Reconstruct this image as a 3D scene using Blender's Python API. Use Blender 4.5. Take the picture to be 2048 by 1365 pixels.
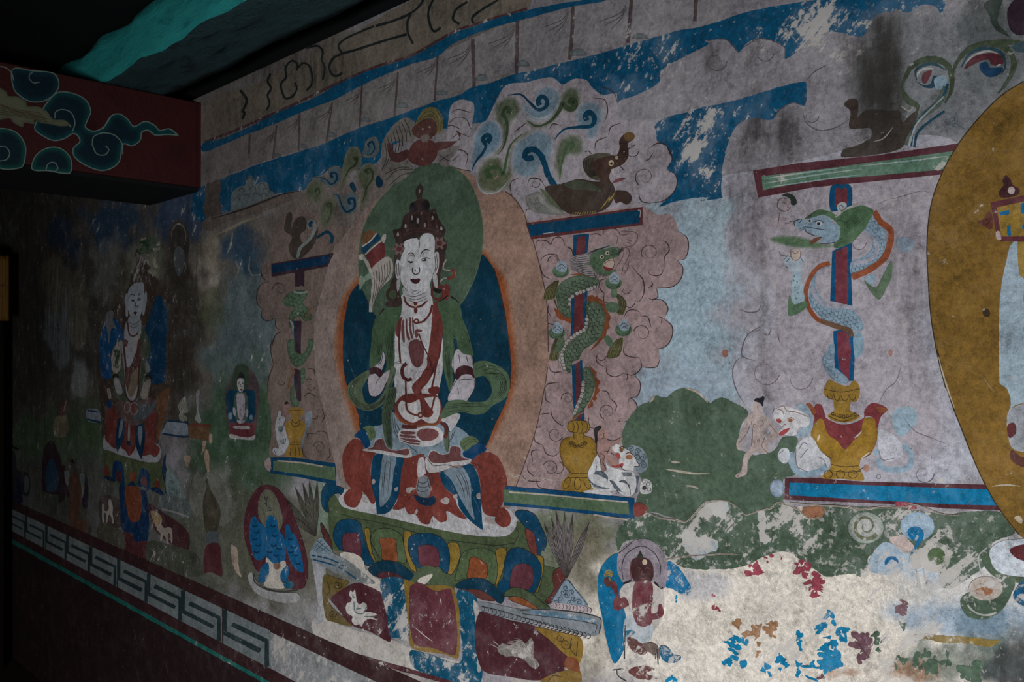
import bpy, math, random
import numpy as np
from mathutils import Vector
from mathutils.geometry import delaunay_2d_cdt

for _o in list(bpy.data.objects):
    bpy.data.objects.remove(_o)
scene = bpy.context.scene
random.seed(7)
rng = np.random.default_rng(7)

# ------------------------------------------------------------------ camera, world, light
FPX, CX, HY, EYE = 1700.0, 1024.0, 690.0, 1.60      # focal length (px), centre column, horizon row, eye height (m)
DW = 1.80                                           # the mural wall is the plane X + Y = DW
cam = bpy.data.cameras.new('camera')
cam.sensor_width = 36.0
cam.lens = 36.0 * FPX / 2048.0
cam.shift_y = (HY - 682.5) / 2048.0
cam.clip_start = 0.02
cam_o = bpy.data.objects.new('camera', cam)
cam_o.location = (0, 0, EYE)
cam_o.rotation_euler = (math.radians(90), 0, 0)
scene.collection.objects.link(cam_o)
scene.camera = cam_o

world = bpy.data.worlds.new('world')
scene.world = world
world.use_nodes = True
world.node_tree.nodes['Background'].inputs[0].default_value = (0.55, 0.8, 1.0, 1)
world.node_tree.nodes['Background'].inputs[1].default_value = 0.035

def area_light(name, loc, target, sx, sy, power, col):
    l = bpy.data.lights.new(name, 'AREA')
    l.shape = 'RECTANGLE'; l.size = sx; l.size_y = sy; l.energy = power; l.color = col
    o = bpy.data.objects.new(name, l)
    o.location = loc
    o.rotation_euler = (Vector(target) - Vector(loc)).to_track_quat('-Z', 'Y').to_euler()
    scene.collection.objects.link(o)
    return o
# daylight from behind the camera, passing the added wall's opening
area_light('rear_daylight', (-0.20, -2.50, 1.00), (0.2, 1.6, 1.15), 1.1, 1.0, 335.0, (0.95, 0.99, 1.03))

vs = scene.view_settings
vs.view_transform = 'Standard'; vs.look = 'None'; vs.exposure = 0.0; vs.gamma = 1.0
vs.use_curve_mapping = False

# ------------------------------------------------------------------ small helpers
def lin(c):
    out = []
    for v in c[:3]:
        v = v / 255.0
        out.append(v / 12.92 if v <= 0.04045 else ((v + 0.055) / 1.055) ** 2.4)
    return np.array(out)

def _hash(ix, iy, seed):
    n = (ix * 374761393 + iy * 668265263 + seed * 974711) & 0x7fffffff
    n = ((n ^ (n >> 13)) * 1274126177) & 0x7fffffff
    return ((n ^ (n >> 16)) & 0xffff) / 65535.0
def vnoise(x, y, seed=0):
    x = np.asarray(x, float); y = np.asarray(y, float)
    ix = np.floor(x).astype(np.int64); iy = np.floor(y).astype(np.int64)
    fx = x - ix; fy = y - iy
    fx = fx * fx * (3 - 2 * fx); fy = fy * fy * (3 - 2 * fy)
    a = _hash(ix, iy, seed); b = _hash(ix + 1, iy, seed)
    c = _hash(ix, iy + 1, seed); d = _hash(ix + 1, iy + 1, seed)
    return (a * (1 - fx) + b * fx) * (1 - fy) + (c * (1 - fx) + d * fx) * fy
def fbm(x, y, seed=0, oct=5):
    t = 0; a = 0.5
    for k in range(oct):
        t = t + a * vnoise(x * 2 ** k, y * 2 ** k, seed + k * 17); a *= 0.5
    return t

# views of the photograph that the outlines were traced in: (left, top, scale)
CROPS = {'0': (0, 0, 1), 'A': (640, 320, 4.267), 'B': (640, 600, 4.267), 'C': (640, 840, 3.938), 'D': (600, 1040, 3.303),
         'E': (1040, 400, 4.265), 'F': (1020, 700, 3.7925), 'G': (1480, 280, 3.593), 'H': (1420, 640, 3.25),
         'I': (1800, 100, 2.068), 'J': (1800, 700, 2.0526), 'K': (1180, 980, 3.546), 'L': (1580, 980, 3.545),
         'M': (0, 380, 2.625), 'N': (170, 380, 4.267), 'O': (170, 680, 4.874), 'Q': (400, 380, 4.267),
         'R': (400, 680, 4.875), 'S': (0, 860, 4.265), 'U': (200, 900, 3.414), 'V': (420, 920, 3.067),
         'W': (0, 0, 3.102), 'X': (400, 0, 3.102), 'Y': (900, 0, 3.102), 'Z': (1400, 0, 3.102)}

def parse(s):
    if not isinstance(s, str):
        return [(p[0], p[1], False) for p in s]
    cur = CROPS['0']; out = []
    for tok in s.split():
        if ':' in tok:
            k, tok = tok.split(':'); cur = CROPS[k]
        cr = tok.endswith('*'); tok = tok.rstrip('*')
        x, y = tok.split(',')
        out.append((cur[0] + float(x) / cur[2], cur[1] + float(y) / cur[2], cr))
    return out

def curve(pts, closed, step=4.0, smooth=True):
    P = [np.array(p[:2]) for p in pts]; K = [p[2] for p in pts]; n = len(P)
    if not smooth or n < 3:
        if not smooth:
            return np.array(P)
    out = []
    m = n if closed else n - 1
    def tan(i, seg, outgoing):
        a = P[(i - 1) % n] if (closed or i > 0) else P[i]
        b = P[(i + 1) % n] if (closed or i < n - 1) else P[i]
        la = np.linalg.norm(P[i] - a); lb = np.linalg.norm(b - P[i])
        if la + lb < 1e-6: return np.zeros(2)
        if K[i]: return np.zeros(2)
        return (b - a) * seg / (la + lb)
    for i in range(m):
        j = (i + 1) % n
        seg = np.linalg.norm(P[j] - P[i])
        if seg < 1e-6: continue
        t0 = tan(i, seg, True); t1 = tan(j, seg, False)
        k = max(1, min(14, int(math.ceil(seg / step))))
        for q in range(k):
            u = q / k
            h00 = 2*u**3 - 3*u**2 + 1; h10 = u**3 - 2*u**2 + u; h01 = -2*u**3 + 3*u**2; h11 = u**3 - u**2
            out.append(h00 * P[i] + h10 * t0 + h01 * P[j] + h11 * t1)
    if not closed: out.append(P[-1])
    return np.array(out)

# ------------------------------------------------------------------ the surfaces that carry paint
S2 = math.sqrt(0.5)
class WallPlane:
    normal = np.array([-S2, -S2, 0.0])
    def __init__(self): self.grid = np.zeros((420, 520), np.int16)
    def point(self, x, y):
        t = (np.asarray(x, float) - CX) / FPX
        Y = DW / (1 + t)
        return np.stack([t * Y, Y, EYE + (HY - np.asarray(y, float)) / FPX * Y], -1)
    def lift(self, l): return 0.0004 + 0.00004 * l
WALL = WallPlane()
BEAM_X = 400.0
_w0 = WALL.point(BEAM_X, HY)
class BeamFace:                                    # the side of the red beam that faces the camera
    normal = np.array([S2, -S2, 0.0])
    def __init__(self): self.grid = np.zeros((420, 520), np.int16)
    def point(self, x, y):
        t = (np.asarray(x, float) - CX) / FPX
        k = (_w0[0] - t * _w0[1]) / (S2 - t * S2)
        Y = _w0[1] - S2 * k
        return np.stack([_w0[0] - S2 * k, Y, EYE + (HY - np.asarray(y, float)) / FPX * Y], -1)
    def lift(self, l): return 0.0004 + 0.00004 * l
BEAM = BeamFace()

def wall_sz(Yd, z):                                # a point of the wall from its depth and its height over the eye
    return np.array([DW - Yd, Yd, EYE + z])
def pix(p):                                        # where such a point lies in the photograph
    return (CX + FPX * p[0] / p[1], HY - FPX * (p[2] - EYE) / p[1])

# wear and grime: stains and losses, plus painted shade, shared by every layer of paint
WEAR = [(200, 620, 260, 330, .13), (540, 1300, 130, 60, .2), (330, 1010, 150, 90, .1), (1650, 1230, 420, 190, .25), (1640, 40, 130, 80, .26), (1260, 120, 120, 60, .26), (1400, 280, 70, 70, .2), (760, 1270, 140, 70, .18),
        (560, 1230, 90, 70, .1), (1450, 290, 60, 60, .1), (1680, 1000, 160, 40, .06)]
GRIME_SHADE = [(1500, 420, 50, 130, .5), (1570, 260, 50, 70, .5), (1440, 120, 90, 60, .4), (1530, 700, 25, 200, .35), (1840, 640, 60, 160, .4), (1120, 1050, 200, 80, .2), (1220, 1200, 60, 160, .25), (1760, 150, 70, 170, .8), (1745, 330, 60, 60, .4), (380, 520, 60, 150, .5), (90, 640, 110, 330, .6), (1520, 260, 60, 110, .5),
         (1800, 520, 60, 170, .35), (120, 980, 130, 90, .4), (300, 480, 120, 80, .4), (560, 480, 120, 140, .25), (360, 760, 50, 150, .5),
         (2040, 1340, 170, 110, .5), (1030, 800, 40, 90, .15), (470, 1150, 60, 110, .25), (650, 140, 260, 90, .55), (950, 20, 220, 60, .5), (460, 230, 80, 90, .5), (2030, 30, 140, 120, .5), (1300, 0, 200, 40, .2)]  # top-edge and right-corner spots are painted shade, the rest is dirt
def field(F, x, y):
    v = np.zeros_like(x)
    for cx, cy, rx, ry, a in F:
        v = np.maximum(v, a * np.exp(-((x - cx) / rx) ** 2 - ((y - cy) / ry) ** 2))
    return v

# ------------------------------------------------------------------ materials
def nn(nt, kind, **kw):
    n = nt.nodes.new(kind)
    for k, v in kw.items():
        if k.startswith('i_'):
            key = k[2:]
            key = int(key) if key.isdigit() else key.replace('_', ' ')
            if hasattr(v, 'links') or isinstance(v, bpy.types.NodeSocket): nt.links.new(v, n.inputs[key])
            else: n.inputs[key].default_value = v
        else: setattr(n, k, v)
    return n
def math_n(nt, op, a, b=0.5, clamp=False):
    n = nt.nodes.new('ShaderNodeMath'); n.operation = op; n.use_clamp = clamp
    for i, v in enumerate((a, b)):
        if isinstance(v, bpy.types.NodeSocket): nt.links.new(v, n.inputs[i])
        else: n.inputs[i].default_value = v
    return n.outputs[0]
def ramp(nt, fac, a, b):
    n = nt.nodes.new('ShaderNodeMapRange'); n.interpolation_type = 'SMOOTHSTEP'
    nt.links.new(fac, n.inputs[0])
    for i, v in ((1, a), (2, b)):
        if isinstance(v, bpy.types.NodeSocket): nt.links.new(v, n.inputs[i])
        else: n.inputs[i].default_value = v
    return n.outputs[0]
def mixc(nt, fac, a, b, blend='MIX'):
    n = nt.nodes.new('ShaderNodeMix'); n.data_type = 'RGBA'; n.blend_type = blend
    for i, v in ((0, fac), (6, a), (7, b)):
        if isinstance(v, bpy.types.NodeSocket): nt.links.new(v, n.inputs[i])
        else: n.inputs[i].default_value = v if i == 0 else (*v[:3], 1)
    return n.outputs[2]
def noise(nt, vec, scale, detail=4, rough=.55, dist=0.0):
    n = nt.nodes.new('ShaderNodeTexNoise')
    nt.links.new(vec, n.inputs['Vector'])
    n.inputs['Scale'].default_value = scale; n.inputs['Detail'].default_value = detail
    n.inputs['Roughness'].default_value = rough; n.inputs['Distortion'].default_value = dist
    return n.outputs[0]
def mapping(nt, vec, rot=(0, 0, 0), scale=(1, 1, 1), loc=(0, 0, 0)):
    n = nt.nodes.new('ShaderNodeMapping')
    nt.links.new(vec, n.inputs[0])
    n.inputs['Rotation'].default_value = rot; n.inputs['Scale'].default_value = scale; n.inputs['Location'].default_value = loc
    return n.outputs[0]

def mural_material():
    m = bpy.data.materials.new('old_mural_paint'); m.use_nodes = True
    nt = m.node_tree; bs = nt.nodes['Principled BSDF']
    geo = nt.nodes.new('ShaderNodeNewGeometry')
    at = nn(nt, 'ShaderNodeAttribute', attribute_name='Col')
    gr = nn(nt, 'ShaderNodeAttribute', attribute_name='grime')
    # wall frame: x along the wall, y through it, z up
    P = mapping(nt, geo.outputs['Position'], rot=(0, 0, math.radians(45)))
    big = noise(nt, P, 3.1, 3, .6)
    med = noise(nt, P, 17, 9, .68, .3)
    fine = noise(nt, P, 120, 5, .7)
    grain = noise(nt, P, 900, 2, .6)
    scr_v = mapping(nt, mapping(nt, P, rot=(0, math.radians(-42), 0)), scale=(46, 8, 6))
    scr = noise(nt, scr_v, 1.0, 7, .7, .2)
    drip_v = mapping(nt, P, scale=(30, 4, 5.0))
    drip = noise(nt, drip_v, 1.0, 7, .68)
    # brushy variation of the pigment itself
    v = math_n(nt, 'MULTIPLY', math_n(nt, 'SUBTRACT', med, .5), 1.5)
    v = math_n(nt, 'ADD', v, math_n(nt, 'MULTIPLY', math_n(nt, 'SUBTRACT', fine, .5), 1.7))
    v = math_n(nt, 'ADD', v, math_n(nt, 'MULTIPLY', math_n(nt, 'SUBTRACT', grain, .5), 1.3))
    v = math_n(nt, 'ADD', v, math_n(nt, 'MULTIPLY', math_n(nt, 'SUBTRACT', big, .5), .8))
    v = math_n(nt, 'ADD', v, 1.0)
    hue = nn(nt, 'ShaderNodeCombineXYZ', i_0=v, i_1=v, i_2=v)
    paint = mixc(nt, 1.0, at.outputs['Color'], hue.outputs[0], 'MULTIPLY')
    # blotches: dirt worked into the coat, and rubbed pale places
    bl = noise(nt, P, 31, 10, .78, .35)
    bl2 = noise(nt, mapping(nt, P, loc=(5, 2, 9), scale=(1.5, 1, .9)), 44, 10, .8, .2)
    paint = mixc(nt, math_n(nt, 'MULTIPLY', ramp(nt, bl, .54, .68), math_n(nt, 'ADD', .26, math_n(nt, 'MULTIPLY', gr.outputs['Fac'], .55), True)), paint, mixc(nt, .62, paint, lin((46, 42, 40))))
    paint = mixc(nt, math_n(nt, 'MULTIPLY', ramp(nt, bl2, .57, .66), math_n(nt, 'ADD', .05, math_n(nt, 'MULTIPLY', at.outputs['Alpha'], .7), True)), paint, lin((184, 180, 180)))
    # faded, chalky areas
    chalk = ramp(nt, math_n(nt, 'ADD', med, math_n(nt, 'MULTIPLY', at.outputs['Alpha'], .12)), .48, .70)
    paint = mixc(nt, math_n(nt, 'MULTIPLY', chalk, math_n(nt, 'ADD', .03, math_n(nt, 'MULTIPLY', at.outputs['Alpha'], .5), True)), paint, lin((168, 164, 164)))
    # losses down to the plaster, in flakes and diagonal scratches
    lv = math_n(nt, 'ADD', math_n(nt, 'MULTIPLY', med, .38), math_n(nt, 'MULTIPLY', fine, .2))
    lv = math_n(nt, 'ADD', lv, math_n(nt, 'MULTIPLY', scr, .42))
    thr = math_n(nt, 'SUBTRACT', .632, math_n(nt, 'MULTIPLY', at.outputs['Alpha'], .30))
    loss = ramp(nt, lv, thr, math_n(nt, 'ADD', thr, .022))
    pl = mixc(nt, med, lin((162, 154, 148)), lin((222, 214, 206)))
    paint = mixc(nt, math_n(nt, 'MULTIPLY', loss, .88), paint, pl)
    fl = noise(nt, P, 62, 6, .72)
    fthr = math_n(nt, 'SUBTRACT', .665, math_n(nt, 'MULTIPLY', at.outputs['Alpha'], .22))
    fleck = ramp(nt, fl, fthr, math_n(nt, 'ADD', fthr, .03))
    paint = mixc(nt, math_n(nt, 'MULTIPLY', fleck, .6), paint, pl)
    sc2_v = mapping(nt, mapping(nt, P, rot=(0, math.radians(35), 0)), scale=(150, 10, 4.5), loc=(3, 1, 7))
    sc2 = ramp(nt, noise(nt, sc2_v, 1.0, 5, .65), .70, .74)
    paint = mixc(nt, math_n(nt, 'MULTIPLY', sc2, .4), paint, pl)
    # soot and water stains, and the shade painted at the top and corners
    gv = math_n(nt, 'ADD', math_n(nt, 'MULTIPLY', drip, .45), math_n(nt, 'MULTIPLY', med, .25))
    gv = math_n(nt, 'ADD', gv, math_n(nt, 'MULTIPLY', bl, .30))
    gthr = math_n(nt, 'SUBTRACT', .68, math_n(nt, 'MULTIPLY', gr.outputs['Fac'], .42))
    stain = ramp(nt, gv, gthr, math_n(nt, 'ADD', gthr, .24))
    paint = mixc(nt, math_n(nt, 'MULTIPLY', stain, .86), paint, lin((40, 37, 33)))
    # specks
    sp = noise(nt, P, 210, 2, .5)
    dark = ramp(nt, sp, .715, .75)
    paint = mixc(nt, math_n(nt, 'MULTIPLY', dark, .55), paint, lin((52, 46, 42)))
    nt.links.new(paint, bs.inputs['Base Color'])
    bs.inputs['Roughness'].default_value = .82
    bs.inputs['Specular IOR Level'].default_value = .25
    h = math_n(nt, 'ADD', math_n(nt, 'MULTIPLY', med, .6), math_n(nt, 'MULTIPLY', fine, .25))
    h = math_n(nt, 'SUBTRACT', h, math_n(nt, 'MULTIPLY', loss, .10))
    h = math_n(nt, 'ADD', h, math_n(nt, 'MULTIPLY', scr, .2))
    b = nn(nt, 'ShaderNodeBump', i_Strength=.5, i_Distance=.006, i_Height=h)
    nt.links.new(b.outputs[0], bs.inputs['Normal'])
    return m
PAINT = mural_material()

def plain_material(name, c, rough=.8, var=.5, scale=14, stretch=(1, 1, 1), bump=.3, c2=None, spec=.3, dist=.01, attr=False):
    m = bpy.data.materials.new(name); m.use_nodes = True
    nt = m.node_tree; bs = nt.nodes['Principled BSDF']
    geo = nt.nodes.new('ShaderNodeNewGeometry')
    P = mapping(nt, mapping(nt, geo.outputs['Position'], rot=(0, 0, math.radians(45))), scale=stretch)
    a = noise(nt, P, scale, 8, .62, .2); f = noise(nt, P, scale * 9, 4, .6)
    base = lin(c)
    if attr:
        base = nn(nt, 'ShaderNodeAttribute', attribute_name='Col').outputs['Color']
    v = math_n(nt, 'ADD', 1 - var * .75, math_n(nt, 'MULTIPLY', math_n(nt, 'ADD', a, math_n(nt, 'MULTIPLY', f, .5)), var))
    k = nn(nt, 'ShaderNodeCombineXYZ', i_0=v, i_1=v, i_2=v)
    col = mixc(nt, 1.0, base, k.outputs[0], 'MULTIPLY')
    if c2 is not None: col = mixc(nt, ramp(nt, a, .5, .72), col, lin(c2))
    nt.links.new(col, bs.inputs['Base Color'])
    bs.inputs['Roughness'].default_value = rough
    bs.inputs['Specular IOR Level'].default_value = spec
    b = nn(nt, 'ShaderNodeBump', i_Strength=bump, i_Distance=dist, i_Height=math_n(nt, 'ADD', a, math_n(nt, 'MULTIPLY', f, .4)))
    nt.links.new(b.outputs[0], bs.inputs['Normal'])
    return m
M_TEALDARK = plain_material('dark_teal_timber', (66, 98, 102), .6, .9, 7, (1.5, 5, 5), 1.0, (36, 58, 62), dist=.03)
M_TEAL = plain_material('teal_painted_timber', (58, 184, 180), .7, .7, 6, (1.2, 6, 6), .8, (38, 140, 142), dist=.012)
M_BLACK = plain_material('black_timber', (15, 16, 17), .85, .6, 8, (1, 6, 6), .5)  # near-black; also carries the shade of the recess and soffit
M_REDBEAM = plain_material('red_painted_timber', (66, 24, 24), .55, .4, 9, (1, 1, 1), .35, (54, 18, 20))
M_BEAMPAINT = plain_material('beam_paint', (40, 90, 90), .55, .35, 20, attr=True)
M_PLASTER = plain_material('dim_plaster', (72, 64, 58), .9, .5, 6)
M_FLOOR = plain_material('worn_floor_boards', (60, 46, 38), .7, .5, 5, (1, 8, 1))
M_GOLD = plain_material('gold_brocade', (118, 82, 24), .5, .7, 40, (1, 1, 1), .5, (84, 52, 16))
M_DARKWOOD = plain_material('dark_wood_post', (34, 26, 22), .7, .5, 8, (6, 6, 1), .4)

# ------------------------------------------------------------------ object builders
ALL_NAMES = []
def link(o, parent=None):
    scene.collection.objects.link(o)
    if parent is not None: o.parent = parent
    return o
def tag(o, label, cat=None, group=None, kind=None):
    if label: o['label'] = label
    if cat: o['category'] = cat
    if group: o['group'] = group
    if kind: o['kind'] = kind
    return o

class Sheet:
    """one mesh of paint on one surface, gathered shape by shape"""
    def __init__(self): self.v = []; self.f = []; self.c = []; self.w = []; self.g = []; self.n = 0
    def add(self, v, f, c, w, g):
        self.v.append(v); self.f += [tuple(int(i) + self.n for i in t) for t in f]
        self.c.append(c); self.w.append(w); self.g.append(g); self.n += len(v)

def inside(px, py, poly):
    x, y = poly[:, 0], poly[:, 1]; xj, yj = np.roll(x, 1), np.roll(y, 1)
    r = np.zeros(len(px), bool)
    for i in range(len(x)):
        if y[i] == yj[i]: continue
        c = (y[i] > py) != (yj[i] > py)
        r ^= c & (px < (xj[i] - x[i]) * (py - y[i]) / (yj[i] - y[i]) + x[i])
    return r
def edge_dist(px, py, poly):
    a = poly; b = np.roll(poly, -1, 0); d = np.full(len(px), 1e9)
    for i in range(len(a)):
        e = b[i] - a[i]; L = e @ e
        if L < 1e-9: continue
        t = np.clip(((px - a[i, 0]) * e[0] + (py - a[i, 1]) * e[1]) / L, 0, 1)
        d = np.minimum(d, np.hypot(px - a[i, 0] - t * e[0], py - a[i, 1] - t * e[1]))
    return d
def raise_layer(surf, pts, tris):
    P = pts[np.array(tris)]
    lo = np.floor((P.min(1) + 500) / 8).astype(int); hi = np.floor((P.max(1) + 500) / 8).astype(int)
    lo = np.clip(lo, 0, (519, 419)[0]); hi = np.clip(hi, 0, 519)
    top = 0; G = surf.grid
    for a, b in zip(lo, hi):
        top = max(top, int(G[min(a[1], 419):b[1] + 1, a[0]:b[0] + 1].max(initial=0)))
    top += 1
    for a, b in zip(lo, hi): G[min(a[1], 419):b[1] + 1, a[0]:b[0] + 1] = top
    return top

def fill_sheet(sh, surf, pts, col, wear=.05, grime=0.0, edge=None, smooth=True, step=4.0, rough=0.0, gradient=None):
    """a filled outline; edge=(colour, width) blends towards another pigment at the rim;
    gradient=((x0,y0),(x1,y1),colour) blends along a line"""
    raw = parse(pts)
    poly = curve(raw, True, step, smooth)
    if rough > 0:
        n = len(poly); q = np.arange(n)
        j = np.stack([fbm(poly[:, 0] / 9.0, poly[:, 1] / 9.0, 3) - .48, fbm(poly[:, 0] / 9.0, poly[:, 1] / 9.0, 91) - .48], -1)
        poly = poly + j * 2 * rough
    lo = poly.min(0); hi = poly.max(0)
    ext = max(hi - lo)
    sp = 3.2 if edge is not None and ext < 130 else (5.0 if edge is not None else max(7.0, ext / 40))
    gx, gy = np.meshgrid(np.arange(lo[0] + sp / 2, hi[0], sp), np.arange(lo[1] + sp / 2, hi[1], sp))
    gx = gx.ravel() + rng.uniform(-.2, .2, gx.size) * sp; gy = gy.ravel() + rng.uniform(-.2, .2, gy.size) * sp
    if len(gx):
        k = inside(gx, gy, poly); gx, gy = gx[k], gy[k]
    if len(gx):
        k = edge_dist(gx, gy, poly) > sp * .45; gx, gy = gx[k], gy[k]
    n = len(poly)
    verts = [Vector(p) for p in poly] + [Vector((a, b)) for a, b in zip(gx, gy)]
    r = delaunay_2d_cdt(verts, [(i, (i + 1) % n) for i in range(n)], [], 1, 1e-5)
    V = np.array([tuple(p) for p in r[0]]); T = r[2]
    if not len(T): return
    lay = raise_layer(surf, V, T)
    C = np.tile(lin(col), (len(V), 1))
    if edge is not None:
        d = edge_dist(V[:, 0], V[:, 1], poly)
        t = np.clip(d / edge[1], 0, 1)[:, None]; t = t * t * (3 - 2 * t)
        C = lin(edge[0])[None] * (1 - t) + C * t
    if gradient is not None:
        a = np.array(gradient[0], float); b = np.array(gradient[1], float); e = b - a
        t = np.clip(((V - a) @ e) / (e @ e), 0, 1)[:, None]
        C = C * (1 - t) + lin(gradient[2])[None] * t
    put(sh, surf, V, T, C, wear, grime, lay)

def put(sh, surf, V, T, C, wear, grime, lay):
    W3 = surf.point(V[:, 0], V[:, 1]) + surf.normal * surf.lift(lay)
    if surf is WALL:
        w = np.clip(wear + field(WEAR, V[:, 0], V[:, 1]), 0, 1); g = np.clip(grime + field(GRIME_SHADE, V[:, 0], V[:, 1]), 0, 1)
    else:
        w = np.full(len(V), wear); g = np.full(len(V), grime)
    # all faces turned towards the room
    T2 = []
    for t in T:
        a, b, c = (W3[t[0]], W3[t[1]], W3[t[2]])
        T2.append(t if np.cross(b - a, c - a) @ surf.normal > 0 else (t[0], t[2], t[1]))
    sh.add(W3, T2, C, w, g)

def stroke_sheet(sh, surf, pts, col, width=2.0, taper=0, wear=.0, closed=False, smooth=True, col2=None):
    """a brush stroke; taper 0 even, 1 both ends thin, 2 thin towards the end, 3 thin at the start"""
    raw = parse(pts)
    c = curve(raw, closed, max(2.0, min(4.0, width * 1.5)), smooth)
    if closed: c = np.vstack([c, c[:1]])
    if len(c) < 2: return
    d = np.gradient(c, axis=0); L = np.hypot(d[:, 0], d[:, 1])[:, None]; L[L < 1e-6] = 1
    nrm = np.stack([-d[:, 1], d[:, 0]], -1) / L
    u = np.linspace(0, 1, len(c))
    if taper == 1: w = np.sin(np.pi * np.clip(u, .04, .96)) ** .55
    elif taper == 2: w = 1 - .85 * u
    elif taper == 3: w = .15 + .85 * u
    else: w = np.ones_like(u)
    w = w * width / 2 * (0.85 + .3 * vnoise(c[:, 0] / 7, c[:, 1] / 7, 5))
    V = np.vstack([c + nrm * w[:, None], c - nrm * w[:, None]])
    n = len(c); T = []
    for i in range(n - 1): T += [(i, i + 1, n + i + 1), (i, n + i + 1, n + i)]
    lay = raise_layer(surf, V, T)
    C = np.tile(lin(col), (len(V), 1))
    if col2 is not None:
        uu = np.concatenate([u, u])[:, None]; C = C * (1 - uu) + lin(col2)[None] * uu
    put(sh, surf, V, T, C, wear, 0.0, lay)

class Part:
    def __init__(self, name, parent, label=None): self.name = name; self.parent = parent; self.sh = Sheet(); self.kids = []; self.label = label; self.strokes = 0
class Thing:
    """a painted thing: an Empty at its place on the surface, its parts below it"""
    all = []
    def __init__(self, name, label, cat, group=None, surf=None, mat=None, host=None):
        self.name, self.label, self.cat, self.group = name, label, cat, group
        self.surf = surf or WALL; self.mat = mat or PAINT; self.parts = []; self.host = host; Thing.all.append(self)
        self.byname = {}
    def part(self, name, under=None, new=False, label=None):
        if not new and (name, under) in self.byname: return self.byname[(name, under)]
        p = Part(name, under, label); self.byname[(name, under)] = p
        (under.kids if under else self.parts).append(p)
        return p
    def fill(self, name, pts, col, under=None, join=False, label=None, **kw):
        p = self.part(name, under, not join, label); fill_sheet(p.sh, self.surf, pts, col, **kw); return p
    def line(self, name, lines, col, width=2.0, under=None, **kw):
        lines = [lines] if isinstance(lines, str) else lines
        if width >= 3.4:                           # bold strokes can be told apart: each its own part
            for l in lines:
                p = self.part(name, under, True); stroke_sheet(p.sh, self.surf, l, col, width, **kw)
            return p
        p = self.part(name, under); p.strokes += len(lines)
        for l in lines: stroke_sheet(p.sh, self.surf, l, col, width, **kw)
        return p
    def build(self):
        def mesh(p, parent, origin):
            V = np.vstack(p.sh.v) - origin
            me = bpy.data.meshes.new(p.name)
            me.from_pydata(V.tolist(), [], p.sh.f)
            a = me.attributes.new('Col', 'FLOAT_COLOR', 'POINT')
            cc = np.concatenate([np.vstack(p.sh.c), np.concatenate(p.sh.w)[:, None]], 1).astype(np.float32)
            a.data.foreach_set('color', cc.ravel())
            g = me.attributes.new('grime', 'FLOAT', 'POINT')
            g.data.foreach_set('value', np.concatenate(p.sh.g).astype(np.float32))
            me.materials.append(self.mat)
            o = bpy.data.objects.new(p.name, me)
            if p.label: o['label'] = p.label
            if p.strokes > 1: o['kind'] = 'stuff'       # fine brush lines, too thin to pick apart
            return link(o, parent)
        parts = [p for p in self.parts if p.sh.n]
        if not parts: return
        if self.host is not None:                  # paint that belongs to a timber: parts of that timber
            for p in parts:
                o = mesh(p, self.host, np.array(self.host.location))
                for k in p.kids:
                    if k.sh.n: mesh(k, o, np.array(self.host.location))
            return
        V = np.vstack([np.vstack(p.sh.v) for p in parts])
        org = np.array([V[:, 0].mean(), V[:, 1].mean(), V[:, 2].min()])
        s = org[0] + org[1] - DW
        org[0] -= s / 2; org[1] -= s / 2
        if len(parts) == 1 and not parts[0].kids:
            p = parts[0]; p.name = self.name
            o = mesh(p, None, org); o.location = org
            tag(o, self.label, self.cat, self.group); return
        e = bpy.data.objects.new(self.name, None); e.empty_display_size = .05
        e.location = org; link(e)
        tag(e, self.label, self.cat, self.group)
        for p in parts:
            o = mesh(p, e, org)
            for k in p.kids:
                if k.sh.n: mesh(k, o, org)

# generators of strokes ------------------------------------------------------
def cp(s):                                          # crop coordinates -> photo coordinates
    return [(a, b) for a, b, _ in parse(s)]
def spiral(c, cx, cy, r, turns=1.4, rot=0.0, flip=1, r0=.12):
    x0, y0, k = CROPS[c]; out = []
    for i in range(int(14 * turns) + 1):
        u = i / (14 * turns); a = rot + flip * 2 * math.pi * turns * u
        q = r * (1 - (1 - r0) * u)
        out.append((x0 + (cx + q * math.cos(a)) / k, y0 + (cy + q * math.sin(a)) / k))
    return out
def arc(c, cx, cy, rx, ry, a0, a1, n=9):
    x0, y0, k = CROPS[c]
    return [(x0 + (cx + rx * math.cos(math.radians(a0 + (a1 - a0) * i / n))) / k,
             y0 + (cy + ry * math.sin(math.radians(a0 + (a1 - a0) * i / n))) / k) for i in range(n + 1)]
def ring(c, cx, cy, rx, ry=None, n=14, rot=0):
    ry = ry or rx
    x0, y0, k = CROPS[c]; out = []
    for i in range(n):
        a = 2 * math.pi * i / n; u = rx * math.cos(a); v = ry * math.sin(a)
        cr, sr = math.cos(math.radians(rot)), math.sin(math.radians(rot))
        out.append((x0 + (cx + u * cr - v * sr) / k, y0 + (cy + u * sr + v * cr) / k))
    return out
def fan(a, b, n, jitter=0.0):                       # n strokes between two strokes
    A = curve(parse(a), False, 5); B = curve(parse(b), False, 5)
    k = 9
    def rs(P):
        i = np.linspace(0, len(P) - 1, k); f = np.floor(i).astype(int); g = np.minimum(f + 1, len(P) - 1)
        return P[f] + (P[g] - P[f]) * (i - f)[:, None]
    A, B = rs(A), rs(B); out = []
    for q in range(n):
        u = q / max(1, n - 1)
        C = A * (1 - u) + B * u
        if jitter: C = C + rng.normal(0, jitter, (1, 2))
        out.append([tuple(p) for p in C])
    return out
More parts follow.
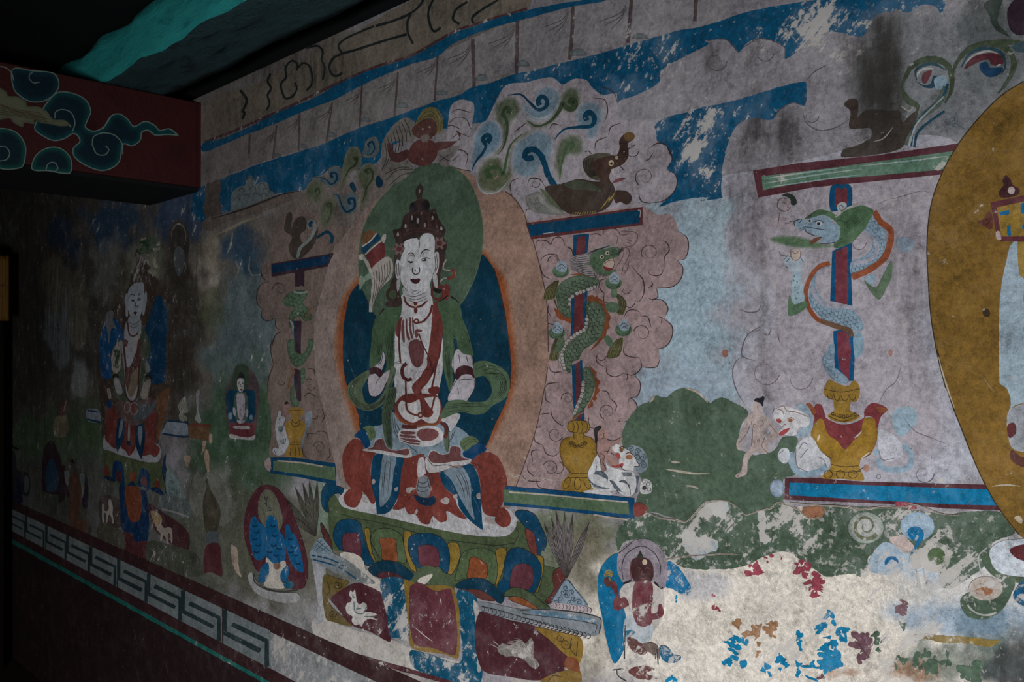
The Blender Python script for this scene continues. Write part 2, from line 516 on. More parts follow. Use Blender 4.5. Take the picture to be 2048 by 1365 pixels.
def scales(pts, size, ang=0.0):                     # rows of scale arcs inside an outline
    poly = curve(parse(pts), True, 4); lo = poly.min(0); hi = poly.max(0); out = []
    ca, sa = math.cos(ang), math.sin(ang); mid = (lo + hi) / 2; R = max(hi - lo)
    m = int(R / size) + 2
    for i in range(-m, m):
        for j in range(-m, m):
            u = (i + .5 * (j % 2)) * size; v = j * size * .8
            x = mid[0] + u * ca - v * sa; y = mid[1] + u * sa + v * ca
            if not inside(np.array([x]), np.array([y]), poly)[0]: continue
            if edge_dist(np.array([x]), np.array([y]), poly)[0] < size * .45: continue
            out.append([(x + size * .5 * (math.cos(t) * ca - math.sin(t) * sa), y + size * .5 * (math.cos(t) * sa + math.sin(t) * ca))
                        for t in np.linspace(0, math.pi, 6)])
    return out
def flakes(cx, cy, rx, ry, n, smin, smax, seed=1, ang=0.0):   # ragged islands of surviving paint
    r = np.random.default_rng(seed); out = []
    for _ in range(n):
        a = r.uniform(0, 6.283); q = math.sqrt(r.uniform(0, 1))
        x = cx + rx * q * math.cos(a); y = cy + ry * q * math.sin(a); s = r.uniform(smin, smax); e = r.uniform(.5, 1.6); t = r.uniform(0, 3.14)
        k = 9; P = []
        for i in range(k):
            b = 2 * math.pi * i / k; rad = s * r.uniform(.45, 1.15)
            u, v = rad * math.cos(b) * e, rad * math.sin(b) / e
            P.append((x + u * math.cos(t) - v * math.sin(t), y + u * math.sin(t) + v * math.cos(t)))
        out.append(P)
    return out

# ------------------------------------------------------------------ the setting
def box_mesh(name, pts8, mat, parent=None, loc=(0, 0, 0), bevel=0.0):
    me = bpy.data.meshes.new(name)
    f = [(0, 3, 2, 1), (4, 5, 6, 7), (0, 1, 5, 4), (1, 2, 6, 5), (2, 3, 7, 6), (3, 0, 4, 7)]
    me.from_pydata([tuple(np.array(p) - np.array(loc)) for p in pts8], [], f)
    me.materials.append(mat); me.update()
    o = bpy.data.objects.new(name, me)
    if parent is None: o.location = loc
    if bevel:
        b = o.modifiers.new('bevel', 'BEVEL'); b.width = bevel; b.segments = 3
    return link(o, parent)
WDIR = np.array([-S2, S2, 0.0])                     # along the wall, away from the camera
WNOR = np.array([-S2, -S2, 0.0])                    # out of the wall into the room
W00 = np.array([DW / 2, DW / 2, 0.0])               # foot of the wall nearest the camera
def frame(s, k, z): return W00 + WDIR * s + WNOR * k + np.array([0, 0, z])
def slab(s0, s1, k0, k1, z0, z1):
    return [frame(s0, k0, z0), frame(s0, k1, z0), frame(s1, k1, z0), frame(s1, k0, z0),
            frame(s0, k0, z1), frame(s0, k1, z1), frame(s1, k1, z1), frame(s1, k0, z1)]
S_FAR = 5.20; S_NEAR = -1.6
WALL_TOP = EYE + .83

# ground coat of the mural: pigments and old stains laid over the plaster
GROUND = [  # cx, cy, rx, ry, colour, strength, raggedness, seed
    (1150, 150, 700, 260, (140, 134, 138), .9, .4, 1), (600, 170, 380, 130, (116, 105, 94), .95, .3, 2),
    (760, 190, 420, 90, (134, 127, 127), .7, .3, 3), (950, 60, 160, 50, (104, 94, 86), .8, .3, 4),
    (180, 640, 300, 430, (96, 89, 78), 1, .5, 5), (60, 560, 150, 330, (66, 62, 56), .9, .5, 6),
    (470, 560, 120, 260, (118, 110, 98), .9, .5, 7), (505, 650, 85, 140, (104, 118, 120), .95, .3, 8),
    (470, 720, 70, 110, (98, 112, 114), .9, .4, 80), (360, 430, 60, 60, (20, 70, 110), .7, .6, 9), (225, 450, 60, 55, (28, 74, 108), .75, .7, 10),
    (125, 470, 30, 70, (28, 62, 100), .6, .8, 11), (495, 500, 60, 45, (16, 74, 104), .8, .6, 12), (425, 505, 22, 60, (172, 160, 138), .7, .7, 13),
    (405, 560, 40, 45, (190, 176, 160), .75, .8, 14), (415, 620, 40, 60, (96, 100, 70), .7, .6, 15), (360, 620, 60, 130, (58, 50, 42), .85, .5, 16),
    (330, 760, 60, 150, (66, 56, 46), .8, .5, 17), (120, 660, 26, 90, (150, 160, 164), .6, .9, 18), (155, 640, 30, 90, (140, 130, 112), .6, .9, 19),
    (160, 770, 20, 60, (160, 164, 160), .7, .9, 20), (112, 560, 30, 60, (140, 128, 104), .6, .9, 21), (290, 540, 35, 60, (150, 150, 130), .6, .9, 22),
    (210, 540, 40, 60, (128, 130, 124), .5, .9, 23), (300, 490, 22, 22, (56, 90, 60), .7, .8, 24),
    (150, 880, 150, 70, (74, 96, 66), .9, .5, 25), (480, 900, 110, 190, (66, 90, 66), .98, .3, 26), (560, 860, 40, 120, (70, 92, 66), .7, .4, 27),
    (430, 1080, 150, 140, (92, 94, 78), .95, .35, 28), (560, 1130, 120, 150, (102, 100, 84), .9, .4, 29), (200, 1010, 160, 110, (92, 94, 88), .8, .5, 30),
    (70, 1000, 110, 90, (74, 72, 66), .8, .5, 31), (430, 1010, 40, 60, (150, 146, 136), .5, .8, 32), (660, 1110, 60, 120, (108, 104, 88), .8, .4, 33),
    (640, 1010, 40, 60, (128, 148, 128), .7, .4, 34), (1130, 1090, 110, 90, (104, 112, 84), .9, .4, 35), (1180, 1190, 60, 200, (116, 108, 88), .95, .3, 36),
    (1105, 1340, 90, 60, (176, 166, 154), .8, .5, 37), (640, 1280, 220, 90, (156, 152, 150), .9, .5, 38), (520, 1330, 90, 60, (150, 150, 152), .8, .6, 39),
    (560, 1270, 60, 25, (66, 68, 66), .7, 1.0, 40), (630, 1335, 80, 30, (72, 74, 74), .7, 1.0, 41), (800, 1350, 80, 40, (170, 160, 152), .8, .6, 42),
    (1420, 590, 190, 250, (160, 178, 188), 1, .3, 43), (1340, 790, 110, 70, (150, 164, 176), .9, .3, 44), (1500, 470, 120, 90, (164, 180, 188), .9, .4, 45),
    (1580, 640, 140, 230, (164, 154, 160), .9, .35, 46), (1560, 420, 110, 160, (148, 140, 146), .9, .4, 47), (1370, 130, 110, 70, (150, 144, 148), .9, .4, 48),
    (1300, 230, 150, 60, (168, 162, 166), .8, .5, 49), (1840, 780, 200, 230, (182, 182, 190), .9, .4, 50), (1790, 480, 90, 180, (140, 134, 140), .8, .4, 51),
    (1640, 500, 110, 160, (160, 150, 156), .8, .4, 52), (1900, 150, 200, 160, (128, 130, 132), .9, .4, 53), (1990, 90, 80, 100, (100, 104, 104), .7, .5, 54),
    (1560, 200, 160, 60, (146, 142, 146), .9, .3, 55), (1760, 160, 70, 130, (92, 88, 84), .7, .6, 56), (1780, 700, 80, 120, (186, 186, 192), .7, .5, 57),
    (1530, 830, 60, 110, (172, 166, 170), .7, .4, 58), (1850, 900, 120, 70, (180, 178, 186), .8, .4, 59),
    (1640, 1240, 520, 200, (230, 218, 203), 1, .25, 60), (1940, 1160, 160, 150, (200, 196, 192), .8, .5, 61), (1930, 1235, 150, 40, (146, 166, 184), .8, .5, 62),
    (1980, 1260, 90, 40, (84, 112, 128), .7, .7, 63), (1940, 1320, 150, 50, (104, 116, 104), .75, .8, 64), (2040, 1330, 90, 60, (52, 64, 64), .85, .7, 65),
    (1300, 1080, 60, 60, (168, 164, 164), .5, .5, 66), (1400, 1170, 70, 30, (184, 180, 182), .8, .5, 67), (1840, 1340, 60, 25, (160, 112, 76), .7, 1.0, 68),
    (1700, 1345, 40, 16, (158, 108, 72), .7, 1.0, 69), (690, 430, 150, 110, (122, 110, 101), .9, .3, 72), (600, 470, 90, 90, (112, 100, 90), .8, .4, 73), (1870, 1130, 30, 60, (176, 190, 204), .7, .5, 70), (1820, 1100, 50, 50, (170, 190, 206), .7, .5, 71),
]
def ground_mesh():
    px = np.concatenate([np.arange(-72, 2056, 4.0), np.arange(2056, 4800, 40.0)])
    zz = np.arange(-EYE, .8301, .0054)
    t = (px - CX) / FPX; Yd = DW / (1 + t)
    X = (t * Yd)[None, :].repeat(len(zz), 0); Y = Yd[None, :].repeat(len(zz), 0); Z = zz[:, None].repeat(len(px), 1)
    x = px[None, :].repeat(len(zz), 0); y = HY - Z * FPX / Y
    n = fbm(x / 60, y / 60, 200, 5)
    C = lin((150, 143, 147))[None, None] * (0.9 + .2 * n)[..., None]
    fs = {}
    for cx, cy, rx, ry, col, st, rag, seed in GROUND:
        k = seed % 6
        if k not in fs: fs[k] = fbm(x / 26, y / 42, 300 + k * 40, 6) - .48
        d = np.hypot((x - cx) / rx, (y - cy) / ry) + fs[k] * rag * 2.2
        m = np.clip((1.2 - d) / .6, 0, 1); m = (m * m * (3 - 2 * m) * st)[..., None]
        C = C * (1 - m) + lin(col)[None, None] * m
    # the dado below the border is one dark coat
    nz, nx = len(zz), len(px)
    V = np.stack([X, Y, Z + EYE], -1).reshape(-1, 3)
    i = np.arange(nz - 1)[:, None] * nx + np.arange(nx - 1)[None]
    F = np.stack([i, i + nx, i + nx + 1, i + 1], -1).reshape(-1, 4)
    me = bpy.data.meshes.new('wall_right')
    me.vertices.add(len(V)); me.vertices.foreach_set('co', V.astype(np.float32).ravel())
    me.loops.add(F.size); me.loops.foreach_set('vertex_index', F.astype(np.int32).ravel())
    me.polygons.add(len(F)); me.polygons.foreach_set('loop_start', np.arange(0, F.size, 4, dtype=np.int32))
    me.polygons.foreach_set('loop_total', np.full(len(F), 4, np.int32))
    me.update(calc_edges=True); me.validate()
    w = np.clip(.10 + field(WEAR, x, y), 0, 1); g = np.clip(.16 + field(GRIME_SHADE, x, y), 0, 1)
    a = me.attributes.new('Col', 'FLOAT_COLOR', 'POINT')
    a.data.foreach_set('color', np.concatenate([C, w[..., None]], -1).astype(np.float32).ravel())
    b = me.attributes.new('grime', 'FLOAT', 'POINT'); b.data.foreach_set('value', g.astype(np.float32).ravel())
    me.materials.append(PAINT)
    o = bpy.data.objects.new('wall_right', me)
    tag(o, 'old plaster wall covered with a worn religious mural', kind='structure')
    return link(o)
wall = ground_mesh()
# check that the normals face the room
if wall.data.polygons[0].normal.dot(Vector(WNOR)) < 0: wall.data.flip_normals()

core = box_mesh('wall_core', slab(S_NEAR, S_FAR, -.30, -.012, 0, WALL_TOP), M_PLASTER)
core.name = 'wall_backing'; tag(core, 'plaster body of the mural wall', kind='structure')
fl = box_mesh('floor', slab(S_NEAR - .5, S_FAR + .2, -.3, 4.0, -.05, -.001), M_FLOOR); tag(fl, 'dark worn floor of the hall', kind='structure')
cl = box_mesh('ceiling', slab(S_NEAR - .5, S_FAR + .2, -.4, 4.0, EYE + .965, EYE + 1.01), M_BLACK); tag(cl, 'dark board ceiling', kind='structure')
wb = box_mesh('wall_back', slab(S_FAR, S_FAR + .2, -.3, 4.0, 0, EYE + .965), M_BLACK); tag(wb, 'dark end wall in shadow', kind='structure')
tr = box_mesh('trim_1', slab(S_NEAR, S_FAR, -.30, -.06, WALL_TOP, EYE + .965), M_BLACK); tag(tr, 'black strip for the shaded recess above the mural wall', kind='structure')  # black strip holds the shade of the recess

# added wall out of view; its opening shapes the daylight on the mural
KW, SW0, SW1, ZW0, ZW1 = 2.55, -1.45, -.35, .25, 1.235
wl = bpy.data.objects.new('light_mask_wall', None); wl.location = frame(-.5, KW, 0); link(wl); tag(wl, 'added wall out of view, its opening shaped to dim the mural top and sides', kind='structure')
for nm, a in (('mask_top', (S_NEAR - .5, S_FAR, KW, KW + .2, ZW1, EYE + .965)), ('mask_foot', (S_NEAR - .5, S_FAR, KW, KW + .2, 0, ZW0)),
              ('mask_side', (S_NEAR - .5, SW0, KW, KW + .2, ZW0, ZW1)), ('mask_side', (SW1, S_FAR, KW, KW + .2, ZW0, ZW1))):
    box_mesh(nm, slab(*a), M_PLASTER, wl, tuple(wl.location))

# ------------------------------------------------------------------ timbers
def s_of(px): return (DW / (1 + (px - CX) / FPX) - DW / 2) / S2
def hewn(name, s0, s1, k0, k1, z0, z1, mat, amp, ns=60, nk=8, nz=5, axis='s', seed=3, roundness=.18):
    """a hewn timber: a box of many faces with uneven, slightly rounded sides"""
    import bmesh
    bm = bmesh.new()
    prof = []
    def rnd(u): return math.copysign(1 - (1 - abs(u)) , u)
    per = 2 * (nk + nz); P = []
    for i in range(nk): P.append((-1 + 2 * i / nk, -1))
    for i in range(nz): P.append((1, -1 + 2 * i / nz))
    for i in range(nk): P.append((1 - 2 * i / nk, 1))
    for i in range(nz): P.append((-1, 1 - 2 * i / nz))
    rows = []
    L0, L1 = (s0, s1) if axis == 's' else (k0, k1)
    for j in range(ns + 1):
        l = L0 + (L1 - L0) * j / ns; row = []
        for q, (u, v) in enumerate(P):
            e = max(0, abs(u) + abs(v) - 1.55) * roundness
            uu, vv = u * (1 - e), v * (1 - e)
            d = amp * (float(fbm(np.array([l * 5.0 + q * .7]), np.array([q * .45 + .3]), seed)[0]) - .48) * 2
            if axis == 's':
                kk = (k0 + k1) / 2 + (k1 - k0) / 2 * uu + d; z = (z0 + z1) / 2 + (z1 - z0) / 2 * vv + d * .6
                p = frame(l, kk, z)
            else:
                ss = (s0 + s1) / 2 + (s1 - s0) / 2 * uu + d; z = (z0 + z1) / 2 + (z1 - z0) / 2 * vv + d * .6
                p = frame(ss, l, z)
            row.append(bm.verts.new(p))
        rows.append(row)
    for j in range(ns):
        for q in range(per):
            bm.faces.new((rows[j][q], rows[j][(q + 1) % per], rows[j + 1][(q + 1) % per], rows[j + 1][q]))
    bm.faces.new(rows[0]); bm.faces.new(rows[-1])
    bmesh.ops.recalc_face_normals(bm, faces=bm.faces)
    me = bpy.data.meshes.new(name); bm.to_mesh(me); bm.free()
    for p in me.polygons: p.use_smooth = len(p.vertices) == 4
    me.materials.append(mat)
    o = bpy.data.objects.new(name, me)
    c = np.mean([v.co for v in me.vertices], 0)
    me.transform(__import__('mathutils').Matrix.Translation(-Vector(c))); o.location = c
    return link(o)
BZ0, BZ1 = EYE + .526, EYE + .810
SB = s_of(BEAM_X)                                   # near side of the red beam along the wall
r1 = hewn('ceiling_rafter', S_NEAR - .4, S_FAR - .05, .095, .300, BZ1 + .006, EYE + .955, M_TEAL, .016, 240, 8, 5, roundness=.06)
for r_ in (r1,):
    r_.data.materials.append(M_TEALDARK)          # underside in a darker, greyer teal that holds its shade
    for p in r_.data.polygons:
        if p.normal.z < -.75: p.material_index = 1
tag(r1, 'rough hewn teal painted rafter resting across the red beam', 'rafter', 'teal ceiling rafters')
r2 = hewn('ceiling_rafter', SB + .46, S_FAR - .05, .37, .43, BZ1 + .006, EYE + .93, M_TEAL, .010, 60, 8, 4, seed=9)
tag(r2, 'dim teal rafter behind the red beam near the left edge', 'rafter', 'teal ceiling rafters')

red = bpy.data.objects.new('red_beam', None); red.location = frame(SB + .2, 0, BZ0); link(red)
tag(red, 'dark red crossbeam painted with teal clouds, built into the mural wall', 'beam')
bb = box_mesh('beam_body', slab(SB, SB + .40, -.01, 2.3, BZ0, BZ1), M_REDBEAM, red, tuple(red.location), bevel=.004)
bs_ = box_mesh('soffit_shade', slab(SB + .012, SB + .41, -.005, 2.3, BZ0 - .012, BZ0 - .0005), M_BLACK, red, tuple(red.location))  # thin black sheet: shade of the beam's underside

# a thick rim of red paint where the beam meets the plaster
class _R: pass
rim = hewn('paint_rim', SB - .008, SB + .004, -.004, .012, BZ0 - .005, BZ1, M_REDBEAM, .003, 40, 3, 40)
rim.parent = red; rim.location = rim.location - red.location; rim['label'] = 'glossy lumpy rim of red paint'

# post with gold brocade at the far left
def vstrip(name, px0, px1, depth, y0, y1, mat, folds=5, thick=.012):
    """a hanging cloth with folds, at a given depth"""
    n = 24; V = []; F = []
    X0 = (px0 - CX) / FPX * depth; X1 = (px1 - CX) / FPX * depth
    za = EYE + (HY - y0) / FPX * depth; zb = EYE + (HY - y1) / FPX * depth
    m = 10
    for side in (0, 1):
        for j in range(m + 1):
            for i in range(n + 1):
                u = i / n; z = za + (zb - za) * j / m
                V.append((X0 + (X1 - X0) * u, depth + side * thick + .014 * math.sin(u * folds * 6.283) * (0.6 + .4 * j / m), z))
    w = n + 1; N = (m + 1) * w
    for j in range(m):
        for i in range(n):
            a = j * w + i
            F.append((a, a + w, a + w + 1, a + 1)); F.append((N + a, N + a + 1, N + a + w + 1, N + a + w))
    for i in range(n):
        F.append((i, i + 1, N + i + 1, N + i)); a = m * w + i; F.append((a, N + a, N + a + 1, a + 1))
    for j in range(m):
        a = j * w; F.append((a, N + a, N + a + w, a + w)); a = j * w + n; F.append((a, a + w, N + a + w, N + a))
    me = bpy.data.meshes.new(name); me.from_pydata(V, [], F)
    for p in me.polygons: p.use_smooth = True
    me.materials.append(mat)
    o = bpy.data.objects.new(name, me); return link(o)
dp = 4.08
post_x = (0 - CX) / FPX * dp
pm = box_mesh('wooden_post', [(post_x - .14, dp + .03, 0), (post_x - .032, dp + .03, 0), (post_x - .032, dp + .09, 0), (post_x - .14, dp + .09, 0),
                              (post_x - .14, dp + .03, EYE + .46), (post_x - .032, dp + .03, EYE + .46), (post_x - .032, dp + .09, EYE + .46), (post_x - .14, dp + .09, EYE + .46)],
              M_DARKWOOD, bevel=.008)
tag(pm, 'dark wooden post standing before the mural at the left edge', 'post')
gb = vstrip('gold_banner', -40, 17, dp, 512, 642, M_GOLD)
tag(gb, 'golden brocade cloth hanging on the post at the left edge', 'banner')

# ================================================================== the mural
INK = (44, 36, 38); INKM = (64, 46, 50); GREEN = (79, 97, 78); DGREEN = (50, 68, 50); OLIVE = (104, 98, 60); BLUE = (0, 63, 92); BAND = (0, 83, 118); DBLUE = (0, 53, 73)
TEALB = (0, 80, 108); SKYB = (0, 100, 150); MAROON = (88, 42, 48); DMAR = (62, 28, 34); RED = (122, 56, 47); ORANGE = (146, 78, 40); OCHRE = (148, 114, 44)
WHITE = (190, 186, 186); LILAC = (158, 142, 146); PINK = (160, 134, 130); SKIN = (150, 122, 116); CREAM = (204, 193, 180); BROWN = (70, 52, 44); GREY = (126, 126, 130)
LBLUE = (142, 164, 180); PALM = (108, 66, 66); BUFF = (156, 124, 108)

# ---- valance and sky bands along the top
t = Thing('painted_scroll_band', 'taupe frieze with black brushed scroll outlines at top of wall', 'frieze')
t.fill('frieze_ground', 'X:40,640 300,540 600,390 900,240 1280,20 1613,-80 Y:300,-60 500,-40 480,55 250,120 0,215 X:1613,185 1300,350 1000,460 700,600 400,730 30,900', (126, 114, 100), wear=.06, grime=.12)
t.line('scroll_line', ['X:440,455 420,505 442,550 420,590 432,640 415,685', 'X:600,440 604,395 570,378 532,420 535,480 503,520 512,575 532,612 572,600 602,550 588,512',
     'X:600,432 640,392 680,412 697,480 690,530 662,562', 'X:660,300 730,285 762,320 755,372 776,420 762,495', 'X:880,330 860,285 900,243 1000,196 1080,163'], (34, 40, 40), 4.2)
t.line('scroll_line', ['X:1090,162 1200,130 1310,82 1362,38 1392,-10', 'X:1310,82 1288,140 1292,205 1322,272', 'X:880,333 960,312 1060,280 1180,242 1284,213', 'X:882,335 830,360 804,412 820,462 852,472 884,452',
     'X:1452,-10 1420,60 1422,130 1452,195 1495,172', 'Y:60,150 20,120 40,60 110,10', 'Y:150,160 140,110 200,60 300,0', 'X:250,560 290,620 262,700', 'X:280,690 266,740'], (34, 40, 40), 5.0)
t.line('red_edging', ['X:30,885 300,775 600,640 860,515 1100,412 1300,350 1500,240 1613,180 Y:130,160 300,105 480,55'], (84, 56, 60), 5.5, wear=.3)

t = Thing('painted_valance', 'greyish pleated cloth valance between two blue bands', 'valance')
gap = 'X:40,940 300,835 640,700 1000,535 1300,405 1613,275 Y:300,165 500,115 740,50 1000,0 1400,-30 1700,-30 1700,140 1420,185 1000,305 740,375 520,435 260,505 0,585 X:1460,625 1200,720 1000,785 770,885 470,980 330,1025 110,1115 0,1160'
t.fill('cloth', gap, (128, 119, 115), wear=.05, grime=.1, gradient=((500, 260), (1250, 60), (148, 142, 144)))  # cloth darkened towards the left to follow the falling light
for a in ('X:310,835 305,955', 'X:475,780 455,985', 'X:620,700 612,938', 'X:822,635 785,882', 'X:1006,530 992,792', 'X:1230,448 1208,722', 'X:1476,350 1456,628',
          'Y:142,240 152,548', 'Y:420,128 413,458', 'Y:765,30 760,180 742,372', 'Y:1128,-10 1105,268', 'Y:1528,-10 1520,132'):
    t.part('pleat', None, True); stroke_sheet(t.parts[-1].sh, WALL, a, (88, 72, 72), 4.0 if a[0] == 'X' else 7.5, wear=.16)
fl_ = []
for cx, cy, sx in ((470, 790, .6), (620, 715, .7), (820, 650, .8), (1005, 545, .9), (1230, 465, 1), (1475, 365, 1)):
    for q in range(3): fl_.append('X:%g,%g %g,%g %g,%g' % (cx - 8, cy + q * 14, cx - 34 * sx, cy + 44 + q * 14, cx - (135 - 34 * q) * sx, cy + 92 + q * 12))
for cx, cy in ((145, 250), (415, 150), (750, 50), (1110, 10)):
    for q in range(3): fl_.append('Y:%g,%g %g,%g %g,%g' % (cx - 10, cy + q * 18, cx - 50, cy + 70 + q * 20, cx - (200 - 45 * q), cy + 130 + q * 22))
t.line('fold_lines', fl_, (92, 82, 82), 1.8, taper=1)
for c, cx, cy, rx, ry in (('X', 480, 975, 26, 22), ('X', 640, 918, 26, 24), ('X', 820, 850, 32, 30), ('X', 1030, 755, 32, 28), ('X', 1255, 670, 40, 38), ('Y', 200, 500, 42, 40), ('Y', 455, 410, 40, 38), ('Y', 795, 345, 56, 44), ('Y', 1180, 240, 50, 34), ('X', 1500, 590, 40, 30)):
    t.fill('scallop', arc(c, cx, cy, rx, ry, 180, 360), (116, 124, 126), edge=((96, 92, 94), 3))

t = Thing('painted_band', 'upper blue band bordering the top of the pleated valance', 'painted band', 'blue bands at the top of the mural')
t.fill('stripe', 'X:15,892 130,862 300,792 500,692 700,612 900,502 1100,422 1300,360 1500,250 1613,190 Y:130,172 300,112 500,60 700,20 900,-10 960,-25 960,5 740,45 500,110 300,162 130,222 0,286 X:1480,350 1300,402 1130,472 1000,532 850,612 640,692 460,772 300,832 130,905 20,942', BAND, wear=.10, rough=1.2)
t = Thing('painted_band', 'broad lower blue band of sky under the pleated valance', 'painted band', 'blue bands at the top of the mural')
t.fill('stripe', 'X:-10,1168 110,1122 330,1032 470,987 600,947 770,892 1000,792 1200,727 1460,632 1613,587 Y:130,546 260,512 400,462 520,440 600,415 740,380 880,346 1000,312 1200,252 1420,192 1613,152 Z:300,72 700,2 960,-20 1010,-20 1200,-20 1215,60 1100,95 1040,190 1005,225 950,225 800,215 720,205 640,292 600,340 530,367 400,400 0,420 Y:1480,470 1300,560 1160,590 1040,640 850,640 600,640 400,640 250,760 200,760 0,800 X:1500,800 1200,900 1050,1040 800,1060 640,1182 440,1210 300,1280 200,1300 150,1330 60,1365 -40,1365 -40,1200', BAND, wear=.17, rough=1.5)
t.fill('brown_stain', 'X:38,1150 80,1128 128,1118 124,1240 130,1365 42,1365', (96, 84, 76), wear=.1, grime=.2, rough=3)
t.fill('patch', 'Z:1218,-10 1512,-10 1502,90 1462,42 1380,30 1300,76 1228,62', BAND, wear=.2)

t = Thing('painted_sky_patch', 'deep blue sky patch right of the pink clouds, scuffed white', 'painted sky')
t.fill('patch', 'Y:1270,790 1330,735 1500,690 1613,650 Z:0,670 220,622 560,522 656,510 660,560 650,655 580,640 500,680 450,742 330,735 240,772 190,850 160,950 140,1100 165,1212 0,1248 Y:1613,1226 1500,1232 1400,1250 1300,1282 1340,1240 1400,1170 1400,1100 1350,1050 1360,980 1290,900', BAND, wear=.22, rough=1.5)

# ---- banks of cloud
def cloud(name, label, outline, col, lines, curls, wear=.08, grime=.08, group='painted cloud banks', ink=INKM, w=2.1, edge=None):
    t = Thing(name, label, 'cloud', group)
    t.fill('cloud_body', outline, col, wear=wear, grime=grime, edge=edge, rough=.6)
    t.line('outline', lines, ink, w, taper=1)
    if curls: t.line('curl', curls, ink, w * .85, taper=2)
    return t
cloud('painted_cloud', 'grey lilac cloud bank below the blue band at top right',
      'Y:1310,440 1480,340 1613,270 Z:30,258 150,242 215,300 240,325 300,262 380,240 480,260 525,300 530,366 640,292 720,205 940,225 950,330 930,600 900,720 930,900 700,1000 400,1050 330,1080 200,1100 140,1090 160,950 190,850 240,770 330,735 450,742 500,680 580,640 652,655 656,510 560,520 220,620 0,668 Y:1480,690 1330,730 1270,740 1060,740 1040,640 1160,590 1300,510',
      (152, 146, 150), ['Z:240,330 225,300 150,243 30,258', 'Z:530,366 520,290 380,240 280,290 240,330', 'Z:655,515 650,650', 'Z:652,655 580,638 500,680 450,742', 'Z:660,500 720,440 800,400', 'Z:640,690 660,760 740,810 850,790 930,740'],
      [spiral('Z', 100, 380, 70), spiral('Z', 400, 330, 60), spiral('Z', 690, 720, 50, 1.2)], wear=.16, grime=.3, ink=(90, 82, 86))
cloud('painted_cloud', 'pale cloud bank around the elephant headed beast',
      'Y:130,850 230,740 290,620 350,530 480,510 560,490 640,482 700,525 770,490 850,500 880,540 950,590 1030,580 1040,640 1060,740 1180,745 1270,790 1290,880 1350,910 1380,980 1350,1050 1400,1090 1405,1160 1340,1240 1240,1265 1190,1300 900,1360 600,1400 470,1380 400,1270 340,1190 230,1100 130,1060 0,1030 0,680 60,620 150,650',
      (164, 154, 158), ['Y:1040,640 1020,580 950,545 930,600', 'Y:1060,765 1000,790 985,840', 'Y:1350,905 1290,890 1240,920', 'Y:1380,985 1345,905', 'Y:1350,1055 1405,1090 1400,1175 1330,1245 1240,1262', 'Y:1290,880 1340,900 1380,980 1350,1052', 'Y:1260,950 1240,985 1210,1000', 'Y:975,850 910,880 900,930',
       'Y:1240,1262 1190,1250 1170,1200', 'Y:375,1190 380,1130 430,1105', 'Y:480,1150 500,1110 560,1115 590,1160', 'Y:400,1250 380,1200', 'Y:470,1340 480,1300 540,1310', 'Y:620,800 640,770 690,780', 'Y:900,610 960,620 980,690 960,760', 'Y:400,820 440,790 480,760', 'Y:20,950 60,930 110,960 100,1030', 'Y:10,700 50,680 130,700'],
      [spiral('Y', 1210, 1100, 62, 1.7, 2.2), spiral('Y', 1130, 940, 42, 1.1), spiral('Y', 530, 1140, 30, 1.2), spiral('Y', 560, 1280, 36, 1.1)], wear=.1, grime=.06)
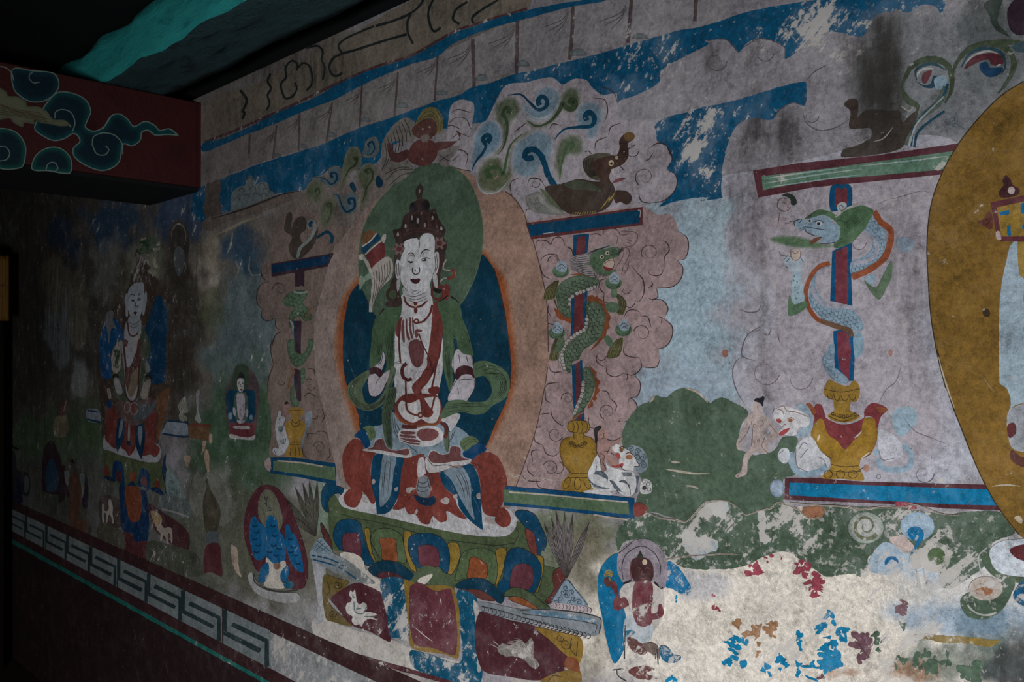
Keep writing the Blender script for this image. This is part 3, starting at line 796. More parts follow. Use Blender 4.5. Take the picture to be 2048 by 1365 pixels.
cloud('painted_cloud', 'pink cloud bank behind the green dragon pillar',
      'E:60,190 1050,60 1190,130 1260,118 1330,180 1350,262 1420,320 1440,400 1412,500 1350,522 1392,580 1370,680 1300,742 1180,757 1178,830 1150,858 1220,860 1268,930 1242,1000 1302,1080 1292,1180 1240,1252 1192,1270 1204,1365 F:1142,60 1112,130 1002,132 950,190 992,260 970,350 930,372 967,430 932,520 862,550 872,622 850,700 820,900 640,1080 300,1075 40,1050 100,900 200,600 270,250 290,100 E:245,1300 230,870 160,520 100,340',
      (160, 135, 133), ['E:1350,265 1425,320 1440,410 1410,500 1345,520', 'E:1350,522 1392,580 1372,680 1300,742 1165,752', 'E:1125,690 1130,730 1090,752', 'E:1165,752 1178,830 1130,850 1100,840', 'E:1130,885 1140,855 1220,860 1266,930 1240,1000', 'E:1175,995 1212,1010 1205,1055', 'E:1215,1005 1300,1080 1295,1180 1240,1255 1150,1275',
       'E:1185,350 1250,360 1275,430 1235,490 1232,580', 'E:1232,580 1200,640 1120,640 1090,600', 'E:950,560 1000,620 1050,680 1060,790 1020,865 985,860', 'E:900,900 940,922 985,880 980,860', 'E:890,1000 920,950 970,938 1030,960', 'E:1030,990 1090,1000 1122,1090', 'E:135,410 150,350 230,350 265,380 290,330 350,320 395,400', 'E:390,400 440,420 455,470',
       'E:170,520 230,470 310,470 340,530', 'E:170,530 200,640 270,680', 'E:250,880 240,950 270,1000', 'E:240,1000 240,1050 320,1070', 'E:715,300 720,250 820,250 860,300', 'E:600,300 660,290 700,310', 'E:670,760 690,690 740,670', 'E:675,740 710,790 730,800', 'E:720,800 720,870 760,880', 'E:890,1240 890,1310 950,1340 1020,1345',
       'F:985,60 1000,130 940,190 860,180', 'F:1142,60 1112,130 1002,132', 'F:950,192 992,262 968,352 900,365', 'F:890,180 895,210 880,235', 'F:900,400 905,375 930,372 967,430 932,522 865,548', 'F:730,120 740,180 800,205 870,175', 'F:660,40 660,90 720,135', 'F:690,310 740,320 760,370', 'F:770,375 810,420 800,470',
       'F:290,110 320,165 440,178', 'F:340,190 350,170 400,165', 'F:265,300 290,260 370,250', 'F:270,300 275,380 320,410', 'F:310,420 320,500 370,560 430,580', 'F:230,490 300,480', 'F:190,590 240,585', 'F:190,620 190,690 250,725', 'F:250,720 280,790 340,805 380,770', 'F:175,850 170,770 260,760', 'F:140,860 140,920 200,970', 'F:85,940 130,990 240,1000', 'F:200,980 220,1040 300,1060', 'F:600,510 600,580 650,600', 'F:820,540 840,545'],
      [spiral('E', 1110, 450, 75, 1.9, 2.6), spiral('E', 1045, 1140, 75, 1.5, 3.4), spiral('E', 290, 520, 50, 1.3, 3.0), spiral('E', 905, 770, 40, 1.2), spiral('F', 440, 370, 50, 1.6, 3.0), spiral('F', 740, 470, 62, 1.8, 2.0), spiral('F', 345, 640, 60, 1.5, .4), spiral('F', 310, 900, 62, 1.6, 3.6), spiral('F', 360, 900, 55, 1.2, 5.2), spiral('E', 690, 1330, 50, 1.2)], wear=.04, grime=.04)
cloud('painted_cloud', 'brownish dim cloud bank behind the dark left dragon pillar',
      'Q:520,640 600,600 620,480 640,300 760,200 900,160 1150,300 1280,330 1160,480 1060,800 985,1100 970,1365 R:1115,100 1130,300 1200,650 1270,1000 1310,1200 700,1150 700,900 690,700 660,500 690,250 700,0 Q:620,1310 650,1240 640,1190 650,1100 590,1120 525,1060 530,1020 490,960 490,860 530,790 525,700',
      (124, 106, 98), ['Q:520,640 530,740 570,780', 'Q:600,780 520,810 488,880 495,980 550,1025', 'Q:530,1020 530,1090 580,1120 640,1095', 'Q:645,1090 650,1170 690,1200', 'Q:700,1200 640,1250 610,1365', 'R:700,0 690,100 720,240', 'R:720,240 670,380 660,520', 'R:1050,280 1110,290 1120,350', 'R:1030,420 1050,380 1110,400', 'R:1010,560 1060,520 1140,560', 'R:1190,670 1215,750 1170,830', 'R:1130,920 1150,895 1220,900 1250,960', 'R:1040,960 1060,915 1130,920', 'R:1260,1060 1270,1130 1230,1180', 'R:1010,1000 1000,1100 1050,1160'],
      [spiral('R', 1165, 1050, 60, 1.7, 3.2), spiral('R', 1080, 460, 40, 1.4), spiral('Q', 680, 850, 60, 1.5, 3.2), spiral('R', 790, 410, 40, 1.2), spiral('R', 1110, 740, 40, 1.2)], wear=.05, grime=.18, ink=(60, 48, 46))
cloud('painted_cloud', 'faded lilac cloud bank behind the pale blue dragon pillar',
      'Z:150,1240 140,1100 200,1080 340,1060 1600,890 H:1440,0 1480,240 1560,460 1560,820 1200,1060 700,1000 560,700 250,580 180,470 150,350 165,270 215,240 220,150 300,70 330,40 G:160,1240 130,1100 60,1000 -40,900 -100,720 -60,560 0,400',
      (170, 160, 166), ['H:330,45 250,95 215,170 212,235 300,268', 'H:212,235 160,290 150,370 180,470 240,570', 'H:300,75 330,60', 'H:350,90 380,100 400,60', 'H:440,90 455,150', 'G:0,1220 60,1240 130,1230 155,1180', 'G:280,800 300,830 390,840'],
      [spiral('H', 360, 340, 95, 1.4, .2), spiral('H', 1390, 1000, 70, 1.3), spiral('H', 580, 380, 90, 1.1), spiral('G', 850, 740, 60, 1.2)], wear=.16, grime=.26, ink=(108, 90, 100), w=2.2, edge=((176, 172, 180), 45))

# ---- the green hills
t = Thing('painted_hill', 'dark green rounded hill beside the white lion', 'hill', 'painted green hills')
t.fill('slope', 'F:850,700 870,580 940,470 980,430 1060,390 1100,350 1190,360 1250,310 1330,290 1420,320 1500,390 H:10,540 30,520 80,508 140,530 200,560 250,600 200,700 190,840 230,860 300,880 420,850 470,770 560,760 570,800 540,900 560,1000 480,1040 480,1180 400,1230 300,1280 220,1290 150,1200 60,1190 0,1195 K:700,220 600,200 430,160 330,200 F:960,1150 1000,1000 950,900', GREEN, wear=.09, grime=.1, rough=2.0)
t.line('ridge_light', ['F:1100,350 1080,380 1060,400', 'F:1330,292 1420,320 1505,400', 'F:1225,850 1290,855', 'F:1180,905 1300,925 1400,940 1517,940', 'F:1340,1030 1400,1040 1430,1055', 'H:1000,640 1040,640'], (176, 160, 142), 4.5, taper=1, wear=.35)
t = Thing('painted_hill', 'worn green hillside below the crack at lower right', 'hill', 'painted green hills')
t.fill('slope', 'K:200,280 330,180 430,165 560,200 700,220 760,150 840,95 960,85 1060,130 1120,180 1250,150 1330,100 1400,95 1500,150 1631,200 L:100,130 400,120 760,130 1100,170 1400,150 1500,170 1600,300 1440,380 1400,520 1300,600 1160,700 1080,690 1060,600 1000,540 880,560 840,420 700,400 560,480 540,580 400,600 250,610 120,520 0,480 K:1500,500 1380,440 1250,470 1100,540 900,565 650,545 550,470 480,400 380,350 250,370 200,440', GREEN, wear=.28, grime=.12, rough=2.5)
t.fill('slope_patch', 'L:1210,780 1290,720 1420,730 1520,640 1600,640 1540,800 1440,900 1330,920 1240,880', GREEN, wear=.22, rough=2)
t.fill('bare_patch', 'K:640,330 700,280 760,330 860,330 900,400 830,470 740,490 680,430', (176, 186, 190), wear=.45, rough=9)
t.fill('bare_patch', 'K:850,100 960,90 980,160 940,200 880,180', (186, 196, 200), wear=.4, rough=8)
t.fill('bare_patch', 'K:1200,170 1250,160 1240,300 1290,360 1230,390 1200,300', (176, 180, 172), wear=.45, rough=8)

# ---- cracks and losses that run across everything
def crack(label, lines, w=2.4, col=(196, 180, 164), under=(58, 46, 42)):
    t = Thing('plaster_crack', label, 'crack', 'cracks in the plaster')
    t.line('raw_edge', lines, col, w, taper=1, wear=.2)
    t.line('fissure', lines, under, w * .3, taper=1)
LATER = []
LATER.append(lambda: crack('long ragged crack across the green hill at lower right',
    ['K:400,150 450,180 520,205 600,212 690,225 740,180 830,90 960,80 1030,110 1080,150', 'K:1080,150 1110,180 1200,150 1290,130 1330,95 1400,110 1480,140 1560,205 1631,185', 'L:0,90 200,110 400,120 500,140 640,125 800,125 900,110 1080,170 1200,180'], 3.6))
LATER.append(lambda: crack('fine pale crack beside the mandorla above the green plank', ['F:0,940 60,955 90,960 120,990 200,970 280,985 400,985 460,940', 'C:1480,420 1530,450 1590,460'], 2.6))
LATER.append(lambda: crack('thin scratch line through the dark seated monk', ['K:460,520 560,492 700,472 850,462 980,455 1080,462'], 3.0))
LATER.append(lambda: crack('thin dark crack running down beside the ochre mandorla', ['H:1090,560 1150,450 1210,400 1250,280', 'H:1250,620 1330,720 1420,760 1560,815', 'G:990,470 1060,430 1120,420 1300,370 1370,380'], 1.6, (120, 112, 112), (70, 64, 64)))

# ---- the large seated deity in the middle
t = Thing('painted_mandorla', 'pink mandorla with an orange rim and dark blue centre behind the large white deity', 'mandorla')
t.fill('pink_ring', '700,1010 R:1340,1300 1270,1000 1200,650 1130,300 1115,0 Q:970,1330 990,1100 1060,800 1150,480 A:170,700 330,490 590,250 800,100 1000,30 1200,80 1350,150 1600,270 1720,400 1790,560 E:160,520 230,870 250,1365 F:290,130 270,260 200,600 100,900 10,1150 C:1490,690 1400,720 400,640', BUFF, wear=.02, grime=.12, gradient=((1000, 600), (640, 640), (146, 128, 120)))
t.line('ring_outline', ['A:590,250 790,95 1000,30 1200,80 1300,100', 'A:1570,260 1650,320 1730,430 1770,540 E:110,340 160,520 230,870 245,1300', 'F:288,130 270,260 200,600 100,900 0,1160'], (74, 56, 52), 1.6)
t.fill('orange_rim', 'A:330,990 210,1130 150,1280 B:128,250 118,420 140,600 190,800 250,990 300,1150 C:300,120 1330,250 B:1440,1300 1560,1080 1660,850 1700,600 1680,300 1640,0 A:1600,1000 1500,860 1400,755', ORANGE, edge=((156, 122, 102), 13), wear=.03, grime=.1)
t.fill('blue_field', 'A:360,1040 260,1150 220,1320 B:203,240 200,540 240,760 330,980 352,1110 500,1200 1300,1200 1400,1265 1500,1060 1600,840 1632,600 1605,300 1570,40 A:1500,960 1440,860 1380,805 1000,800 700,900', DBLUE, wear=.02, grime=.05)
t.line('hairline', ['A:1490,930 1540,1120 1580,1365', 'B:1575,60 1632,500 1625,750', 'B:1545,210 1585,275'], (60, 40, 36), 1.4)

t = Thing('painted_halo', 'dark green oval halo behind the head of the large deity', 'halo')
t.fill('disc', 'A:1000,30 1150,70 1260,160 1340,320 1385,500 1395,680 1370,850 1310,1040 1200,1235 1000,1300 600,1340 480,1330 400,1180 345,1050 330,900 345,700 400,520 480,380 610,230 790,90 900,40', GREEN, wear=.0, grime=.05)
t.line('rim_line', ['A:1000,30 1150,70 1260,160 1340,320 1385,500 1395,680 1370,850 1310,1040 1200,1235', 'A:610,230 480,380 400,520 345,700 330,900'], (96, 110, 84), 1.6)

d = Thing('painted_deity', 'large white seated deity with tall crown and green robe before blue oval', 'deity')
d.fill('cushion', 'C:200,550 170,580 150,630 180,690 280,720 420,747 620,790 800,832 1000,880 1200,910 1400,922 1490,906 1540,850 1550,780 1500,710 1420,688 1000,600 400,600', (186, 182, 182), wear=.04)
d.fill('skirt', 'B:620,960 540,1060 440,1090 380,1180 C:420,260 700,330 900,330 1150,330 1200,310 B:1290,1185 1160,1080 1100,1130 1040,1010 1000,1060 700,1040', (128, 144, 154), wear=.03)
d.line('skirt_fold', ['B:640,1000 650,1100 690,1180', 'B:620,980 640,1120 700,1220 C:640,150', 'B:1140,1090 1130,1160 1090,1230', 'B:1160,1100 1120,1200 1040,1260', 'C:640,100 620,60 600,20', 'C:900,220 930,190 960,150', 'C:780,280 760,250 680,190'], INK, 1.3, taper=1)
# red robe over the knees, its lobes and the blue and grey sashes
k = d.fill('knee_robe', 'C:230,180 280,148 340,180 352,235 440,255 410,320 402,440 430,540 437,655 410,662 370,600 330,560 250,540 200,470 180,360 185,260', RED, wear=.05)
d.fill('knee_robe', 'C:1250,270 1320,253 1400,290 1450,380 1477,480 1470,580 1430,680 1400,760 1300,740 1270,640 1265,500 1230,380 1190,340', RED, wear=.06)
d.fill('robe_lobe', 'C:190,600 250,540 335,565 322,640 280,692 212,672', RED, wear=.03)
d.fill('robe_lobe', 'C:1380,790 1430,690 1480,718 1507,780 1492,832 1440,847', RED, wear=.03)
d.fill('robe_fold', 'C:640,310 720,292 800,268 828,275 800,300 780,320 775,450 760,520 740,570 700,660 640,705 575,702 610,640 630,480', RED, wear=.05)
d.fill('robe_fold', 'C:860,430 950,420 990,540 1060,600 1085,680 1160,785 1100,772 1000,720 1004,790 945,807 890,760 862,822 800,812 755,747 700,742 672,670 740,575 770,530 880,560', RED, wear=.06)
d.fill('robe_fold', 'C:800,300 830,290 850,350 880,420 900,500 870,520 850,450 800,420', (98, 50, 48))
d.line('robe_line', ['C:1190,340 1230,350 1240,380', 'C:1200,355 1225,375 1220,400', 'C:1230,340 1265,370 1250,400', 'C:1470,480 1462,600 1420,690', 'C:890,740 885,780 895,810', 'C:760,700 755,745', 'C:1410,700 1450,760 1490,740', 'C:740,580 690,640'], DMAR, 1.4, taper=1)
d.fill('knee_sash', 'C:420,300 460,265 530,275 600,298 662,298 642,420 630,560 600,650 540,730 450,748* 440,640 410,520 405,400', BLUE, wear=.05)
d.fill('sash_lining', 'C:510,268 600,290 582,420 567,560 540,630 480,687 470,560 480,420', (124, 138, 148), under=d.parts[-1])
d.fill('knee_sash', 'C:955,410 1040,390 1110,370 1190,348 1240,420 1265,520 1270,640 1287,872* 1180,792 1100,690 1080,610 990,540 950,450', BLUE, wear=.07)
d.fill('sash_lining', 'C:985,408 1110,368 1150,400 1190,500 1195,640 1220,790 1150,690 1100,600 1040,480', (124, 138, 148), under=d.parts[-1])
d.line('sash_line', ['C:530,300 510,450 505,600', 'C:560,300 550,450 540,560', 'C:500,440 490,560', 'C:1060,400 1120,520 1150,640', 'C:1090,390 1150,500 1170,640', 'C:1120,390 1170,520 1180,620'], INK, 1.2, taper=1)
d.fill('bell_cloth', 'C:785,462 850,450 872,560 850,612 790,602 762,550', (118, 124, 130))
d.line('bell_line', [arc('C', 815, 480, 36, 20, 10, 170), arc('C', 815, 510, 42, 24, 10, 170), arc('C', 812, 540, 46, 26, 10, 170), 'C:780,470 770,540', 'C:850,460 866,540'], INK, 1.2)
d.fill('bell_hem', 'C:738,590 780,602 850,617 900,600 917,640 880,677 790,662', (10, 46, 70))
for a in ('C:680,545 720,530 760,545 720,560 715,580 690,575', 'C:950,640 1000,610 1022,640 1000,668', 'C:1235,590 1262,575 1265,625 1240,620', 'C:1050,600 1085,585 1080,625 1060,620', 'C:410,480 428,465 440,490 420,510', 'C:590,540 618,530 610,565 595,565', 'C:330,640 350,600 372,655', 'C:1290,800 1330,760 1385,800 1380,825', 'C:745,745 765,700 775,720 760,745'):
    d.fill('cream_curl', a, (168, 156, 152))
# torso
d.fill('torso', 'A:705,1150 820,1170 930,1090 970,1240 980,1365 B:1055,350 1050,600 1020,760 1010,820 1042,940 1000,1050 900,1060 760,1040 680,1000 650,900 640,760 640,300 690,60', (196, 192, 192), wear=.02)
d.fill('red_stole', 'B:690,150 652,230 650,300 690,325 700,250 720,160', (108, 54, 50))
d.fill('belt', 'B:650,880 640,950 680,1020 760,1062 830,1085 920,1064 1000,1062 1044,1000 1044,900 1000,815 960,810 900,800 720,810', (110, 52, 46))
d.fill('belly', 'B:668,930 680,880 715,858 790,872 852,850 1000,830 1030,900 1022,980 990,1045 920,1050 870,1018 800,1050 720,1012', (196, 190, 188))
d.line('belly_trim', 'B:640,960 690,1030 770,1062 840,1078 920,1062 1000,1062 1042,1000', (132, 74, 42), 4.0)
d.fill('belt_knot', 'B:705,830 760,810 830,815 825,860 760,882 710,860', (104, 44, 40))
d.fill('belt_knot', 'B:930,760 980,740 1025,750 1015,800 960,812 930,790', (104, 44, 40))
d.fill('long_stole', 'B:975,20 1020,20 1052,200 1047,330 1030,420 980,600 930,700 870,780 930,900 972,960 940,1002 880,992 850,850 800,790 790,735 870,640 920,480 950,280', (112, 54, 48))
d.line('stole_fold', ['B:960,520 930,600 900,650', 'B:1000,500 960,620 910,710', 'B:870,590 960,600', 'B:800,680 840,650 850,690 830,740', 'B:870,770 850,820'], (70, 30, 32), 1.4, taper=1)
def beads(name, path, r, col, every):
    p = d.part(name, None, True); c = curve(parse(path), False, every)
    stroke_sheet(p.sh, WALL, path, col, r * 1.7)
    for q in c: fill_sheet(p.sh, WALL, [(q[0] + r * math.cos(a), q[1] + r * math.sin(a)) for a in np.linspace(0, 6.283, 7)[:-1]], col, step=9)
beads('necklace', 'A:722,1165 735,1215 775,1250 820,1258 880,1240 920,1190 930,1165', 2.4, (96, 42, 40), 5.0)
beads('necklace', 'B:960,50 945,110 920,150 880,188 835,195', 2.4, (96, 42, 40), 5.0)
beads('necklace', 'B:1040,330 1025,450 995,560 975,680 962,745 985,800 970,880 940,965 865,988 780,970 745,930 740,850 735,700', 2.2, (100, 46, 42), 5.0)
beads('necklace', 'B:675,190 680,400 690,530', 2.2, (86, 44, 44), 5.5)
d.fill('pendant', 'A:800,1215 820,1190 838,1215 828,1250 838,1290 820,1315 806,1290 812,1250', (96, 42, 40))
d.fill('pendant_stone', ring('A', 820, 1252, 11), (176, 150, 110), under=d.parts[-1])
d.fill('rosette', ring('B', 828, 185, 25), (96, 44, 42)); d.fill('rosette_eye', ring('B', 828, 182, 11), (190, 176, 164), under=d.parts[-1])
d.fill('rosette', ring('B', 862, 984, 26), (108, 56, 46)); d.fill('rosette_eye', ring('B', 862, 984, 12), (190, 176, 164), under=d.parts[-1])
# robe and left arm
d.fill('robe_panel', 'B:470,170 560,80 690,30 695,120 652,230 642,320 637,560 600,590 540,650 570,560 560,470 540,440 500,540 440,590 425,560 440,380', (70, 92, 66), wear=.02, grime=.06)
d.line('robe_crease', fan('B:560,330 580,460 600,560', 'B:630,200 625,400 620,560', 5) + fan('B:500,380 500,450 510,480', 'B:540,340 530,420 520,470', 3) + ['B:640,540 700,520', 'B:630,548 690,545 740,545'], (40, 50, 40), 1.3, taper=1)
a = d.fill('arm', 'B:540,440 562,500 548,560 520,645 600,598 575,700 530,790 480,827 430,812 412,720 420,640 470,570 520,520', (178, 168, 172), wear=.02)
d.line('arm_outline', ['B:412,700 415,640 440,600', 'B:412,720 430,812 480,827 530,790 575,700', 'B:480,720 500,680 540,640', 'B:500,560 530,520 540,445'], INK, 1.2, under=a)
d.fill('armlet', 'B:415,635 430,588 480,574 530,598 541,640 510,662 480,632 440,638', (58, 28, 34), under=a)
d.fill('scarf_loop', 'B:420,600 330,650 250,720 230,790 260,860 320,920 420,947 500,922 560,870 600,780 655,600 620,565 580,690 540,800 480,870 420,892 385,860 367,760 400,690 430,640', (90, 102, 78), wear=.02)
d.line('scarf_crease', fan('B:400,650 300,720 300,830 400,900 480,890 560,810 630,640', 'B:400,620 270,720 270,840 390,935 500,905 590,790 640,620', 4), (44, 52, 42), 1.3, taper=1)
d.fill('scarf_fall', 'B:585,760 655,755 640,900 615,980 622,1275 575,1245 540,1080 535,960 555,850', (74, 90, 68), wear=.02)
d.line('scarf_crease', fan('B:600,770 560,960 570,1080 590,1240', 'B:640,770 600,960 600,1080 612,1260', 4), (44, 52, 42), 1.2)
# right robe, arm and scarf
d.fill('robe_panel', 'B:1010,20 1100,20 1190,35 1222,160 1262,260 1300,400 1312,482 1230,462 1180,412 1170,340 1140,330 1152,430 1130,560 1142,680 1112,782 1090,720 1062,600 1050,500 1056,330 1047,180', (72, 94, 68), wear=.03, grime=.05)
d.line('robe_crease', fan('B:1070,330 1080,520 1110,740', 'B:1110,420 1110,560 1120,700', 4) + ['B:1130,330 1145,310 1170,330', 'B:1200,240 1250,280 1290,390', 'B:1140,420 1150,370 1145,330'], (40, 50, 40), 1.3, taper=1)
a = d.fill('arm', 'B:1180,420 1230,462 1300,482 1312,600 1330,680 1322,760 1270,850 1220,882 1100,862 1112,790 1150,700 1160,650 1130,560 1150,460', (178, 170, 174), wear=.06)
d.line('arm_outline', ['B:1150,440 1140,560 1150,640', 'B:1325,680 1322,760 1270,850', 'B:1190,690 1230,680 1290,682', 'B:1190,660 1150,720 1110,800', 'B:1190,470 1200,540', 'B:1250,480 1270,540', 'B:1180,750 1190,800', 'B:1300,490 1305,560'], INK, 1.2, under=a)
d.fill('armlet', 'B:1158,640 1170,592 1230,560 1300,578 1330,630 1322,672 1290,640 1220,642 1180,682 1160,672', (66, 32, 36), under=a)
d.fill('forearm', 'B:1040,1025 1130,970 1200,978 1180,1040 1115,1122 1090,1060', (190, 184, 184))
d.fill('scarf_loop', 'B:1318,545 1400,520 1500,550 1600,620 1627,700 1612,800 1560,860 1485,900 1420,960 1340,982 1200,960 1060,1012 1030,1002 1060,930 1100,868 1200,853 1300,872 1420,862 1470,800 1460,720 1400,650 1330,662', (82, 102, 76), wear=.03)
d.line('scarf_crease', fan('B:1340,640 1440,590 1540,610 1590,700 1570,790 1500,840', 'B:1330,600 1420,560 1540,580', 2) + fan('B:1400,630 1500,640 1550,720 1530,800 1480,850', 'B:1450,620 1560,640 1600,720 1580,800 1520,850', 4) + fan('B:1090,900 1200,885 1400,890', 'B:1080,930 1200,915 1460,905', 3) + ['B:1080,960 1200,945 1300,960'], (40, 48, 38), 1.3, taper=1)
d.fill('scarf_end', 'B:1075,1060 1100,1120 1110,1280 1085,1300 1060,1200', (88, 100, 80)); d.line('scarf_crease', ['B:1080,1100 1090,1280', 'B:1095,1120 1100,1270'], (50, 56, 46), 1.0)
# hands
h = d.fill('raised_hand', 'B:690,330 725,380 745,400 775,500 800,565 840,600 890,560 912,500 898,430 880,380 890,270 850,235 800,245 805,330 790,345 770,340 775,150 755,135 738,150 715,150 700,180 695,260', (194, 188, 188))
d.fill('palm', 'B:765,370 830,335 875,370 892,430 880,540 842,578 802,562 772,490', PALM, under=h)
for a in ('B:700,200 716,165 724,260 728,330 722,375 700,310', 'B:735,170 748,160 752,260 775,335 765,350 745,320', 'B:768,150 782,150 786,260 800,320 790,335 772,290', 'B:800,150 792,150 792,190 798,260 810,300', 'B:815,260 840,250 880,262 870,275 835,280 850,300 825,330 815,300'):
    d.fill('finger', a, PALM, under=h)
d.line('stem_line', ['B:850,290 880,380 930,480 960,580 975,620'], (80, 42, 40), 2.4, under=h)
d.fill('forearm', 'B:742,560 800,610 880,600 915,510 920,560 880,620 790,690 755,660', (188, 180, 182))
d.line('bracelet', ['B:745,545 715,570 705,620 720,665 755,685 790,675'], (86, 36, 38), 7.0)
h = d.fill('lap_hand', 'B:670,1155 690,1112 830,1100 900,1078 1000,1085 1052,1130 1060,1180 1030,1215 980,1240 880,1254 690,1212 678,1190', (196, 190, 190))
d.fill('palm', 'B:830,1150 850,1112 920,1098 990,1110 1018,1140 1000,1180 940,1205 870,1200', (124, 74, 74), under=h)
for a in ('B:690,1130 720,1120 820,1130 815,1145 720,1150', 'B:680,1150 720,1152 820,1165 825,1180 700,1172', 'B:685,1180 740,1182 850,1200 860,1218 760,1210', 'B:690,1196 760,1215 860,1228 850,1240 740,1222'):
    d.fill('finger', a, PALM, under=h)
d.line('bracelet', ['B:1030,1045 1075,1080 1085,1140 1065,1180', 'B:700,1080 760,1085 830,1085'], (92, 42, 38), 7.0)
# cuffs and feet
d.fill('cuff', 'B:295,1165 330,1122 370,1108 420,1180 432,1240 390,1268 345,1190', (4, 62, 100)); d.fill('cuff', 'B:1222,1322 1250,1270 1380,1228 1425,1280 1355,1322 1290,1370', (4, 62, 100))
d.fill('cuff_band', 'B:368,1092 450,1078 482,1150 470,1182 430,1202 400,1120', (92, 108, 76)); d.fill('cuff_band', 'B:1195,1232 1220,1190 1300,1163 1358,1210 1300,1250 1240,1292', (92, 108, 76))
d.line('cuff_crease', ['B:400,1095 440,1130 450,1180', 'B:425,1088 462,1140 465,1175', 'B:1220,1230 1280,1190 1340,1195', 'B:1230,1260 1290,1210 1350,1212'], (60, 72, 52), 1.2)
f = d.fill('foot', 'C:338,238 420,212 440,160 500,148 530,215 600,238 700,224 732,284 692,302 560,282 430,257', (190, 184, 182))
d.fill('sole', 'C:380,232 425,212 445,165 500,152 530,217 600,242 698,228 712,258 690,280 560,255 450,236', PALM, under=f)
f = d.fill('foot', 'C:833,305 850,295 870,250 900,238 960,268 1020,258 1030,208 1110,218 1122,290 1195,312 1165,350 1060,362 1000,392 870,418 840,380', (192, 186, 184))
d.fill('sole', 'C:858,300 875,255 900,244 960,274 1022,262 1034,212 1108,222 1118,292 1185,312 1060,328 960,342 885,336', PALM, under=f)
d.line('toe_line', ['C:465,155 462,195', 'C:485,152 484,195', 'C:1050,212 1052,255', 'C:1072,214 1072,255', 'C:1090,216 1092,256', 'C:850,310 900,360 1000,355 1090,380', 'C:445,165 440,205'], (70, 34, 36), 1.3)
d.fill('hem', 'C:780,310 820,300 835,400 840,420 775,450', (190, 184, 184))
# neck, hair and head
d.fill('hair', 'A:985,760 1070,760 1062,880 1035,960 1030,1060 1060,1080 1040,1180 1000,1160 960,1060 1000,950', (74, 52, 48)); d.fill('hair', 'A:640,800 690,790 680,900 660,1040 690,1150 700,1240 600,1260 560,1230 620,1180 600,1060 640,980', (62, 50, 44))
d.fill('ear_ring', ring('A', 1010, 1135, 62, 68), (96, 48, 44)); d.fill('ear_ring_centre', ring('A', 1008, 1138, 38, 44), (78, 92, 72), under=d.parts[-1])
d.fill('ear_ring_centre', 'A:970,1100 1050,1110 1030,1140 985,1130', (26, 30, 28), under=d.parts[-1])
d.fill('ribbon', 'A:1060,1060 1110,1080 1110,1160 1090,1200 1060,1180', (116, 52, 46)); d.line('ribbon_edge', ['A:1085,850 1058,900 1062,935 1120,945', 'A:1120,945 1160,960 1140,1010 1070,1010 1030,1040'], (176, 164, 156), 2.4); d.line('ribbon', ['A:1120,935 1150,960 1135,1005 1090,1015'], (128, 62, 54), 6.0)
d.fill('ear_ring', ring('A', 625, 1150, 58, 66), (66, 48, 42)); d.fill('ear_ring_centre', ring('A', 625, 1150, 34, 40), (70, 84, 62), under=d.parts[-1])
d.line('dark_tassel', ['A:1120,1170 1160,1190 1195,1225', 'A:550,1270 500,1340', 'A:1100,1160 1040,1200 1010,1210'], (44, 34, 34), 4.5, taper=2)
d.fill('neck', 'A:715,1090 930,1060 945,1180 880,1215 800,1210 730,1170', (190, 186, 186))
d.line('neck_line', ['A:735,1150 800,1170 920,1130', 'A:740,1175 820,1195 920,1160', 'A:745,1195 830,1215 925,1180'], INK, 1.2, taper=1)
c = d.fill('crown', 'A:860,200* 886,250 876,330 930,345 944,430 985,415 1012,490 1052,560 1078,600 1062,660 1090,720 1062,800 1000,800 980,650 900,625 850,660 780,670 720,720 720,810 640,780 650,700 628,600 690,585 720,480 760,450 778,370 830,345 820,260', (58, 44, 41), wear=.02)
for cx, cy, rx, ry, col in ((905, 390, 38, 42, (34, 30, 32)), (802, 405, 30, 40, (34, 30, 34)), (840, 525, 30, 58, (46, 34, 32)), (965, 500, 24, 42, (54, 38, 34)), (1040, 590, 26, 40, (46, 34, 32)), (735, 570, 26, 46, (54, 40, 36)), (855, 270, 17, 34, (58, 52, 44)), (670, 640, 26, 44, (62, 44, 40)), (900, 560, 22, 50, (52, 36, 34)), (790, 500, 18, 50, (38, 32, 36))):
    j = d.fill('crown_jewel', ring('A', cx, cy, rx, ry), col, under=c)
    if rx != 38 and rx != 30 or cy > 500: d.part('jewel_light', c); fill_sheet(d.part('jewel_light', c).sh, WALL, ring('A', cx, cy - 4, rx * .38, ry * .42), (150, 140, 132))
d.part('jewel_light', c).strokes = 9
d.line('crown_line', ['A:780,470 850,440 940,470', 'A:720,600 840,585 980,600 1060,640', 'A:720,640 850,610 980,630', 'A:690,600 700,700', 'A:880,440 890,600', 'A:940,440 930,600', 'A:760,470 750,620', 'A:1000,500 1000,640', 'A:830,340 870,330'], (86, 54, 48), 1.6, under=c)
for cx, cy in ((1025, 712), (680, 762)):
    f = d.fill('hair_flower', [(CROPS['A'][0] + (cx + (46 + 16 * math.cos(6 * q)) * math.cos(q)) / 4.267, CROPS['A'][1] + (cy + (46 + 16 * math.cos(6 * q)) * math.sin(q)) / 4.267) for q in np.linspace(0, 6.283, 37)[:-1]], (116, 92, 86))
    d.fill('flower_eye', ring('A', cx, cy, 24), (86, 48, 46), under=f)
e = d.fill('ear', 'A:650,880 670,850 692,880 690,1000 668,1022 650,985', (190, 184, 184)); d.line('ear_line', ['A:660,890 662,980 672,1000', 'A:676,880 680,990'], INK, 1.1, under=e)
e = d.fill('ear', 'A:985,795 1005,785 1018,800 1020,900 1000,972 974,975', (190, 184, 184)); d.line('ear_line', ['A:998,800 1008,900 990,960', 'A:985,820 992,900 985,950'], INK, 1.1, under=e)
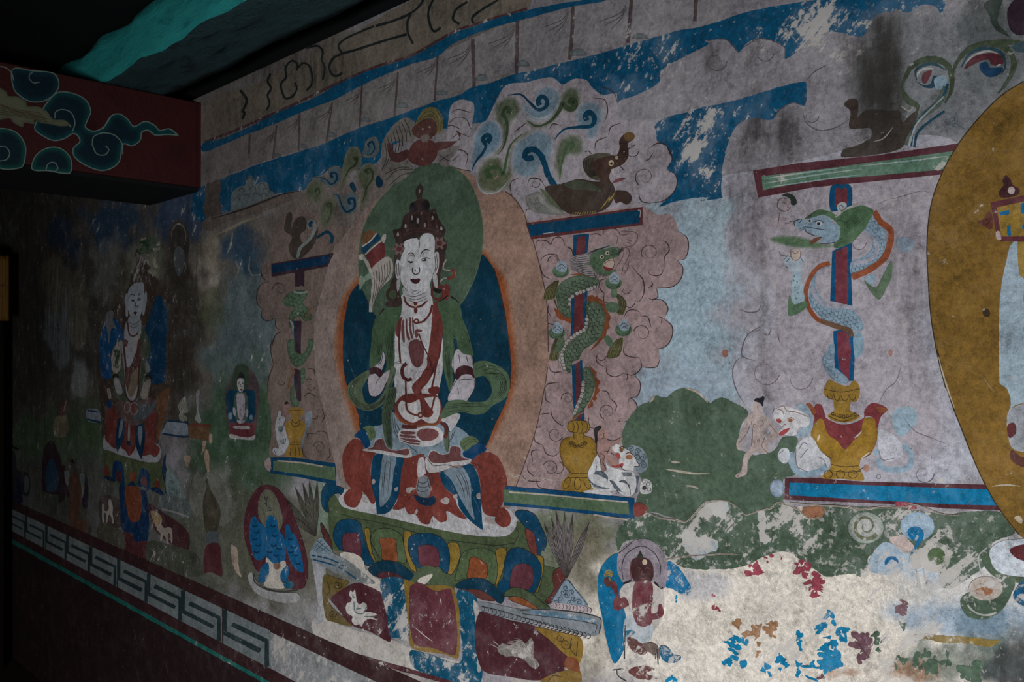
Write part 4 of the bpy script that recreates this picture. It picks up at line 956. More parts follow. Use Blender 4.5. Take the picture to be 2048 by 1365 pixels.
d.fill('ear_lobe', 'A:968,980 1002,980 1008,1095 985,1085', (184, 178, 178)); d.fill('ear_lobe', 'A:660,1030 690,1020 684,1090 665,1130', (170, 164, 164))
f = d.fill('face', 'A:718,720 735,692 780,672 830,668 852,690 870,650 905,628 955,632 982,670 985,760 980,850 985,900 962,1000 930,1090 870,1142 810,1152 745,1122 702,1050 690,940 695,850 715,790 730,760', (200, 197, 198), wear=.0, grime=.05)
d.line('brow', ['A:752,822 765,800 790,795 806,808 812,828', 'A:862,832 872,795 900,770 930,770 946,785'], INK, 2.1, under=f, taper=1)
d.line('brow_fill', ['A:765,830 785,810 805,828', 'A:880,830 890,800 925,788'], (140, 134, 134), 2.2, under=f, taper=1)
d.line('eye', ['A:748,862 785,874 806,868', 'A:755,870 780,880 800,876', 'A:868,858 890,842 920,838 948,846', 'A:872,862 900,862 925,855'], INK, 2.2, under=f, taper=1)
d.fill('pupil', ring('A', 790, 870, 7, 6), (50, 44, 46), under=f); d.fill('pupil', ring('A', 905, 851, 8, 7), (50, 44, 46), under=f)
d.line('nose', ['A:800,918 794,950 800,965 822,980 848,968 858,945 852,915', 'A:820,935 818,955'], INK, 2.0, under=f)
d.fill('lips', 'A:775,1023* 800,1014 818,1020 850,1010 863,1020 848,1052 820,1060 795,1050', (64, 28, 32), under=f)
d.line('chin_line', ['A:785,1100 808,1122 860,1105', 'A:775,1118 820,1148 890,1100', 'A:850,662 856,720 848,780', 'A:700,1040 720,1085 760,1125', 'A:690,900 692,1000', 'A:730,690 780,672 840,668', 'A:800,1010 795,1020 775,1022'], INK, 1.2, under=f, taper=1)
# the mirror banner and the flower sprays by the shoulders
m = Thing('painted_banner', 'red and blue flag on white staff left of the large deity head', 'flag')
m.fill('red_cloth', 'A:395,815 530,700 558,740 555,820 500,880 430,940 420,860', (112, 50, 50)); m.fill('blue_cloth', 'A:360,750 430,690 490,625 520,670 440,740 385,800 362,795', (4, 58, 84)); m.fill('brown_cloth', 'A:365,640 430,600 485,625 440,690 372,730', (110, 76, 46))
m.line('white_edge', ['A:390,810 440,760 540,680', 'A:365,740 430,695 490,625'], (186, 178, 168), 2.6)
m.fill('finial', 'A:525,680 545,640 565,632 568,660 548,712', (184, 174, 166)); m.fill('finial', ring('A', 358, 830, 27, 26), (184, 176, 166))
m.line('staff', ['A:370,830 410,890 440,970 470,1100 440,1220 435,1300'], (180, 170, 160), 6.5)
m.fill('streamer', 'A:440,940 560,830 610,840 630,930 610,1010 560,1060 500,1130 450,1240 440,1100 460,1040', (174, 164, 154)); m.line('streamer_line', fan('A:460,960 470,1060 450,1220', 'A:600,860 600,960 560,1040', 7), (70, 60, 54), 1.2)
m.fill('leaf', 'A:345,990 380,1000 430,960 440,1010 390,1040 345,1115', (132, 152, 132))

# ---- lotus throne under the large deity
t = Thing('painted_lotus_throne', 'green and blue lotus petal throne under the large deity', 'throne')
t.fill('petal_bed', 'C:70,640 110,590 150,640 190,690 450,750 800,835 1200,912 1400,924 1490,908 1545,852 1560,800 D:1500,60 1510,150 1560,240 1610,300 1700,330 1700,480 1640,560 1560,540 1350,470 1010,440 750,370 480,290 300,210 230,200 200,120 190,-30', (78, 90, 60), wear=.03)
t.line('bed_line', ['C:160,740 300,780 420,800 640,850', 'C:640,850 900,930 1200,970 1400,990 1530,970', 'C:1545,850 1570,900 1530,980'], (44, 52, 38), 1.6)
def petal(outer, oc, core, cc, name='petal', ol=True):
    p = t.fill(name, outer, oc, wear=.05)
    t.line('petal_outline', outer + ' ' , (36, 40, 36), 1.3, under=p, closed=True)
    if core:
        t.fill('petal_core', core, cc, under=p, wear=.05)
        t.line('core_outline', core, (60, 30, 30), 1.1, under=p, closed=True)
petal('C:20,560 60,500 130,520 190,545 170,590 150,580 110,590 70,640 70,730 30,700 15,640', BLUE, None, None)
petal('D:480,90 520,60 600,60 670,100 690,180 702,290 640,272 540,262 500,200 470,140', (84, 100, 66), 'D:528,125 580,122 632,128 642,200 645,278 550,262 540,190', (138, 74, 40))
petal('D:1080,220 1130,195 1220,188 1290,222 1312,300 1292,425 1210,392 1110,382 1030,402 1050,300', (84, 100, 66), 'D:1125,255 1170,250 1238,300 1227,388 1110,382 1120,300', (138, 74, 40))
for a in ('D:430,60 460,58 468,130 482,220 502,272 480,262 440,140', 'D:690,80 730,78 742,110 715,170 730,240 760,300 772,345 740,332 700,230', 'D:980,160 1040,153 1062,200 1050,280 1000,365 975,342 990,260', 'D:1300,200 1360,188 1367,240 1345,330 1320,400 1293,445 1310,330', 'D:1570,230 1612,260 1602,380 1572,485 1558,472 1595,370'):
    petal(a, (142, 114, 46), None, None, 'ochre_petal')
petal('D:230,60 260,10 330,-5 400,20 422,100 450,200 492,292 440,302 400,230 330,220 260,190 223,120', BLUE, 'D:290,100 340,86 386,95 412,200 402,252 330,212 290,200', (100, 50, 60))
petal('D:718,130 760,95 870,90 950,130 987,200 992,290 972,355 920,312 860,302 800,322 760,300 730,230', BLUE, 'D:785,180 840,166 900,180 922,230 920,305 800,302 785,230', (100, 50, 60))
petal('D:1355,270 1390,200 1450,183 1530,220 1592,290 1597,370 1572,450 1540,485 1440,462 1380,465 1330,505 1308,440 1345,380', BLUE, 'D:1400,350 1430,300 1500,293 1542,330 1542,420 1500,465 1400,455', (100, 50, 60))
petal('C:1540,735 1600,712 1690,745 1750,850 1790,950 1770,1030 D:1600,200 1590,237 1560,217 1540,120 1500,60', BLUE, 'D:1492,62 1540,80 1562,150 1568,234 1530,212 1500,120', (116, 58, 50))
petal('D:1690,330 1742,318 1752,400 1722,490 1652,552 1623,540 1680,460 1670,380', (100, 48, 42), None, None, 'red_petal'); petal('D:140,20 170,60 210,140 215,215 190,180 150,90', (84, 42, 40), None, None, 'red_petal')
petal('D:450,342 490,290 560,268 650,283 720,330 757,372 720,402 680,392 600,372 520,378', DBLUE, 'D:510,372 550,345 620,350 690,392 600,398', (86, 42, 46)); petal('D:1030,442 1080,400 1160,383 1240,400 1300,450 1352,512 1330,553 1280,522 1200,472 1100,462', DBLUE, 'D:1100,467 1180,462 1260,502 1292,535 1200,525', (96, 52, 44))
petal('D:1350,502 1380,460 1450,448 1540,490 1600,540 1652,582 1600,602 1500,532 1420,507', (76, 88, 60), 'D:1380,522 1430,506 1500,532 1582,594 1500,572', (138, 78, 42))
t.fill('front_cloth_cap', 'D:740,402 780,340 830,303 900,320 960,350 1010,420 1022,465 900,474 800,432', (78, 90, 64), wear=.08)
t.fill('bare_spot', 'D:780,400 830,370 880,362 862,395 830,425 790,420', CREAM)

t = Thing('painted_throne_base', 'worn maroon and blue panelled base under the lotus throne', 'throne base')
t.fill('bare_plaster', 'D:270,215 400,240 440,330 530,400 540,470 440,440 380,370 280,262', CREAM, wear=.2, rough=3)
t.fill('bare_plaster', 'D:80,660 170,640 260,690 400,740 600,790 740,850 900,900 1060,940 1190,1000 1190,1080 1000,1080 800,1010 560,940 300,850 100,760', (196, 186, 176), wear=.25, rough=3)
t.fill('white_post', 'D:85,250 160,280 170,650 100,690 120,560', (170, 168, 170), wear=.2, rough=2)
t.fill('cornice', 'D:75,205 200,215 320,270 400,330 500,420 380,410 80,262', (142, 152, 160), wear=.25, rough=2, gradient=((640, 1110), (690, 1150), (120, 124, 122)))
t.line('cornice_line', ['D:80,235 200,260 320,320', 'D:90,262 250,310 390,400'], (10, 74, 104), 3.0, wear=.4)
t.fill('ochre_panel', 'D:160,370 260,390 330,412 300,450 210,530 182,520 220,580 350,702 240,680 175,652', (106, 88, 44), wear=.12); t.line('panel_scroll', [spiral('D', 250, 430, 30), spiral('D', 220, 620, 28), 'D:180,400 200,470 180,500'], (58, 46, 30), 1.4)
t.fill('maroon_panel', 'D:300,450 380,418 460,440 540,490 570,600 602,802 470,742 340,692 240,570 205,522', (82, 38, 46), wear=.08)
b = t.fill('white_bird', 'D:338,466 352,480 366,460 374,500 380,540 400,562 420,545 442,558 447,590 422,606 470,610 514,628 482,640 516,664 470,656 440,662 418,690 410,707 396,690 370,697 345,667 352,640 318,620 306,580 318,550 335,545 347,520 330,500', (200, 192, 186), wear=-.05)
t.line('bird_line', ['D:360,540 370,610 420,620 445,575', 'D:350,500 365,520', 'D:375,590 410,585', 'D:430,640 500,640'], (92, 110, 110), 2.0, under=b)
t.fill('blue_leg', 'D:538,400 690,395 702,560 738,795 640,782 602,772 570,600', TEALB, wear=.3); t.fill('blue_leg', 'D:1045,470 1165,510 1182,700 1192,1090 980,1090 860,1030 760,980 725,900 740,862 860,890 1062,942 1060,700', TEALB, wear=.32)
t.fill('pale_edge', 'D:1150,530 1180,560 1195,700 1200,1000 1180,1010 1172,760', (176, 168, 162), wear=.3, rough=2)
t.fill('ochre_frame', 'D:690,395 720,400 800,430 1020,462 1052,912 960,890 740,842 722,700', (132, 104, 48), wear=.08)
t.fill('front_cloth', 'D:730,450 790,415 900,470 1002,462 1032,885 890,850 755,812', (98, 48, 56), wear=.12)
t.line('cloth_scratch', ['D:750,700 820,760 885,808', 'D:930,520 940,560', 'D:1000,660 985,690'], CREAM, 1.6, taper=1)
t.fill('maroon_panel', 'D:1185,620 1400,668 1560,708 1655,800 1772,900 1745,1000 1600,1060 1400,1040 1200,980', (76, 36, 42), wear=.12)
t.fill('ochre_panel', 'D:1560,712 1700,740 1862,790 1852,945 1772,902 1660,800', (140, 108, 44), wear=.08); t.fill('ochre_panel', 'D:1600,1055 1740,1000 1852,1000 1852,1090 1600,1090', (132, 102, 48), wear=.2); t.fill('orange_panel', 'D:1770,905 1830,920 1850,1000 1780,990 1750,960', (128, 72, 40), wear=.15)
t.line('panel_scroll', [spiral('D', 1760, 820, 40), spiral('D', 1720, 780, 26), 'D:1800,780 1790,850 1830,900', 'D:1640,1070 1680,1030 1740,1040', 'D:1840,800 1830,900'], (60, 48, 30), 1.5)
b = t.fill('feather_bird', 'D:1310,850 1340,820 1400,830 1450,790 1490,820 1530,780 1550,840 1545,900 1580,950 1560,990 1520,960 1490,930 1420,900 1350,900', (128, 120, 112), wear=.3, rough=3)
t.line('feather', fan('D:1320,860 1400,850 1500,880', 'D:1420,780 1480,800 1570,960', 11, 1.2) + ['D:1260,820 1320,850', 'D:1280,800 1330,840'], (166, 156, 148), 1.4, under=b, taper=1)
t.fill('shelf', 'D:1460,590 1640,588 1800,610 1987,650 1982,752 1900,768 1600,690 1400,655 1200,600 1180,545 1300,560', (126, 130, 134), wear=.1); t.fill('shelf_tint', 'D:1500,605 1640,605 1960,660 1960,680 1700,650', (92, 122, 140), wear=.3)
t.line('shelf_line', ['D:1460,600 1640,592 1985,650 1980,750', 'D:1470,620 1960,690 1955,745', 'D:1460,640 1900,770', 'D:1200,570 1330,600 1460,640'], (46, 48, 52), 1.4)
t.line('scallop_row', [arc('D', 1210 + 27 * i, 590 + 6.9 * i, 14, 16, -110, 120) for i in range(27)], (50, 48, 48), 1.3)
t.line('red_ground_line', ['D:-10,775 160,830 400,910 600,965 850,1035 1000,1080'], (84, 40, 44), 9.0, wear=.2)

t = Thing('painted_offering', 'conical heap of patterned offerings right of the lotus throne', 'offering')
t.fill('cone', 'D:1660,552 1700,480 1762,398 1830,470 1905,565 1780,560', (126, 140, 150)); t.line('cone_scroll', [spiral('D', x, y, 20, 1.3, x) for x, y in ((1720, 520), (1765, 500), (1810, 520), (1760, 450), (1845, 545), (1700, 550), (1785, 545), (1740, 480), (1800, 480))] + ['D:1660,552 1700,480 1762,398 1830,470 1905,565'], (44, 62, 82), 1.6)
t.fill('bead_row', 'D:1668,548 1800,562 1915,580 1935,612 1800,600 1680,582', (178, 160, 162)); t.line('bead_line', [arc('D', 1690 + 23 * i, 566 + 3.2 * i, 9, 15, -90, 90) for i in range(11)], (70, 56, 60), 1.2)
t = Thing('painted_offering', 'small dim conical heap left of the lotus throne', 'offering')
t.fill('cone', 'D:85,195 140,115 170,140 220,218 150,225', (120, 140, 150), wear=.2); t.line('cone_scroll', ['D:100,190 150,130', 'D:110,200 170,150', 'D:140,210 190,170', 'D:100,160 180,210', 'D:120,140 210,215'], (60, 72, 82), 1.2)

def fronds(label, root, tips, w, col=(116, 112, 96)):
    t = Thing('painted_plant', label, 'plant', 'painted reed plants')
    for a in tips:
        x0, y0 = cp(root)[0]; x1, y1 = cp(a)[0]
        dx, dy = x1 - x0, y1 - y0; L = math.hypot(dx, dy); nx, ny = -dy / L, dx / L
        p = t.fill('leaf', [(x0 - nx * w * .15, y0 - ny * w * .15), (x0 + dx * .55 + nx * w, y0 + dy * .55 + ny * w), (x1, y1), (x0 + dx * .55 - nx * w, y0 + dy * .55 - ny * w)], col)
        t.line('vein', [[(x0 + nx * q * .2, y0 + ny * q * .2), (x0 + dx * .55 + nx * q, y0 + dy * .55 + ny * q), (x0 + dx * .96, y0 + dy * .96)] for q in np.linspace(-w, w, 5)], (58, 52, 48), 1.1, under=p)
fronds('grey reed plant right of the lotus throne', 'D:1765,385', ['D:1610,10', 'D:1660,-30', 'C:1860,690', 'C:1930,700', 'C:2000,720', 'D:1925,0'], 6, (128, 118, 116))
fronds('dim grey reed plant left of the lotus throne', 'V:650,470', ['V:450,220', 'V:520,160', 'V:570,140', 'V:610,130', 'V:660,140', 'V:480,330'], 5, (100, 98, 84))

# ---- swirling cloud scrolls, elephant headed beast
def swirl(t, halo, rim, inner, stroke, scol, w, taper=3, ew=9, light=None):
    p = t.fill('scroll_lobe', halo, inner, edge=(rim, ew), wear=.05)
    t.line('scroll_core', stroke, scol, w, under=p, taper=taper)
    if light: t.line('scroll_light', light, (176, 180, 180), 2.2, under=p, taper=1)
t = Thing('painted_cloud_scroll', 'blue and green curling cloud scrolls rising from the elephant headed beast', 'cloud scroll')
GB = (122, 142, 154); GR = (162, 160, 166); GG = (98, 106, 84); GE = (154, 150, 146)
swirl(t, 'Y:280,760 275,700 290,640 350,600 410,608 442,660 432,720 385,765 372,830 345,910 300,965 270,960 310,880 310,800', GE, GG, 'Y:362,705 372,680 352,670 330,700 355,760 355,830 330,920 300,960', (60, 74, 52), 9, 2)
swirl(t, 'Y:445,620 500,660 530,660 528,580 600,530 668,558 692,620 670,690 600,745 520,752 462,705', GR, GB, 'Y:558,655 548,625 575,600 602,622 595,665 548,682 500,640 440,587 360,592', (6, 62, 86), 11, 2, light='Y:470,690 540,735 620,715 670,650')
swirl(t, 'Y:685,585 750,535 805,560 815,640 775,700 725,700 690,690 655,745 600,795 540,803 482,785 468,740 560,762 620,732 668,660', GE, GG, 'Y:742,645 765,620 780,655 750,680 715,660 700,640 680,690 620,755 540,785 480,750', (66, 80, 56), 13, 2)
swirl(t, 'Y:140,900 150,840 200,765 270,742 322,800 322,900 250,970 180,1010 150,1070 128,1060 130,960', GR, (112, 138, 154), 'Y:232,885 252,855 235,838 205,865 225,905 205,950 165,1000 136,1060', (8, 60, 82), 11, 2)
swirl(t, 'Y:660,850 700,800 780,780 780,690 835,632 920,638 955,700 942,770 900,865 850,860 840,810 760,800 690,840', GR, GB, 'Y:852,750 842,720 868,698 898,732 882,780 800,790 720,800 680,830 652,865', (6, 66, 92), 12, 2)
swirl(t, 'Y:380,1000 400,890 470,832 560,808 635,850 645,920 625,1010 645,1090 700,1150 760,1180 700,1190 640,1150 600,1080 585,1010 540,1085 450,1105 390,1062', GR, GB, 'Y:520,975 490,985 465,972 480,938 520,928 562,960 590,1020 612,1090 660,1160 720,1200', (4, 66, 92), 12, 0)
t.line('scroll_core', ['Y:700,1190 760,1200 830,1205 880,1235 905,1280 908,1320'], (20, 74, 96), 9); t.line('scroll_light', ['Y:700,1170 790,1190 860,1205 905,1255 918,1310'], (148, 172, 184), 6)
swirl(t, 'Y:648,1000 660,910 690,860 760,832 822,860 835,930 800,972 742,972 712,1010 702,1100 685,1135 660,1080', GE, GG, 'Y:748,935 768,905 742,892 715,940 695,1020 682,1115', (78, 98, 68), 10, 2)
swirl(t, 'Y:165,1090 200,1010 260,968 330,988 345,1060 360,960 400,870 470,815 535,800 480,850 410,900 385,1000 395,1090 345,1180 250,1202 180,1172', GE, (100, 104, 78), 'Y:268,1100 230,1080 250,1042 310,1050 332,1085 350,1000 380,900 450,832', (70, 92, 60), 11, 2, light='Y:165,1100 200,1190 290,1195 370,1120')
t.line('root_line', ['Y:280,1110 300,1095', 'Y:345,1185 300,1200'], (150, 120, 110), 3)

t = Thing('painted_beast', 'brown elephant headed beast on top of the middle pillar', 'beast')
t.fill('body', 'Y:590,1165 650,1148 700,1140 800,1112 900,1128 1000,1130 1025,1180 1010,1250 980,1290 900,1325 760,1332 680,1290 620,1215', (66, 52, 44), wear=.03)
t.fill('flank_stripe', 'Y:560,1170 600,1190 660,1260 700,1310 640,1280 590,1220', (92, 100, 78)); t.fill('back_band', 'Y:705,1145 800,1118 900,1150 940,1190 860,1180 760,1175', (70, 74, 58))
t.fill('paw', 'Y:1015,1190 1100,1188 1132,1232 1102,1272 1060,1255 1030,1262', (70, 52, 44))
t.fill('tail', 'Y:470,1230 540,1190 570,1200 620,1260 720,1330 600,1330 510,1310', (150, 146, 140), edge=((118, 116, 108), 8)); t.line('tail_line', fan('Y:540,1200 560,1260 640,1310', 'Y:500,1230 520,1290 600,1325', 6), (104, 108, 100), 2.0, taper=1)
h = t.fill('head', 'Y:880,1010 930,985 1000,965 1035,965 1055,920 1052,880 1080,835 1125,820 1150,850 1140,868 1108,890 1112,960 1095,1000 1060,1030 1012,1050 990,1100 1000,1140 940,1130 900,1080', (72, 50, 42), wear=.02)
t.fill('mane', 'Y:825,1000 870,965 940,950 1000,960 930,985 885,1010 905,1080 940,1120 880,1110 840,1070', (86, 80, 66)); t.line('mane_line', fan('Y:830,1000 840,1060 880,1100', 'Y:900,975 880,1030 910,1090', 7), (44, 38, 32), 1.5)
t.fill('trunk_tip', 'Y:1082,836 1125,820 1152,850 1120,875 1090,870', (112, 84, 50)); t.line('trunk_ring', fan('Y:1060,890 1100,890', 'Y:1050,980 1110,970', 7), (46, 32, 28), 1.4)
t.fill('eye', ring('Y', 1003, 1013, 17, 19), (178, 158, 128), under=h); t.fill('pupil', ring('Y', 1004, 1016, 8, 9), (48, 34, 28), under=h); t.fill('eye', ring('Y', 1037, 980, 11, 12), (168, 150, 124), under=h)
t.line('tusk', ['Y:1010,1050 1020,1085 1050,1100'], (190, 182, 170), 5, taper=2); t.fill('tongue', 'Y:1010,1135 1040,1110 1095,1105 1050,1130', (124, 70, 76)); t.line('whisker', ['Y:1060,1035 1085,1060', 'Y:1070,1000 1105,930 1150,900', 'Y:840,945 860,938 880,955', 'Y:1000,1150 990,1200 960,1260'], INK, 1.6)
t.line('fur', fan('Y:940,1300 960,1270', 'Y:1010,1230 1030,1190', 9, .8) + fan('Y:760,1335 770,1320', 'Y:900,1325 905,1310', 10), (150, 126, 60), 1.4)

# ---- the middle pillar with its green dragon
t = Thing('painted_pillar', 'maroon and blue pillar under the blue bar beside the pink mandorla', 'pillar')
b = t.fill('crossbar', 'E:52,200* 1052,62* 1050,215* 98,338*', (94, 48, 50), smooth=True, wear=.05); t.fill('bar_panel', 'E:70,215* 1028,85* 1026,198* 92,310*', BLUE, under=b, wear=.05)
t.line('bar_pale_stroke', ['E:1010,90 1030,92 1028,150', 'E:200,290 300,275'], (176, 170, 168), 1.6, under=b)  # short pale strokes on the crossbar
s = t.fill('shaft', 'E:460,300* 595,290* 582,440* 560,480* 456,480*', (0, 66, 100)); t.fill('shaft_core', 'E:490,318* 568,308* 560,430* 548,480* 482,480*', (100, 46, 50), under=s)
s = t.fill('shaft', 'E:440,790* 580,770* 572,960* 552,1110* 436,1180*', (0, 74, 110)); t.fill('shaft_core', 'E:468,800* 555,790* 545,1110* 462,1150*', (108, 48, 52), under=s)
s = t.fill('shaft', 'F:470,120* 550,75* 556,300* 570,548* 500,548* 480,400*', (0, 70, 104)); t.fill('shaft_core', 'F:492,110* 530,85* 542,300* 545,548* 512,548* 502,380*', (92, 46, 54), under=s)

DG = (96, 110, 90)
t = Thing('painted_dragon', 'green scaly dragon coiled around the middle pillar', 'dragon')
t.fill('back_fin', 'E:575,830 600,815 625,812 640,830 660,820 675,840 700,850 720,880 745,900 745,940 775,1000 760,1060 770,1090 745,1110 735,1160 700,1200 640,1260 600,1290 700,1150 720,1000 690,900 640,870 580,878', (126, 70, 42)); t.fill('back_fin', 'E:290,920 310,930 345,945 400,1000 440,1015 435,1050 400,1040 380,1030 340,1020 320,1000 310,970', (138, 74, 42)); t.fill('back_fin', 'E:430,640 500,628 580,640 640,660 580,650 500,645', (126, 74, 46))
t.fill('back_fin', 'F:600,120 640,150 660,180 655,210 690,240 670,280 685,310 655,350 665,370 630,400 630,430 590,440 640,330 645,230 620,160', (128, 68, 42)); t.fill('tail_tip', 'F:470,520 520,490 570,470 560,480 520,500 490,540', (140, 96, 60))
for o_, an in (('E:320,880 312,780 350,710 430,660 520,642 620,660 682,688 650,740 560,765 480,795 440,850 432,920 442,1012 390,1000 342,950', .3),
               ('E:570,885 640,868 702,910 727,980 718,1080 690,1170 620,1232 540,1290 500,1365 F:480,90 460,180 425,155 402,60 E:360,1330 392,1260 470,1182 560,1112 592,1020 568,960', .9),
               ('F:550,150 592,128 632,180 647,260 622,360 572,440 500,502 480,520 520,420 550,330 556,230', .6)):
    b = t.fill('coil', o_, DG, edge=((70, 86, 62), 5), wear=.03); t.line('scale_row', scales(o_, 9.5, an), (42, 54, 40), 1.2, under=b)
for o_, n in (('E:640,745 560,775 480,805 430,850 425,890', 9), ('E:575,1020 560,1100 480,1150 410,1210 370,1290 350,1365', 15), ('F:400,20 405,80 420,140', 6), ('F:560,250 550,340 520,420 495,480', 12)):
    c = curve(parse(o_), False, 4); idx = np.linspace(0, len(c) - 1, n).astype(int)
    p = t.part('belly_plate', None, True); p.strokes = 2
    for q in idx:
        fill_sheet(p.sh, WALL, [(c[q][0] + 4.2 * math.cos(a), c[q][1] + 4.2 * math.sin(a)) for a in np.linspace(0, 6.283, 8)[:-1]], (172, 166, 160), step=9)
        stroke_sheet(p.sh, WALL, [(c[q][0] + 4.2 * math.cos(a), c[q][1] + 4.2 * math.sin(a)) for a in np.linspace(0, 6.283, 8)], (70, 64, 60), 1.0)
hr = t.fill('mane', 'E:410,530 470,480 560,460 660,410 720,380 780,375 800,400 740,425 660,440 600,490 590,540 620,600 680,650 640,660 560,640 480,610 430,570', (156, 146, 146)); t.line('mane_line', fan('E:420,520 500,480 600,490', 'E:440,590 560,640 650,650', 11) + fan('E:560,470 640,430 740,400', 'E:600,480 680,430 800,380', 5), (58, 48, 50), 1.4, under=hr, taper=1)
h = t.fill('head', 'E:600,485 660,432 740,418 800,402 850,410 862,445 850,480 818,490 800,500 725,530 712,585 740,605 800,600 822,592 810,630 720,650 640,610 612,560 555,555 560,540 605,540', (84, 104, 80))
t.line('head_scale', [ring('E', x, y, 7) for x, y in ((640, 500), (660, 540), (640, 570), (670, 590), (690, 560), (680, 520), (720, 440), (800, 440), (830, 430), (790, 470), (830, 465), (690, 620))], (48, 60, 46), 1.0, under=h)
t.fill('mouth', 'E:722,535 800,500 812,540 800,590 770,580 730,570', (190, 164, 150), under=h); t.fill('tongue', 'E:715,565 760,580 800,585 780,605 730,600', (120, 52, 44), under=h); t.line('lip', ['E:720,530 760,505 805,500', 'E:725,545 765,520 805,515', 'E:800,500 812,545 795,595'], (70, 50, 46), 1.2, under=h)
for x, y in ((705, 487), (752, 455)):
    t.fill('eye', ring('E', x, y, 17), (190, 178, 160), under=h); t.fill('pupil', ring('E', x, y, 9), (40, 34, 34), under=h)
t.line('beard', fan('E:640,620 650,670', 'E:740,630 750,660', 9) + fan('E:840,470 900,420', 'E:850,450 880,400', 4), (70, 62, 60), 1.2)
for cx, cy in ((355, 590), (805, 690), (320, 1115), (885, 1090)):
    c = t.fill('claw', [(p[0], p[1]) for p in ring('E', cx, cy + 22, 72, 55)], (88, 112, 86)); t.line('claw_line', [arc('E', cx, cy + 15, 62, 52, 20, 160), arc('E', cx + 8, cy + 5, 48, 50, -30, 120)], (46, 60, 46), 1.4, under=c)
    t.fill('jewel', 'E:%g,%g %g,%g %g,%g %g,%g %g,%g' % (cx + 5, cy - 75, cx + 52, cy - 25, cx + 40, cy + 22, cx - 20, cy + 22, cx - 40, cy - 20), (146, 158, 168), under=c); t.line('jewel_line', ['E:%g,%g %g,%g %g,%g' % (cx - 30, cy - 10, cx + 5, cy - 40, cx + 40, cy - 10), 'E:%g,%g %g,%g %g,%g' % (cx - 15, cy + 10, cx + 8, cy - 10, cx + 35, cy + 10)], (60, 62, 70), 1.2, under=c)
for a, b, n in (('E:300,700 230,760 210,850', 'E:340,690 320,760 300,840', 8), ('E:800,790 840,860 820,960', 'E:870,820 910,880 880,980', 9), ('E:310,1190 280,1260 260,1365', 'E:360,1180 340,1270 330,1365', 7), ('E:830,1190 760,1280 750,1350', 'E:880,1180 870,1280 840,1340', 8), ('E:300,850 330,950', 'E:300,860 320,900', 2)):
    A = parse(a); B = parse(b)
    p = t.fill('leg_hair', [q[:2] for q in A] + [q[:2] for q in B[::-1]], (104, 100, 62)); t.line('hair_line', fan(a, b, n, .5), (60, 56, 34), 1.3, under=p)
t.fill('leg', 'E:740,890 800,870 850,910 840,950 770,960 740,930', (84, 104, 80)); t.fill('leg', 'E:720,1170 760,1160 800,1220 780,1260 740,1230', (84, 104, 80)); t.fill('leg', 'E:790,770 830,760 830,830 790,830', (92, 112, 86)); t.fill('leg', 'E:330,1200 380,1180 390,1230 350,1300 320,1300', (88, 104, 78))
t = Thing('painted_sketch_figure', 'faint line drawn figure reaching above the green dragon mouth', 'figure')
t.line('contour', ['E:850,290 870,270 920,270 990,280 1010,320 980,380 940,400 900,390 890,370', 'E:830,380 840,330 830,300', 'E:860,440 900,410 930,420 940,460 910,530 890,570', 'E:830,570 880,500 890,440', 'E:890,560 880,610 870,650', 'E:940,520 920,600 890,640', 'E:860,300 910,300 940,280', 'E:870,440 890,420', 'E:910,330 930,345 960,350', 'E:920,360 950,375', 'E:900,600 910,620'], (96, 80, 82), 1.5, taper=1)

# ---- vase, lion and rider, plank
def vase_lines(t, lines, w=1.4): t.line('vase_line', lines, (70, 52, 24), w)
t = Thing('painted_vase', 'ochre lotus footed vase on the green plank beside white lion', 'vase')
t.fill('body', 'F:380,740 400,685 450,660 560,653 622,670 657,720 657,800 632,870 592,932 460,932 410,870 385,800', OCHRE, edge=((132, 96, 36), 8)); t.fill('neck', 'F:485,625 560,620 568,690 485,690', OCHRE); t.fill('mouth_rim', 'F:440,585 450,550 480,538 580,543 607,570 602,610 570,632 460,622 440,602', OCHRE)
f = t.fill('foot', 'F:458,930 602,930 597,970 632,1040 625,1082 400,1068 395,1010 430,960', OCHRE)
vase_lines(t, [arc('F', 470, 585, 20, 40, -90, 90), arc('F', 500, 590, 20, 42, -90, 90), arc('F', 535, 590, 20, 42, -90, 90), arc('F', 570, 585, 20, 40, -90, 90), 'F:440,585 450,550 480,538 580,543 607,570 602,610 570,632 460,622 440,602 440,585', arc('F', 520, 690, 70, 55, 10, 170), arc('F', 520, 690, 55, 38, 10, 170), 'F:455,970 595,970', 'F:460,940 600,940',
    'F:380,740 400,685 450,660', 'F:560,653 622,670 657,720 657,800 632,870 592,932', 'F:380,740 385,800 410,870 460,932', ring('F', 435, 1010, 22, 45, rot=20), ring('F', 515, 1015, 24, 48), ring('F', 590, 1010, 22, 45, rot=-20), 'F:485,630 490,680', 'F:560,625 565,680'] + [ring('F', 470 + 20 * i, 705 + 22 * math.sin(i * .63), 11) for i in range(6)])
t = Thing('painted_lion', 'white lion with blue grey mane lying beside the ochre vase', 'lion', 'painted white lions')
t.fill('body', 'F:595,940 620,880 665,800 720,840 750,880 840,910 930,920 962,1000 942,1090 880,1112 800,1065 720,1090 640,1060', (200, 197, 196)); t.fill('mane', 'F:885,750 930,722 1010,755 1047,840 1040,905 985,935 940,880 962,830 900,775', (124, 134, 140))
t.line('mane_curl', [spiral('F', x, y, 28, 1.6, x) for x, y in ((920, 755), (975, 770), (1010, 820), (1015, 875), (970, 820))], (62, 70, 78), 1.5)
h = t.fill('head', 'F:775,735 795,703 830,718 860,740 920,780 962,840 985,880 945,885 935,920 870,912 835,870 832,785 795,775', (204, 200, 198)); t.fill('mouth', 'F:760,862 800,880 862,858 858,888 790,892', (150, 60, 56), under=h); t.fill('nostril', 'F:800,790 830,785 842,815 825,830', (158, 70, 64), under=h)
